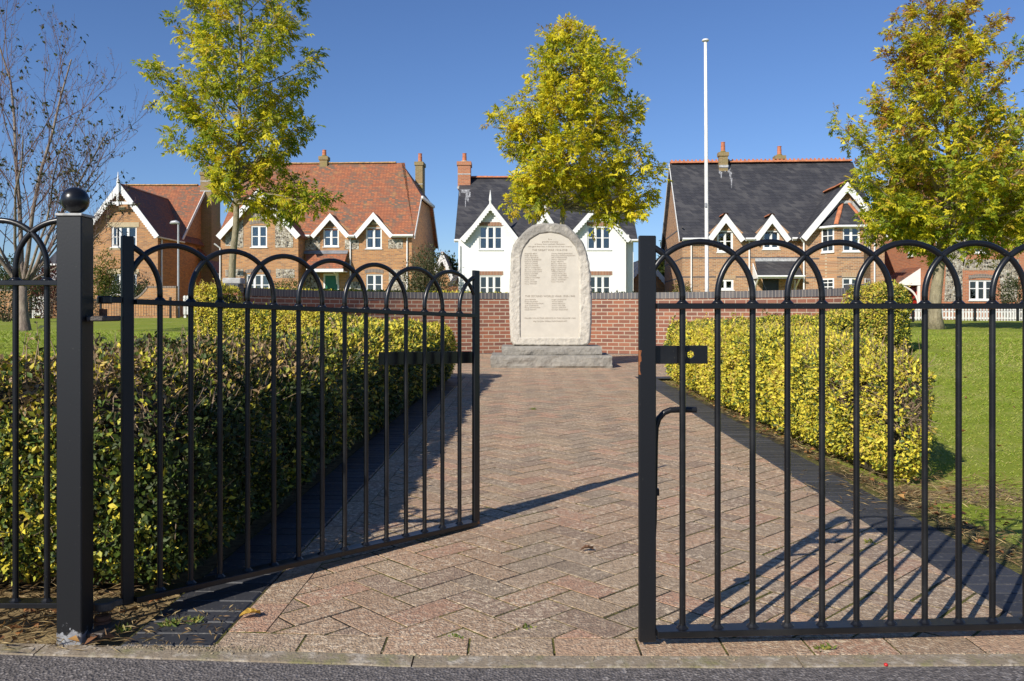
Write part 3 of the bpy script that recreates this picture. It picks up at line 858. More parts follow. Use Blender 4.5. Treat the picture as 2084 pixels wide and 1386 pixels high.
# ---------------------------------------------------------------- iron gates, post and railing
PITCH = 0.0885; GN = 15; GL = PITCH * GN
ZB, ZT, ZR, ZH = 0.035, 1.012, 0.8385, 1.006      # bottom rail, stile top, top rail, hoop top
def arc_pts(u0, span, zrail, ztop, lo, hi):
    r = span / 2; cu = u0 + r; zs = ztop - r
    pts = [(u0, zrail), (u0, zs)] + [(cu - r * math.cos(a), zs + r * math.sin(a)) for a in np.linspace(0.06, math.pi - 0.06, 25)] + [(u0 + span, zs), (u0 + span, zrail)]
    # keep the piece between the two stiles
    out = []
    for i in range(len(pts) - 1):
        (ua, za), (ub, zb) = pts[i], pts[i + 1]
        ins_a, ins_b = lo <= ua <= hi, lo <= ub <= hi
        if ins_a: out.append((ua, za))
        if ins_a != ins_b:
            lim = lo if (ua < lo or ub < lo) else hi
            t = (lim - ua) / (ub - ua); out.append((lim, za + t * (zb - za)))
        if ins_b and i == len(pts) - 2: out.append((ub, zb))
    return out
def collar(mb, u, z, r, up=True):
    prof = [(r * 1.9, z), (r * 1.5, z + 0.003), (r * 1.05, z + 0.007), (r * 0.9, z + 0.008)]
    if not up: prof = [(q, 2 * z - w_) for q, w_ in prof][::-1]
    mb.lathe(prof, 10, (u, 0))

def build_gate(root, zs0=0.012, ZB=ZB, flat=0.0075, sw=0.021):
    mirror = False
    """u runs from the stile where the pattern starts; mirror puts the gate along -u"""
    def fx(mb):
        if mirror:
            mb.v = [(-x, y, z) for x, y, z in mb.v]; mb.f = [f[::-1] for f in mb.f]
        return mb
    for k, (u, wd) in enumerate(((0.0, sw), (GL, sw))):
        m = MB(); m.box(u - wd, u + wd, -flat, flat, zs0, ZT, 0.002)
        fx(m).build('stile', M['stile_iron'], root)
    m = MB(); m.box(sw + 0.0002, GL - sw - 0.0002, -0.0065 - 0.018, 0.0065 + 0.018, ZR - 0.007, ZR + 0.007, 0.0015)
    fx(m).build('rail', M['iron'], root)
    m = MB(); m.box(sw + 0.0002, GL - sw - 0.0002, -0.024, 0.024, ZB - 0.008, ZB + 0.008, 0.0015)
    fx(m).build('rail', M['iron'], root)
    for k in range(1, GN):
        m = MB(); u = k * PITCH
        m.tube([(u, 0, ZB + 0.008), (u, 0, ZR - 0.0071)], 0.0077, 12)
        collar(m, u, ZB + 0.0081, 0.0085)
        fx(m).build('bar', M['iron'], root, smooth=False)
    for k in range(-2, GN, 2):
        p = arc_pts(k * PITCH, 3 * PITCH, ZR + 0.0071, ZH - 0.008, 0.012, GL - 0.012)
        if len(p) < 3: continue
        m = MB(); m.tube([(u, 0, z) for u, z in p], 0.0077, 12)
        for u in (p[0], p[-1]):
            if abs(u[1] - ZR - 0.0071) < 1e-4: collar(m, u[0], ZR + 0.0072, 0.0085)
        fx(m).build('hoop', M['iron'], root, smooth=True)

# left gate: hinged at the left post, swung open up the path
g = thing('iron_gate', 'black bow topped iron gate standing open, hinged on the ball topped post', 'gate', (-1.020, 2.215, 0.013), math.atan2(0.955, 0.848))
build_gate(g, 0.036, 0.047, sw=0.0155)
m = MB(); m.box(GL - 0.45, GL + 0.012, 0.026, 0.034, 0.655, 0.70, 0.001); m.box(GL - 0.235, GL - 0.105, 0.0345, 0.058, 0.66, 0.695, 0.002)
m.build('latch_bar', M['iron'], g)
m = MB(); m.lathe([(0.022, 0.040), (0.027, 0.043), (0.027, 0.060), (0.022, 0.063)], 20, (-0.062, -0.005)); m.box(-0.062, -0.02, -0.02, 0.01, 0.043, 0.060, 0.002)
m.build('hinge_eye', M['worn_steel'], g, smooth=False)
m = MB(); m.lathe([(0.016, 0.832), (0.019, 0.835), (0.019, 0.849), (0.016, 0.852)], 20, (-0.060, -0.005)); m.box(-0.06, -0.02, -0.018, 0.008, 0.834, 0.85, 0.002)
m.build('hinge_eye', M['iron'], g)

# the old gate has dropped at its free end: its rails run down towards it while the stiles stay plumb
for ch in g.children:
    for v in ch.data.vertices: v.co.z -= 0.034 * max(0.0, v.co.x)

# right gate: closed across the path, pattern starts at the free stile
g = thing('iron_gate', 'black bow topped iron gate closed across the path, with rusty drop bolt', 'gate', (PX(1317, 2.06), 2.06, 0.0), R(3.6))
build_gate(g)
def ring_plate(mb, x0, x1, z0, z1, ya, yb, cx, cz, r):
    """flat bar with one round hole"""
    n = 24
    o_ = []
    for k in range(n):
        a = 2 * math.pi * k / n; dx, dz = math.cos(a), math.sin(a)
        t = min(((x1 - cx) if dx > 0 else (cx - x0)) / max(abs(dx), 1e-6), ((z1 - cz) if dz > 0 else (cz - z0)) / max(abs(dz), 1e-6))
        o_.append((cx + dx * t, cz + dz * t))
    for (px_, pz_) in ((x0, z0), (x1, z0), (x1, z1), (x0, z1)):
        i = min(range(n), key=lambda k: (o_[k][0] - px_) ** 2 + (o_[k][1] - pz_) ** 2); o_[i] = (px_, pz_)
    i_ = [(cx + r * math.cos(2 * math.pi * k / n), cz + r * math.sin(2 * math.pi * k / n)) for k in range(n)]
    vs = [(x, ya, z) for x, z in o_] + [(x, ya, z) for x, z in i_] + [(x, yb, z) for x, z in o_] + [(x, yb, z) for x, z in i_]
    fs = []
    for k in range(n):
        q = (k + 1) % n
        fs += [(k, q, n + q, n + k), (2 * n + q, 2 * n + k, 3 * n + k, 3 * n + q), (n + k, n + q, 3 * n + q, 3 * n + k), (q, k, 2 * n + k, 2 * n + q)]
    mb.add(vs, fs)
m = MB(); m.box(0.0215, 0.080, 0.012, 0.020, 0.695, 0.740, 0.001); ring_plate(m, 0.080, 0.156, 0.695, 0.740, 0.014, 0.022, 0.1135, 0.718, 0.0095)
m.build('latch_plate', M['iron'], g)
m = MB()
pts = [(0.006, 0.030, -0.004), (0.012, 0.030, 0.10), (0.024, 0.030, 0.30), (0.027, 0.030, 0.50), (0.029, 0.030, 0.535), (0.036, 0.030, 0.557), (0.050, 0.030, 0.572), (0.066, 0.030, 0.578), (0.100, 0.030, 0.579), (0.132, 0.030, 0.578)]
m.tube(pts, 0.0075, 12)
m.build('drop_bolt', M['stile_iron'], g)
m = MB(); m.box(-0.012, 0.036, 0.0212, 0.040, 0.365, 0.383, 0.001)
m.build('bolt_bracket', M['iron'], g)

# left post with its ball
pst = thing('gate_post', 'square black gate post with a ball on top, paint flaking at its foot', 'post', (-1.0985, 2.101, 0))
m = MB(); m.box(-0.0315, 0.0315, -0.031, 0.031, -0.05, 1.062, 0.0025); m.build('shaft', M['post_iron'], pst)
m = MB(); m.box(-0.0335, 0.0335, -0.033, 0.033, 1.0622, 1.069, 0.0015); m.build('cap', M['bare_edge'], pst)
m = MB(); prof = [(0.012, 1.0692), (0.012, 1.075)] + [(0.033 * math.cos(a), 1.1045 + 0.033 * math.sin(a)) for a in np.linspace(-1.15, 1.53, 22)]
m.lathe(prof, 36); m.build('ball', M['iron'], pst, smooth=True)
for zc in (0.006, 0.8):
    m = MB(); m.box(0.0317, 0.076, -0.012, 0.086, zc, zc + 0.0135, 0.003); m.build('hinge_arm', M['worn_steel'], pst)
m = MB(); m.lathe([(0.021, 0.0198), (0.021, 0.0202), (0.021, 0.024), (0.017, 0.026), (0.020, 0.029), (0.020, 0.037), (0.016, 0.039)], 24, (0.0385, 0.062))
m.build('hinge_pin', M['rust'], pst)
m = MB(); m.lathe([(0.010, 0.8138), (0.010, 0.8315)], 16, (0.040, 0.062)); m.build('hinge_pin', M['rust'], pst)

# far post of the closed gate, out of frame to the right
gp2 = thing('gate_post', 'square black gate post the closed gate hangs on', 'post', (PX(1317, 2.06) + math.cos(R(3.6)) * (GL + 0.085), 2.06 + math.sin(R(3.6)) * (GL + 0.085), 0))
for ch in pst.children:
    if ch.name.split('.')[0] in ('shaft', 'cap', 'ball'):
        c = ch.copy(); COL.objects.link(c); c.parent = gp2

# railing panel left of the post
RP = 0.0805; RYd = 2.137
rl = thing('iron_railing', 'black bow topped iron railing running up to the gate post', 'railing', (0, RYd, 0))
x_post = -1.131
x_left = -3.3
m = MB(); m.box(x_left, x_post, -0.022, 0.022, 0.891, 0.9045, 0.0015); m.build('rail', M['iron'], rl)
m = MB(); m.box(x_left, x_post, -0.022, 0.022, 0.072, 0.0855, 0.0015); m.build('rail', M['iron'], rl)
first = PX(96, RYd)
k = 0
bars = []
while first - k * RP > x_left + 0.03:
    u = first - k * RP; bars.append(u)
    m = MB(); m.tube([(u, 0, 0.0856), (u, 0, 0.8909)], 0.0076, 12); collar(m, u, 0.0857, 0.0085); m.build('bar', M['iron'], rl)
    k += 1
# hoops: right legs on every other bar counted from the post
for j in range(-2, len(bars), 2):
    ur = first - j * RP
    p = arc_pts(ur - 3 * RP, 3 * RP, 0.9046, 1.066 - 0.008, x_left, x_post + 0.0)
    if len(p) < 3: continue
    m = MB(); m.tube([(u, 0, z) for u, z in p], 0.0076, 12)
    for u in (p[0], p[-1]):
        if abs(u[1] - 0.9046) < 1e-4: collar(m, u[0], 0.9047, 0.0085)
    m.build('hoop', M['iron'], rl, smooth=True)
# ---------------------------------------------------------------- memorial
def rough_stone_mat(name, c1, c2, c3, lich):
    m, ns, ls, b = nmat(name)
    o = objcoord(ns)
    f = noise_fac(ns, ls, o, 14, 0.35, 0.68, 7, 0.7)
    c = mixc(ns, ls, f, c1, c2)
    sp = ns.new('ShaderNodeSeparateXYZ'); ls.new(o, sp.inputs[0])
    n = ns.new('ShaderNodeTexNoise'); n.inputs['Scale'].default_value = 5; n.inputs['Detail'].default_value = 7; n.inputs['Roughness'].default_value = 0.7; ls.new(o, n.inputs['Vector'])
    h = ns.new('ShaderNodeMapRange'); h.inputs[1].default_value = lich[0]; h.inputs[2].default_value = lich[1]; h.inputs[3].default_value = -0.22; h.inputs[4].default_value = 0.16
    ls.new(sp.outputs[2], h.inputs[0])
    ad = ns.new('ShaderNodeMath'); ad.operation = 'ADD'; ls.new(n.outputs[0], ad.inputs[0]); ls.new(h.outputs[0], ad.inputs[1])
    r = ns.new('ShaderNodeMapRange'); r.inputs[1].default_value = 0.48; r.inputs[2].default_value = 0.66; ls.new(ad.outputs[0], r.inputs[0])
    c = mixc(ns, ls, r.outputs[0], c, c3)
    ls.new(c, b.inputs['Base Color']); b.inputs['Roughness'].default_value = 0.92
    n2 = ns.new('ShaderNodeTexNoise'); n2.inputs['Scale'].default_value = 60; n2.inputs['Detail'].default_value = 6; ls.new(o, n2.inputs['Vector'])
    bump(ns, ls, b, n2.outputs[0], 0.5, 0.01)
    return m
M['stone'] = rough_stone_mat('portland_stone', (0.63, 0.575, 0.48), (0.47, 0.43, 0.36), (0.30, 0.275, 0.235), (0.9, 1.8))
M['plinth'] = rough_stone_mat('purbeck_stone', (0.34, 0.315, 0.27), (0.22, 0.205, 0.18), (0.17, 0.16, 0.14), (-2, 3))
M['panel'] = plain('dressed_stone', (0.61, 0.555, 0.46), 0.8, 0.06, 9, 0.05)
M['letter'] = plain('cut_lettering', (0.33, 0.27, 0.20), 0.85, 0.2, 30)

def mz(pts, Y, sc=0.2453, o0=980, o1=430):
    return [(PX(o0 + x * sc, Y), PZ(o1 + y * sc, Y)) for x, y in pts]
MY = 12.15
outl = mz([(565, 1117), (845, 1117), (885, 1105), (905, 1075), (912, 1000), (915, 850), (912, 700), (905, 520), (892, 440), (875, 340), (850, 270), (810, 215), (760, 160), (700, 108), (620, 97), (520, 97), (430, 115), (360, 160), (300, 225), (265, 280), (248, 350), (245, 450), (233, 600), (228, 700), (235, 900), (240, 1000), (245, 1085), (265, 1115)], MY)
pan = mz([(568, 1044), (811, 1044), (810, 700), (808, 420), (798, 350), (775, 290), (720, 228), (650, 192), (570, 178), (480, 190), (400, 240), (345, 320), (328, 400), (327, 700), (326, 1044)], MY)
def resample(poly, n):
    p = [np.array(q) for q in poly] + [np.array(poly[0])]
    L = [0]
    for a, b in zip(p[:-1], p[1:]): L.append(L[-1] + np.linalg.norm(b - a))
    out = []
    for t in np.linspace(0, L[-1], n, endpoint=False):
        i = max(k for k in range(len(L) - 1) if L[k] <= t)
        f = (t - L[i]) / max(1e-9, L[i + 1] - L[i]); out.append(p[i] + (p[i + 1] - p[i]) * f)
    return np.array(out)
def angle_match(outer, inner, n=260):
    """points of both outlines on the same rays from the middle"""
    c = np.array([(inner[:, 0].min() + inner[:, 0].max()) / 2, (inner[:, 1].min() + inner[:, 1].max()) / 2])
    def hit(poly, d):
        best = None
        for i in range(len(poly)):
            a = poly[i] - c; b = poly[(i + 1) % len(poly)] - c
            den = d[0] * (b[1] - a[1]) - d[1] * (b[0] - a[0])
            if abs(den) < 1e-12: continue
            t = (a[0] * (b[1] - a[1]) - a[1] * (b[0] - a[0])) / den
            u = (a[0] * d[1] - a[1] * d[0]) / den
            if t > 0 and -1e-6 <= u <= 1 + 1e-6: best = t if best is None else max(best, t)
        return c + d * best
    ds = []
    for q in resample(inner, n): v = q - c; ds.append(v / np.linalg.norm(v))
    return np.array([hit(outer, d) for d in ds]), np.array([hit(inner, d) for d in ds])
OU, IN = angle_match(np.array(outl), np.array(pan))
mem = thing('war_memorial', 'round topped pale stone war memorial with names, on two rough grey steps', 'memorial', (0, 0, 0))
n = len(OU); rings = 14; TH = 0.36
vs = []; fs = []
rows = []
for j in range(rings + 1):
    t = j / rings
    rows.append([(IN[i] * (1 - t) + OU[i] * t, MY - 0.016 * min(1, t * 8) + 0.07 * max(0, t - 0.8) ** 2 * 25 * 0.5) for i in range(n)])
nback = 8
for j in range(1, nback + 1):
    t = j / nback
    rows.append([(OU[i], MY + 0.035 + (TH - 0.035) * t) for i in range(n)])
for jr, row in enumerate(rows):
    for i, (p, y) in enumerate(row):
        q = Vector((p[0] * 9, y * 9, p[1] * 9))
        a = mnoise.fractal(q, 0.9, 2.0, 6) * 0.006 + mnoise.noise(q * 0.35) * 0.006 + mnoise.noise(q * 2.6) * 0.004
        k = min(1, jr / 1.5) if jr < rings else 1
        if jr <= rings - 2:
            vs.append((p[0], y - abs(a) * 1.5 * k, p[1]))
        else:
            c0 = IN.mean(axis=0); d = (p - c0); d = d / np.linalg.norm(d)
            zz = max(p[1] + d[1] * a * 1.6, 0.302)
            vs.append((p[0] + d[0] * a * 1.6, y - abs(a) * 0.6, zz))
nr = len(rows)
for j in range(nr - 1):
    for i in range(n):
        q = (i + 1) % n
        fs.append((j * n + i, j * n + q, (j + 1) * n + q, (j + 1) * n + i))
fs.append(tuple((nr - 1) * n + i for i in range(n)))
m = MB(); m.add(vs, fs); m.build('headstone', M['stone'], mem, smooth=False)
m = MB(); m.extrude_y([tuple(p) for p in IN[::-1]], MY - 0.001, MY + 0.05)
panel = m.build('inscription_panel', M['panel'], mem)

def lettering(lines):
    dg_objs = []
    V = []; Fc = []
    for txt, px, py, hpx, align, wpx in lines:
        cu = bpy.data.curves.new('t', 'FONT'); cu.body = txt; cu.size = 1.0; cu.align_x = align; cu.resolution_u = 2
        ob = bpy.data.objects.new('t', cu); COL.objects.link(ob)
        bpy.context.view_layer.update()
        me = bpy.data.meshes.new_from_object(ob.evaluated_get(bpy.context.evaluated_depsgraph_get()))
        co = np.array([v.co[:] for v in me.vertices])
        wid = co[:, 0].max() - co[:, 0].min()
        kx = wpx / wid * MY / F; kz = hpx * MY / F / 0.70
        n0 = len(V)
        x0 = PX(px, MY); z0 = PZ(py, MY)
        if align == 'LEFT': off = -co[:, 0].min()
        else: off = -(co[:, 0].max() + co[:, 0].min()) / 2
        for c in co: V.append((x0 + (c[0] + off) * kx, MY - 0.0035, z0 + c[1] * kz))
        for p in me.polygons: Fc.append(tuple(i + n0 for i in p.vertices))
        bpy.data.objects.remove(ob); bpy.data.meshes.remove(me); bpy.data.curves.remove(cu)
    mb = MB(); mb.v = V; mb.f = Fc
    return mb.build('lettering', M['letter'], panel)
def r1(x, y): return 1040 + x * 160 / 1706, 470 + y * 130 / 1386
L_ = []
def cl(t, x, y, h, w): px, py = r1(x, y); L_.append((t, px, py, h, 'CENTER', w * 160 / 1706))
cl('In', 845, 195, 3.0, 70); cl('grateful memory', 845, 248, 2.9, 350); cl('of those from Lytchett Matravers', 840, 300, 2.9, 660)
cl('who gave their lives in the service of their country', 845, 352, 2.9, 960); cl('THE GREAT WAR 1914-1918', 838, 436, 4.2, 765)
left = [('Reginald BEST', 275), ('Ralph BLANEY', 280), ('Arthur BOURNE', 295), ('Stephen BURBIDGE', 360), ('Edward CARRE', 280), ('Gilbert CARRE', 280), ('Maurice CARRE', 295), ('Albert CHESMAN', 335), ('Bertram CHESMAN', 370), ('Bernard CHALCOTT', 375), ('Henry COOPER', 290), ('Tom COOPER', 260), ('Wilfred COOPER', 330), ('Frank COX', 210), ('Harry CROOK', 270), ('Percy TRACEY', 265)]
right = [('Charley FARQUHARSON', 455), ('Palascious FARQUHARSON', 515), ('Alfred HARGOOD', 340), ('Walter HANHAM', 320), ('Roger HEATH', 260), ('Bertie MARTIN', 320), ('Robert MARTIN', 320), ('Albert OSMOND', 325), ('Edgar OSMOND', 310), ('William PEACH', 295), ('Walter PHILLIPS', 325), ('Arthur PLUMMER', 340), ('Stanley WELLMAN', 365), ('Albert WARREN', 320), ('Cecil YOUNG', 265)]
for k, (t, wd) in enumerate(left):
    px, py = r1(297, 505 + k * 43.6); L_.append((t, px, py, 2.6, 'LEFT', wd * 160 / 1706))
for k, (t, wd) in enumerate(right):
    px, py = r1(875, 505 + k * 43.6); L_.append((t, px, py, 2.6, 'LEFT', wd * 160 / 1706))
def r2(x, y): return 1040 + x * 160 / 2084, 590 + y * 100 / 1302
px, py = r2(1030, 192); L_.append(('THE SECOND WORLD WAR 1939-1945', px, py, 4.0, 'CENTER', 1320 * 160 / 2084))
for k, (t, wd) in enumerate([('John BAKER', 295), ('Frank BLANEY', 355), ('Clifford BOUGHTON', 490), ('Jack CORNACK', 365), ('Percy DOWSLING', 410), ('Cecil HANN', 300)]):
    px, py = r2(365, 272 + k * 53.5); L_.append((t, px, py, 2.6, 'LEFT', wd * 160 / 2084))
for k, (t, wd) in enumerate([('Hugh LINDSAYE', 390), ('Victor PARK', 305), ('Alfred PEACH', 355), ('Arthur SALTER', 365), ('Stewart SHORT', 385), ('Gordon KIDLAND', 435)]):
    px, py = r2(1075, 272 + k * 53.5); L_.append((t, px, py, 2.6, 'LEFT', wd * 160 / 2084))
px, py = r2(1035, 768); L_.append(('KILLED ON ACTIVE SERVICE IN THIS VILLAGE 1943', px, py, 2.9, 'CENTER', 1345 * 160 / 2084))
px, py = r2(1035, 848); L_.append(('Wg Cdr John William McDONALD AFC', px, py, 2.9, 'CENTER', 910 * 160 / 2084))
lettering(L_)

def rough_block(x0, x1, y0, y1, z0, z1, seed, name, amp=0.012):
    """a quarried block: dense grid box, rock-faced front"""
    st = 0.022
    vs = []; fs = []; idx = {}
    def vert(x, y, z):
        k = (round(x, 4), round(y, 4), round(z, 4))
        if k in idx: return idx[k]
        q = Vector((x * 6 + seed, y * 6, z * 9))
        a = mnoise.fractal(q, 0.8, 2.2, 5) * amp + mnoise.noise(q * 0.6) * amp
        fx = x; fy = y; fz = z
        ex = min((x - x0), (x1 - x)); ez = min((z - z0), (z1 - z))
        edge = min(1, max(0, ez / 0.03))
        if abs(y - y0) < 1e-6: fy = y0 - (0.012 + a * 1.3) * edge
        if abs(x - x0) < 1e-6: fx = x0 - (0.006 + a) * edge
        if abs(x - x1) < 1e-6: fx = x1 + (0.006 + a) * edge
        if abs(z - z1) < 1e-6: fz = z1 + a * 0.15 * min(1, ex / 0.03)
        idx[k] = len(vs); vs.append((fx, fy, fz)); return idx[k]
    xs_ = np.linspace(x0, x1, max(2, int((x1 - x0) / st))); ys_ = np.linspace(y0, y1, max(2, int((y1 - y0) / 0.06))); zs_ = np.linspace(z0, z1, max(4, int((z1 - z0) / st)))
    for a, b in zip(xs_[:-1], xs_[1:]):
        for c, d in zip(zs_[:-1], zs_[1:]): fs.append((vert(a, y0, c), vert(b, y0, c), vert(b, y0, d), vert(a, y0, d)))
        for c, d in zip(ys_[:-1], ys_[1:]): fs.append((vert(a, c, z1), vert(b, c, z1), vert(b, d, z1), vert(a, d, z1)))
    for c, d in zip(ys_[:-1], ys_[1:]):
        for e, f in zip(zs_[:-1], zs_[1:]):
            fs.append((vert(x0, d, e), vert(x0, c, e), vert(x0, c, f), vert(x0, d, f))); fs.append((vert(x1, c, e), vert(x1, d, e), vert(x1, d, f), vert(x1, c, f)))
    mb = MB(); mb.add(vs, fs); return mb.build(name, M['plinth'], mem)
zl, zu = 0.178, 0.300
rough_block(PX(1000, 11.87), PX(1027, 11.87) - 0.002, 11.87, 12.72, 0, zl, 3.1, 'step')
rough_block(PX(1027, 11.87) + 0.002, PX(1246, 11.87), 11.87, 12.72, 0, zl - 0.004, 8.7, 'step')
rough_block(PX(1022, 12.02), PX(1224, 12.02), 12.02, 12.62, zl - 0.01, zu, 5.2, 'step')

# ---------------------------------------------------------------- curved brick wall with its pillars
TW = 0.225; ZW = 1.03; ZC = 1.145
A0, A1 = R(6), R(174)
wall_t = thing('brick_wall', 'curved low red brick wall with dark brick coping behind the memorial', 'wall', (WC[0], WC[1], 0))
def ring(mb, r0, r1_, z0, z1, a0, a1, n, uvs):
    """curved box; front (inner) face has u = arc length, v = height"""
    for k in range(n):
        p, q = a1 + (a0 - a1) * k / n, a1 + (a0 - a1) * (k + 1) / n
        for (ra, za, rb, zb) in ((r0, z0, r0, z1), (r0, z1, r1_, z1), (r1_, z1, r1_, z0)):
            n0 = len(mb.v)
            mb.v += [(ra * math.cos(p), ra * math.sin(p), za), (ra * math.cos(q), ra * math.sin(q), za), (rb * math.cos(q), rb * math.sin(q), zb), (rb * math.cos(p), rb * math.sin(p), zb)]
            mb.f.append((n0, n0 + 1, n0 + 2, n0 + 3))
            up, uq = (a1 - p) * r0, (a1 - q) * r0
            if za == z1 and zb == z1: uvs += [(up, z1), (uq, z1), (uq, z1 + 0.2), (up, z1 + 0.2)]
            else: uvs += [(up, za), (uq, za), (uq, zb), (up, zb)]
m = MB(); uvs = []; ring(m, WR, WR + TW, -0.05, ZW, A0, A1, 96, uvs); m.build('brickwork', M['brick_wall'], wall_t, uvs=uvs)
m = MB(); uvs = []; ring(m, WR - 0.012, WR + TW + 0.012, ZW + 0.001, ZC, A0, A1, 96, uvs); m.build('coping', M['brick_blue'], wall_t, uvs=uvs)
m = MB(); uvs = []; ring(m, WR - 0.22, WR - 0.004, -0.03, 0.006, A0, A1, 96, uvs); m.build('footing_course', M['brick_blue'], wall_t, uvs=uvs)

def pillar(px, Y, label, grey_top):
    x = PX(px, Y); wd = 0.115
    t = thing('wall_pillar', label, 'pillar', (x, Y, 0), 0, 'square brick pillars ending the curved wall')
    m = MB(); m.box(-wd, wd, -wd, wd, 0.0, 1.075); m.build('shaft', M['brick_pillar'], t)
    m = MB(); m.box(-wd - 0.006, wd + 0.006, -wd - 0.006, wd + 0.006, 1.0755, 1.172, 0.006); m.build('dark_block', M['kerb_plain'], t)
    for k in (-1, 0, 1):
        m = MB()
        m.v = []; n = 20
        cx = k * 0.062
        prof = [(0.0235, -wd - 0.0061), (0.0235, -wd - 0.009), (0.020, -wd - 0.0105)]
        for r_, y_ in prof: m.v += [(cx + r_ * math.cos(2 * math.pi * i / n), y_, 1.124 + r_ * math.sin(2 * math.pi * i / n)) for i in range(n)]
        for j in range(2):
            for i in range(n): m.f.append((j * n + i, j * n + (i + 1) % n, (j + 1) * n + (i + 1) % n, (j + 1) * n + i))
        m.f.append(tuple(range(2 * n, 3 * n)))
        m.build('disc', M['lintel'], t)
    if grey_top:
        m = MB(); m.box(-wd + 0.012, wd + 0.03, -wd + 0.012, wd - 0.01, 1.1725, 1.255, 0.012); m.build('cap_stone', M['cap_stone'], t)
    return t
M['kerb_plain'] = plain('blue_brick', (0.085, 0.085, 0.09), 0.6, 0.25, 20, 0.15)
M['cap_stone'] = plain('cap_stone', (0.42, 0.41, 0.39), 0.85, 0.3, 12, 0.3)
pillar(473, 11.3, 'brick pillar with three cream discs under a grey cap stone', True)
pillar(1745, 11.3, 'brick pillar with cream discs and flat dark top beside the right hedges', False)

# ---------------------------------------------------------------- flagpole
FY = 15.12
fp = thing('flagpole', 'tall white flagpole clamped to the curved brick wall', 'flagpole', (PX(1438.5, FY), FY, 0))
ztop = PZ(84, FY)
m = MB(); m.tube([(0, 0, 0), (0, 0, 1.5), (-0.012, 0, 3.6), (-0.025, 0, ztop)], [0.037, 0.035, 0.032, 0.027], 16); m.build('pole', M['white_worn'], fp, smooth=True)
m = MB(); m.lathe([(0.028, ztop + 0.0005), (0.062, ztop + 0.004), (0.064, ztop + 0.022), (0.05, ztop + 0.036), (0.02, ztop + 0.044)], 18, (-0.025, 0)); m.build('finial', M['white_worn'], fp)
m = MB(); m.box(-0.085, 0.05, -0.045, 0.30, 0.925, 0.965, 0.004); m.build('clamp', M['iron'], fp)
m = MB(); m.box(-0.045, -0.012, -0.055, -0.028, 2.68, 2.76, 0.004); m.build('cleat', M['metal_grey'], fp)
m = MB(); m.tube([(0.010, -0.040, 1.2), (0.012, -0.038, 2.2), (0.0, -0.036, 4.0), (-0.012, -0.03, ztop - 0.05)], 0.0035, 6); m.build('halyard', M['white'], fp)

# ---------------------------------------------------------------- hedges
def in_poly(X, Y, poly):
    ins = np.zeros(len(X), bool)
    n = len(poly)
    for i in range(n):
        x0, y0 = poly[i]; x1, y1 = poly[(i + 1) % n]
        c = ((y0 > Y) != (y1 > Y)) & (X < (x1 - x0) * (Y - y0) / ((y1 - y0) if y1 != y0 else 1e-9) + x0)
        ins ^= c
    return ins
def dist_edge(X, Y, poly):
    d = np.full(len(X), 1e9)
    n = len(poly)
    for i in range(n):
        a = np.array(poly[i]); b = np.array(poly[(i + 1) % n]); ab = b - a
        t = np.clip(((X - a[0]) * ab[0] + (Y - a[1]) * ab[1]) / (ab @ ab), 0, 1)
        d = np.minimum(d, np.hypot(X - a[0] - t * ab[0], Y - a[1] - t * ab[1]))
    return d
def round_poly(poly, r, k=4):
    """cut every corner with a small arc"""
    out = []
    n = len(poly)
    for i in range(n):
        p0, p, p1 = (np.array(poly[i - 1]), np.array(poly[i]), np.array(poly[(i + 1) % n]))
        a = p0 - p; b = p1 - p; la, lb = np.linalg.norm(a), np.linalg.norm(b)
        ra = min(r, la * 0.4); rb = min(r, lb * 0.4)
        s, e = p + a / la * ra, p + b / lb * rb
        for t in np.linspace(0, 1, k): out.append(tuple((1 - t) ** 2 * s + 2 * t * (1 - t) * p + t * t * e))
    return out

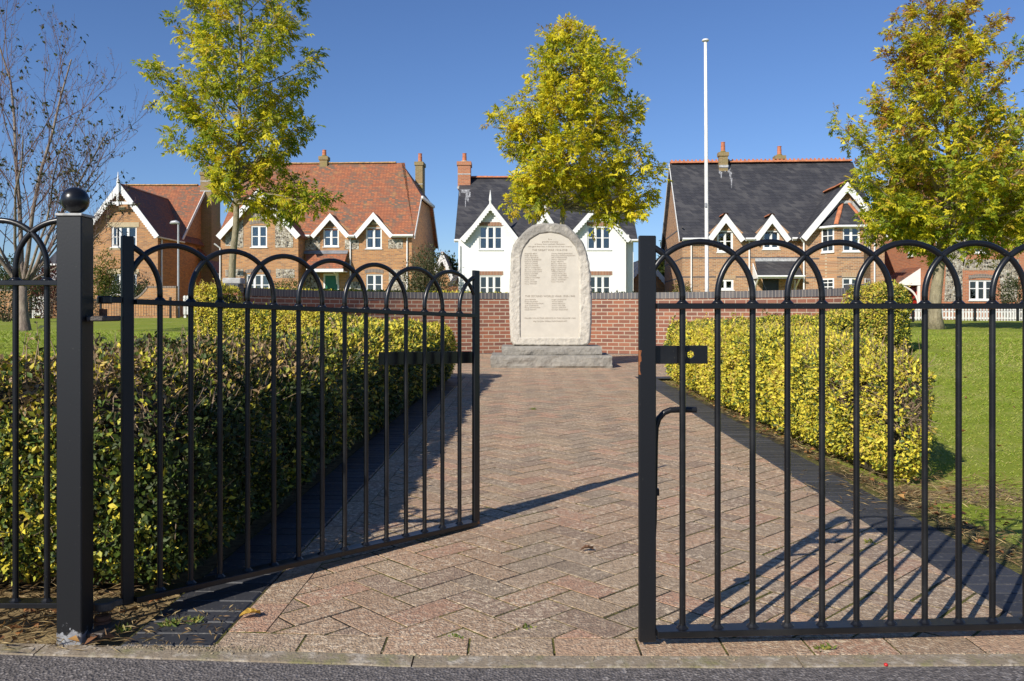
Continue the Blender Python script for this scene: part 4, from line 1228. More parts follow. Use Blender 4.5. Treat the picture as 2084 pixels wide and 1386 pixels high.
def hedge(name, label, poly, ztop, zbase, colf, dens, lsize, seed, sides_vis=None, drop=0.05, sw=0.12, thin=None, bare=0.55, group=None, twigs=500, brown_top=0.0, bulge=0.05):
    """clipped hedge: leaves over a rounded, lumpy body, brown twiggy inside"""
    g = np.random.default_rng(seed)
    poly = round_poly(poly, 0.14)
    pa = np.array(poly); ar = 0.5 * np.sum(pa[:, 0] * np.roll(pa[:, 1], -1) - np.roll(pa[:, 0], -1) * pa[:, 1])
    if ar < 0: poly = poly[::-1]; pa = pa[::-1]
    root = thing(name, label, 'hedge', (0, 0, 0), 0, group)
    P = []; Nn = []
    # sides
    nx_ = np.roll(pa, -1, axis=0)
    ln = np.linalg.norm(nx_ - pa, axis=1)
    for i in range(len(pa)):
        L = ln[i]
        if L < 1e-6: continue
        a, b = pa[i], nx_[i]; d = (b - a) / L; nrm = np.array([d[1], -d[0]])
        mx, my = (a + b) / 2
        H = float(ztop(np.array([mx]), np.array([my]))[0] - zbase(np.array([mx]), np.array([my]))[0])
        k = dens(mx, my)
        if sides_vis is not None and not sides_vis(mx, my, nrm): k *= 0.25
        n_ = int(k * L * H * 1.1) + 1
        t = g.random(n_); h = g.random(n_) ** 0.9
        x = a[0] + d[0] * L * t; y = a[1] + d[1] * L * t
        zb = zbase(x, y); zt = ztop(x, y) - drop + 0.05
        z = zb + 0.015 + (zt - zb - 0.01) * h
        # profile: tucked in at the foot, rounded at the shoulder
        prof = bulge * np.sin(np.clip(h, 0, 1) * math.pi) - 0.10 * np.clip((h - 0.86) / 0.14, 0, 1) ** 2 - 0.09 * np.clip((0.16 - h) / 0.16, 0, 1) ** 1.5
        P.append(np.stack([x + nrm[0] * prof, y + nrm[1] * prof, z], axis=1))
        up = np.clip((h - 0.85) / 0.15, 0, 1)
        Nn.append(np.stack([np.full(n_, nrm[0]) * (1 - up * 0.6), np.full(n_, nrm[1]) * (1 - up * 0.6), up], axis=1))
    # top
    x0, y0 = pa.min(axis=0); x1, y1 = pa.max(axis=0)
    ntry = int((x1 - x0) * (y1 - y0) * 16000)
    X = g.uniform(x0, x1, ntry); Y = g.uniform(y0, y1, ntry)
    ins = in_poly(X, Y, poly); X, Y = X[ins], Y[ins]
    dl = np.array([dens(a, b) for a, b in zip(X, Y)]) / 16000.0
    kp = g.random(len(X)) < dl; X, Y = X[kp], Y[kp]
    de = dist_edge(X, Y, poly)
    Z = ztop(X, Y) - drop * np.clip(1 - de / sw, 0, 1) ** 2
    P.append(np.stack([X, Y, Z], axis=1)); Nn.append(np.stack([np.zeros(len(X)), np.zeros(len(X)), np.ones(len(X))], axis=1))
    topn = len(X)
    P = np.concatenate(P); Nn = np.concatenate(Nn)
    is_top = np.zeros(len(P), bool); is_top[-topn:] = True
    lump = snoise(P, 2.6, seed) * 0.022 + snoise(P, 7.0, seed + 1) * 0.012
    depth = -np.abs(g.normal(size=len(P))) * 0.03
    P = P + Nn * (lump + depth + 0.012)[:, None]
    # thin patches
    bn = snoise(P, 1.7, seed + 2) + 0.6 * snoise(P, 5.0, seed + 3)
    keep = ~((bn > bare * 1.6) & (g.random(len(P)) < 0.75))
    if thin is not None:
        keep &= g.random(len(P)) > thin(P)
    Pall, Nall = P, Nn
    P, Nn, is_top = P[keep], Nn[keep], is_top[keep]
    n_ = len(P)
    D = Nn * 0.35 + g.normal(size=(n_, 3)) * 0.6 + np.array([0, 0, 0.2])
    N = Nn * 1.0 + np.array([-0.25, -0.3, 0.45]) + g.normal(size=(n_, 3)) * 0.42
    ls = lsize(P[:, 0], P[:, 1]) * g.uniform(0.45, 1.5, n_)
    C = colf(P, Nn, g)
    if brown_top > 0:
        bt = is_top & (g.random(n_) < brown_top * (0.6 + 0.4 * snoise(P, 1.2, seed + 9)) * np.clip(1.4 - (P[:, 1] - 3.0) / 2.0, 0.06, 1))
        C[bt] = np.array([0.30, 0.20, 0.10]) * g.uniform(0.6, 1.3, (bt.sum(), 1))
    # stray shoots standing out of the clipped faces
    sh_twig = MB()
    cand = np.where(Nn[:, 2] > 0.25)[0]
    if len(cand) > 10:
        eP, eD, eN, eL, eC = [], [], [], [], []
        for i in g.choice(cand, min(len(cand), max(20, int(len(P) / 420))), replace=False):
            d = Nn[i] * 0.5 + np.array([0, 0, 0.7]) + g.normal(size=3) * 0.35; d /= np.linalg.norm(d); L_ = g.uniform(0.05, 0.13)
            e_ = P[i] + d * L_
            sh_twig.tube([P[i] - d * 0.04, P[i] + d * L_ * 0.5, e_], [0.002, 0.0016, 0.0008], 4, caps=False)
            for k in range(7):
                eP.append(P[i] + d * L_ * (0.2 + 0.12 * k)); eD.append(d * 0.5 + g.normal(size=3) * 0.7); eN.append(g.normal(size=3) + np.array([-0.3, -0.5, 0.6])); eL.append(ls[i] * g.uniform(0.6, 1.1)); eC.append(C[i] * g.uniform(0.85, 1.25))
        P2, D2, N2, L2, C2 = (np.concatenate([a_, np.array(b_)]) for a_, b_ in ((P, eP), (D, eD), (N, eN), (ls, eL), (C, eC)))
    else: P2, D2, N2, L2, C2 = P, D, N, ls, C
    leaves_mesh('foliage', P2, D2, N2, L2, L2 * 0.52, C2, M['hedge_leaf'], root, 0.12)
    # inside: a heightfield that follows the clipped top a little below the leaves
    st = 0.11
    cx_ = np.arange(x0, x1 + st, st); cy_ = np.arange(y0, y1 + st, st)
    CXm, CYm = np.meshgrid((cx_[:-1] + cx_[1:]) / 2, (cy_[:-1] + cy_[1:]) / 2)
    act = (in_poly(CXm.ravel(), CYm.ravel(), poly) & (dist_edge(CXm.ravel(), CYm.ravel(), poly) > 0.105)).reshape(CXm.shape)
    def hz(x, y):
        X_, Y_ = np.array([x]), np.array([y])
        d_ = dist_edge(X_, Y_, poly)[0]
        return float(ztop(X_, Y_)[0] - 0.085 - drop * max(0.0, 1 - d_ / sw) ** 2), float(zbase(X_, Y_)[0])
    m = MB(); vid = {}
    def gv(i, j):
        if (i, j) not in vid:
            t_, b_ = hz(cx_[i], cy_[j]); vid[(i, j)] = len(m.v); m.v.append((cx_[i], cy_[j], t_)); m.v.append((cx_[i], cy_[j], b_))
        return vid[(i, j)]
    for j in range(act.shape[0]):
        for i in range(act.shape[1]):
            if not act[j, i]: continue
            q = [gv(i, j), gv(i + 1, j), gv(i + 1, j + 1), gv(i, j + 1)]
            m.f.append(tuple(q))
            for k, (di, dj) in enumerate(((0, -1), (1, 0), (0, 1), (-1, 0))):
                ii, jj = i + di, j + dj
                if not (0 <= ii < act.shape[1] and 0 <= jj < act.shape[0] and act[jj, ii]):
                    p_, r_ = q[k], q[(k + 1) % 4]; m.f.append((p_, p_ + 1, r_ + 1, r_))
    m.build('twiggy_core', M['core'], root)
    # bare twigs poking through
    m = sh_twig
    pick = g.choice(len(Pall), min(twigs, len(Pall)), replace=False)
    if thin is not None:
        tw = thin(Pall); pick = np.concatenate([pick, g.choice(len(Pall), 420, replace=False, p=tw / tw.sum())])
    for i in pick:
        p = Pall[i] - Nall[i] * 0.05
        d = Nall[i] * g.uniform(0.1, 0.9) + g.normal(size=3) * 0.55 + np.array([0, 0, 0.35]); d /= np.linalg.norm(d)
        L = g.uniform(0.05, 0.14); q = p + d * L * 0.5; e = q + (d + g.normal(size=3) * 0.35) * L * 0.5
        m.tube([p, q, e], [0.0022, 0.0016, 0.0008], 4, caps=False)
    m.build('twigs', M['twig'], root)
    return root
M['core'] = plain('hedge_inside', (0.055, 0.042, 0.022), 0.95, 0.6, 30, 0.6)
M['twig'] = plain('twig_bark', (0.27, 0.19, 0.12), 0.85, 0.4, 40)
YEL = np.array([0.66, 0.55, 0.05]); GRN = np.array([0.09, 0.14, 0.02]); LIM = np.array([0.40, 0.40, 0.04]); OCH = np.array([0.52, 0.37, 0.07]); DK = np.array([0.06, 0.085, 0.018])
def palette(ws, cols_):
    ws = np.array(ws, float); ws /= ws.sum(); cols_ = np.array(cols_)
    def f(P, Nn, g, seed=[0]):
        n = len(P)
        bias = 0.28 * snoise(P, 1.1, 31) + 0.22 * snoise(P, 3.2, 32)
        u = np.clip(g.random(n) + bias * 0.5, 0, 0.999)
        idx = np.searchsorted(np.cumsum(ws), u); idx = np.clip(idx, 0, len(ws) - 1)
        return cols_[idx] * g.uniform(0.7, 1.25, (n, 1))
    return f
pal_green = palette([0.36, 0.47, 0.08, 0.06, 0.03], [DK * 0.58, GRN * 0.6, LIM * 0.7, YEL * 0.9, OCH])  # greens darkened so the run along the path looks shaded
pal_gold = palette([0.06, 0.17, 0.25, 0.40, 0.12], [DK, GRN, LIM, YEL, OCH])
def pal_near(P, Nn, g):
    # shade painted in: path side darker green, far end's top golden as if sunlit
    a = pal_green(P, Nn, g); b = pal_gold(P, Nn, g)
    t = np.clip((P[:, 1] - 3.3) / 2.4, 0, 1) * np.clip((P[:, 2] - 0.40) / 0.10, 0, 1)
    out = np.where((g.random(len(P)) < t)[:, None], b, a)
    # variegated leaves coloured yellower on the railing run, to read as sunlit
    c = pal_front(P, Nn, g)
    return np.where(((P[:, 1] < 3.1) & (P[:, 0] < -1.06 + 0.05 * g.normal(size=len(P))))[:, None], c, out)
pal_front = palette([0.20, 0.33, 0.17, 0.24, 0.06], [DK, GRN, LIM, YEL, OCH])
pal_yel = palette([0.03, 0.11, 0.25, 0.51, 0.1], [DK, GRN, LIM, YEL, OCH])
pal_och = palette([0.06, 0.22, 0.26, 0.26, 0.2], [DK, GRN, LIM, YEL, OCH])
flat0 = lambda x, y: np.zeros(len(x))
lawnb = lambda x, y: lawn_z(x, y)

hl = [(-3.4, 2.42), (-0.97, 2.42), (-0.93, 4.0), (-0.86, 7.0), (-0.74, 9.25), (-1.5, 9.3), (-1.62, 7.0), (-1.72, 4.6), (-1.9, 3.3), (-2.2, 3.02), (-3.4, 3.02)]
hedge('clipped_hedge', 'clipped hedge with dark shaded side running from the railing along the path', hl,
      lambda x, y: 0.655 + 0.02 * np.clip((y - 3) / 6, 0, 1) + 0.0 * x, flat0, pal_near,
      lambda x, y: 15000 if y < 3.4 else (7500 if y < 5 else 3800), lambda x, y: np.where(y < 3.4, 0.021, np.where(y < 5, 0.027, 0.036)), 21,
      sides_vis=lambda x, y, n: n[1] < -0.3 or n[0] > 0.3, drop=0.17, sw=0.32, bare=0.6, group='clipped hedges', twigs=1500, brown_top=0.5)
h2 = [(-3.78, 9.85), (-1.0, 9.36), (-0.72, 9.42), (-0.70, 9.9), (-3.2, 10.55), (-3.55, 10.75), (-3.85, 10.6)]
def z2(x, y):
    base = np.interp(x, [-3.5, -3.3, -2.2, -1.4, -0.7], [0.86, 0.84, 0.755, 0.67, 0.63])
    blk = smooth(-3.42, -3.5, x) if False else (1 / (1 + np.exp((x + 3.43) * 60)))
    return base + (1.10 - 0.86) * blk
hedge('clipped_hedge', 'sunlit yellow hedge before the curved wall, with a taller block by the capped pillar', h2, z2,
      lambda x, y: np.maximum(0, lawn_z(x, y)), pal_yel, lambda x, y: 7000, lambda x, y: np.full(len(x), 0.028), 22,
      sides_vis=lambda x, y, n: n[1] < 0.2, group='clipped hedges', twigs=200, bare=0.75, bulge=0.03)
hr = [(1.81, 9.3), (1.76, 7.05), (1.755, 5.4), (1.775, 4.7), (1.83, 4.0), (1.97, 3.97), (2.13, 4.5), (2.42, 5.5), (2.8, 7.1), (3.1, 8.6), (3.15, 9.3)]
hedge('clipped_hedge', 'bright yellow hedge lining the path behind the closed gate, bare twigs at its end', hr,
      lambda x, y: 0.625 + 0.0 * x, lambda x, y: np.maximum(-0.01, np.minimum(0.1, lawn_z(x, y))), pal_yel,
      lambda x, y: 19000 if y < 5.2 else 9500, lambda x, y: np.where(y < 5.2, 0.0195, 0.0255), 23,
      sides_vis=lambda x, y, n: n[0] < 0.4 or n[1] < -0.3, group='clipped hedges', twigs=1200, bare=0.62, brown_top=0.22, drop=0.09, sw=0.18,
      thin=lambda P: 0.86 * np.exp(-(((P[:, 0] - 1.95) / 0.16) ** 2 + ((P[:, 1] - 4.0) / 0.3) ** 2 + ((P[:, 2] - 0.38) / 0.15) ** 2)) + 0.5 * np.exp(-(((P[:, 1] - 4.6) / 0.12) ** 2 + ((P[:, 2] - 0.42) / 0.12) ** 2)) * (P[:, 0] < 1.95))
h4 = [(1.84, 9.45), (3.3, 9.5), (4.15, 9.75), (4.82, 10.1), (4.88, 10.6), (4.4, 11.0), (3.2, 10.4), (1.86, 10.0)]
def z4(x, y):
    base = np.interp(x, [1.7, 2.4, 3.9, 4.1], [0.65, 0.67, 0.74, 0.80])
    return base + (1.12 - 0.80) * (1 / (1 + np.exp(-(x - 4.31) * 28))) - 0.35 * np.clip((x - 4.75) / 0.35, 0, 1) ** 2
hedge('clipped_hedge', 'ochre hedge before the curved wall rising to a tall block beside the lawn', h4, z4,
      lambda x, y: np.maximum(0, lawn_z(x, y)), pal_och, lambda x, y: 7000, lambda x, y: np.full(len(x), 0.028), 24,
      sides_vis=lambda x, y, n: n[1] < 0.3 or n[0] > 0.3, group='clipped hedges', twigs=400, bare=0.7, bulge=0.03)
# ---------------------------------------------------------------- houses
class House:
    """local u runs along the front, v goes back, z up; helper turns photo measurements into those"""
    def __init__(s, name, label, px, D, ang=0.0, cat='house'):
        s.D = D; s.X0 = PX(px, D); s.c = math.cos(ang); s.s = math.sin(ang)
        s.root = thing(name, label, cat, (s.X0, D, 0), ang)
    def U(s, px, v=0.0):
        k = (px - CX) / F
        return (k * s.D + k * v * s.c - s.X0 + v * s.s) / (s.c - k * s.s)
    def Z(s, py, u, v=0.0):
        return EYE + (HY - py) / F * (s.D + u * s.s + v * s.c)
    def P(s, px, py, v=0.0):
        u = s.U(px, v); return u, s.Z(py, u, v)
    def rect(s, x0, x1, ytop, ybot, v=0.0):
        u0, u1 = s.U(x0, v), s.U(x1, v); um = (u0 + u1) / 2
        return (u0, u1, s.Z(ybot, um, v), s.Z(ytop, um, v))

def clip_rect(poly, x0, x1, z0, z1):
    return clip_convex(poly, [(x0, z0), (x1, z0), (x1, z1), (x0, z1)])

def facade(mb, polys, holes, v, depth=0.10):
    """wall face at v made of convex (u, z) pieces with real openings and reveals"""
    xs = sorted({h[0] for h in holes} | {h[1] for h in holes}); zs = sorted({h[2] for h in holes} | {h[3] for h in holes})
    for poly in polys:
        ar = sum(poly[i][0] * poly[(i + 1) % len(poly)][1] - poly[(i + 1) % len(poly)][0] * poly[i][1] for i in range(len(poly)))
        if ar < 0: poly = poly[::-1]
        pu = [p[0] for p in poly]; pz = [p[1] for p in poly]
        X = [min(pu)] + [x for x in xs if min(pu) < x < max(pu)] + [max(pu)]
        Zs = [min(pz)] + [z for z in zs if min(pz) < z < max(pz)] + [max(pz)]
        for a, b in zip(X[:-1], X[1:]):
            for c, d in zip(Zs[:-1], Zs[1:]):
                mx, mz = (a + b) / 2, (c + d) / 2
                if any(h[0] < mx < h[1] and h[2] < mz < h[3] for h in holes): continue
                q = clip_rect(poly, a, b, c, d)
                if len(q) >= 3: mb.poly([(x, v, z) for x, z in q])
    for u0, u1, z0, z1 in holes:
        e = v + depth
        mb.quad((u0, v, z0), (u0, e, z0), (u0, e, z1), (u0, v, z1)); mb.quad((u1, e, z0), (u1, v, z0), (u1, v, z1), (u1, e, z1))
        mb.quad((u0, v, z1), (u0, e, z1), (u1, e, z1), (u1, v, z1)); mb.quad((u0, e, z0), (u0, v, z0), (u1, v, z0), (u1, e, z0))

def window(H, r, v=0.0, cols=2, rows=2, lights=None, split=0.5, arch=0.0, sill=True, curtain=0.0, fr=0.055, name='window', backing=True):
    """frame (mesh of its own) with a pane, a sill and curtains as sub-parts"""
    u0, u1, z0, z1 = r
    a, b = v + 0.035, v + 0.095
    m = MB()
    m.box(u0, u0 + fr, a, b, z0, z1); m.box(u1 - fr, u1, a, b, z0, z1)
    m.box(u0 + fr, u1 - fr, a, b, z0, z0 + fr); m.box(u0 + fr, u1 - fr, a, b, z1 - fr, z1)
    wu = (u1 - u0 - 2 * fr)
    for k in range(1, cols):
        x = u0 + fr + wu * k / cols
        m.box(x - 0.038, x + 0.038, a + 0.004, b - 0.004, z0 + fr, z1 - fr)
    for k in range(cols):
        x0 = u0 + fr + wu * k / cols + (0.038 if k else 0); x1 = u0 + fr + wu * (k + 1) / cols - (0.038 if k < cols - 1 else 0)
        # the opening sash of each light
        s = 0.022
        m.box(x0, x0 + s, a + 0.012, b - 0.01, z0 + fr, z1 - fr); m.box(x1 - s, x1, a + 0.012, b - 0.01, z0 + fr, z1 - fr)
        m.box(x0 + s, x1 - s, a + 0.012, b - 0.01, z0 + fr, z0 + fr + s); m.box(x0 + s, x1 - s, a + 0.012, b - 0.01, z1 - fr - s, z1 - fr)
        for j in range(1, rows):
            z = z0 + (z1 - z0) * (split if rows == 2 else j / rows)
            m.box(x0 + s, x1 - s, a + 0.016, b - 0.012, z - 0.02, z + 0.02)
    if arch > 0:      # shallow curved head, filled in above the square frame
        n = 10; pts = [(u0, z1 - 0.001)] + [(u0 + (u1 - u0) * k / n, z1 + arch * math.sin(math.pi * k / n)) for k in range(n + 1)] + [(u1, z1 - 0.001)]
        m.extrude_y(pts, a, b)
    f = m.build(name, M['white'], H.root)
    m = MB(); m.quad((u0 + fr, v + 0.078, z0 + fr), (u1 - fr, v + 0.078, z0 + fr), (u1 - fr, v + 0.078, z1 - fr), (u0 + fr, v + 0.078, z1 - fr)); m.build('pane', M['glass'], f)
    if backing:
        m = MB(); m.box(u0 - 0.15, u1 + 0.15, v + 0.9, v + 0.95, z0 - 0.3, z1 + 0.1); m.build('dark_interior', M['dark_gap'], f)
    if sill:
        m = MB(); m.box(u0 - 0.04, u1 + 0.04, v - 0.05, v + 0.034, z0 - 0.045, z0 - 0.002); m.build('sill', M['white'], f)
    if curtain:
        m = MB()
        for sg in (0, 1):
            wv = (u1 - u0) * curtain; n = 10
            for k in range(n):
                xa = (u0 + wv * k / n) if sg == 0 else (u1 - wv * k / n); xb = (u0 + wv * (k + 1) / n) if sg == 0 else (u1 - wv * (k + 1) / n)
                ya = v + 0.102 + 0.02 * (k % 2); yb = v + 0.102 + 0.02 * ((k + 1) % 2)
                m.quad((xa, ya, z0), (xb, yb, z0), (xb, yb, z1), (xa, ya, z1))
        m.build('curtain', M['curtain'], f)
    return f

def bargeboard(mb, apex, eave, v, wd=0.2, th=0.045, scallop=0):
    """board along one gable slope; the lower edge scalloped when asked"""
    A = np.array(apex, float); E = np.array(eave, float); d = E - A; L = np.linalg.norm(d); d /= L
    nrm = np.array([d[1], -d[0]]);
    if nrm[1] > 0: nrm = -nrm
    top = [A, E]
    # plumb cut at the apex
    k = wd / max(0.2, abs(nrm[1]))
    low_a = A + np.array([0, -k]); low_e = E + nrm * wd
    if scallop:
        n = scallop; pts = []
        for i in range(n):
            for t in np.linspace(0, 1, 6)[:-1]:
                q = low_a + (low_e - low_a) * ((i + t) / n)
                pts.append(q + nrm * 0.05 * math.sin(math.pi * t))
        pts.append(low_e)
        poly = [A, E] + pts[::-1]
    else: poly = [A, E, low_e, low_a]
    poly = [tuple(p) for p in poly]
    mb.extrude_y(poly, v - th, v)

def pipe(H, px, ytop, ybot, v=-0.06, swan=None, mat='white'):
    u, zt = H.P(px, ytop, v); zb = H.Z(ybot, u, v)
    m = MB()
    pts = [(u, v, zb), (u, v, zt)]
    if swan is not None: pts += [(u + swan * 0.6, v - 0.10, zt + 0.14), (u + swan, v - 0.16, zt + 0.22)]
    m.tube(pts, 0.038, 8)
    return m.build('downpipe', M[mat], H.root)

def gutter(H, u0, u1, z, v, name='gutter'):
    m = MB(); m.tube([(u0, v, z), (u1, v, z)], 0.06, 8); m.box(u0, u1, v + 0.055, v + 0.085, z - 0.10, z + 0.06)
    return m.build(name, M['white'], H.root)

def stack(H, u, v, wu, wv, z0, z1, mat, pots=1, potz=0.7, band=True, cap='moss', potr=0.12):
    m = MB(); m.box(u - wu / 2, u + wu / 2, v - wv / 2, v + wv / 2, z0, z1 - 0.2); m.box(u - wu / 2 - 0.05, u + wu / 2 + 0.05, v - wv / 2 - 0.05, v + wv / 2 + 0.05, z1 - 0.2, z1)
    c = m.build('chimney', M[mat], H.root)
    m = MB(); m.lathe([(wu * 0.42, z1 + 0.001), (wu * 0.3, z1 + 0.09), (potr * 0.9, z1 + 0.1)], 12, (u, v)); m.build('flaunching', M['moss'] if cap == 'moss' else M['lintel'], c)
    m = MB(); m.lathe([(potr, z1 + 0.09), (potr * 0.92, z1 + 0.12), (potr * 0.88, z1 + potz * 0.6), (potr * 0.98, z1 + potz * 0.62), (potr * 0.85, z1 + potz * 0.68), (potr * 0.8, z1 + potz * 0.93), (potr * 0.95, z1 + potz * 0.95), (potr * 0.9, z1 + potz), (potr * 0.6, z1 + potz)], 16, (u, v)); m.build('chimney_pot', M['pot'], c, smooth=False)
    return c

def ridge_row(mb, p, q, r=0.11, L=0.3):
    p = Vector(p); q = Vector(q); d = q - p; n = max(1, int(d.length / L)); d /= n
    for k in range(n):
        a = p + d * k; b = p + d * (k + 0.985)
        rr = r * (1 + 0.06 * math.sin(k * 7.3))
        ax = d.normalized(); side = ax.cross(Vector((0, 0, 1))).normalized(); up = side.cross(ax)
        n0 = len(mb.v); m_ = 7
        for e, s_ in ((a, 1.0), (b, 1.06)):
            for j in range(m_):
                t = math.pi * (0.02 + 0.96 * j / (m_ - 1)); mb.v.append(tuple(e + side * math.cos(t) * rr * s_ * 1.15 + up * (math.sin(t) * rr * s_ * 0.8 - 0.05)))
        for j in range(m_ - 1): mb.f.append((n0 + j, n0 + j + 1, n0 + m_ + j + 1, n0 + m_ + j))
        mb.f.append(tuple(n0 + m_ + j for j in range(m_)))

def wing_roof(mb, uL, uR, ua, ze, za, vf, vb, t=0.13):
    mb.slab([(ua, vf, za), (ua, vb, za), (uL, vb, ze), (uL, vf, ze)], t)
    mb.slab([(ua, vf, za), (uR, vf, ze), (uR, vb, ze), (ua, vb, za)], t)

def main_roof(mb, u0, u1, v0, v1, ze, zr, ov, cuts=(), t=0.14, hip=None):
    """gable roof, ridge along u; the eave is notched where wall dormers rise through it; hip = (height, run) cuts the right end"""
    vm = (v0 + v1) / 2; sl = (zr - ze) / (vm - v0)
    zf = lambda v: ze + (v - v0) * sl
    us = [u0]
    seg = []
    cur = u0
    for a, b in sorted(cuts):
        seg.append((cur, a, -ov)); seg.append((a, b, 0.02)); cur = b
    seg.append((cur, u1, -ov))
    for a, b, st in seg:
        if b - a < 0.01: continue
        if hip and abs(b - u1) < 1e-6:
            hz, run = hip; vh = v0 + (hz - ze) / sl
            mb.slab([(a, v0 + st, zf(v0 + st)), (b, v0 + st, zf(v0 + st)), (b, vh, hz), (b - run, vm, zr), (a, vm, zr)], t)
        else:
            mb.slab([(a, v0 + st, zf(v0 + st)), (b, v0 + st, zf(v0 + st)), (b, vm, zr), (a, vm, zr)], t)
    if hip:
        hz, run = hip; vh = v0 + (hz - ze) / sl; vh2 = v1 - (hz - ze) / sl
        mb.slab([(u0, v1 + ov, ze - ov * sl), (u0, vm, zr), (u1 - run, vm, zr), (u1, vh2, hz), (u1, v1 + ov, ze - ov * sl)], t)
        mb.slab([(u1, vh, hz), (u1, vh2, hz), (u1 - run, vm, zr)], t)
    else:
        mb.slab([(u0, v1 + ov, ze - ov * sl), (u0, vm, zr), (u1, vm, zr), (u1, v1 + ov, ze - ov * sl)], t)

def soldier(H, r, v, mat, name='lintel', arch=0.0, proud=0.012):
    u0, u1, z0, z1 = r
    m = MB()
    if arch:
        n = 10
        pts = [(u0 + (u1 - u0) * k / n, z0 + arch * math.sin(math.pi * k / n)) for k in range(n + 1)] + [(u1 - (u1 - u0) * k / n, z1 + arch * math.sin(math.pi * k / n)) for k in range(n + 1)]
        for k in range(n):
            a, b = pts[k], pts[k + 1]; c, d = pts[2 * n - k], pts[2 * n + 1 - k]
            m.extrude_y([a, b, c, d], v - proud, v + 0.02)
    else: m.box(u0, u1, v - proud, v + 0.02, z0, z1)
    return m.build(name, M[mat], H.root)

def flint(H, px_poly, v=0.0):
    pts = [H.P(x, y, v) for x, y in px_poly]
    m = MB(); m.extrude_y(pts, v - 0.014, v + 0.01)
    return m.build('flint_panel', M['flint'], H.root)

def lime_streaks(H, on_roof, sl, rects):
    """pale lime washed down the slates below a chimney: thin ragged patches lying on the roof"""
    m = MB(); nv = Vector((0, -sl, 1)).normalized() * 0.006
    for x0, y0, x1, y1 in rects:
        n = 7
        L = []; Rr = []
        for k in range(n + 1):
            t = k / n; y = y0 + (y1 - y0) * t
            wob = (x1 - x0) * 0.22
            a = x0 + wob * (rnd.random() + t * 0.9); b = x1 - wob * (rnd.random() + t * 0.9)
            if k == n: a = b = (a + b) / 2
            L.append(Vector(on_roof(a, y)) + nv); Rr.append(Vector(on_roof(b, y)) + nv)
        for k in range(n): m.quad(L[k], Rr[k], Rr[k + 1], L[k + 1])
    return m.build('lime_stain', M['lime'], H.root)
def lime_mat():
    m, ns, ls, b = nmat('lime_stain')
    o = objcoord(ns)
    f = noise_fac(ns, ls, o, 9, 0.38, 0.62, 6, 0.75)
    ls.new(mixc(ns, ls, f, (0.10, 0.10, 0.105), (0.42, 0.42, 0.43)), b.inputs['Base Color']); b.inputs['Roughness'].default_value = 0.9
    return m
M['lime'] = lime_mat()
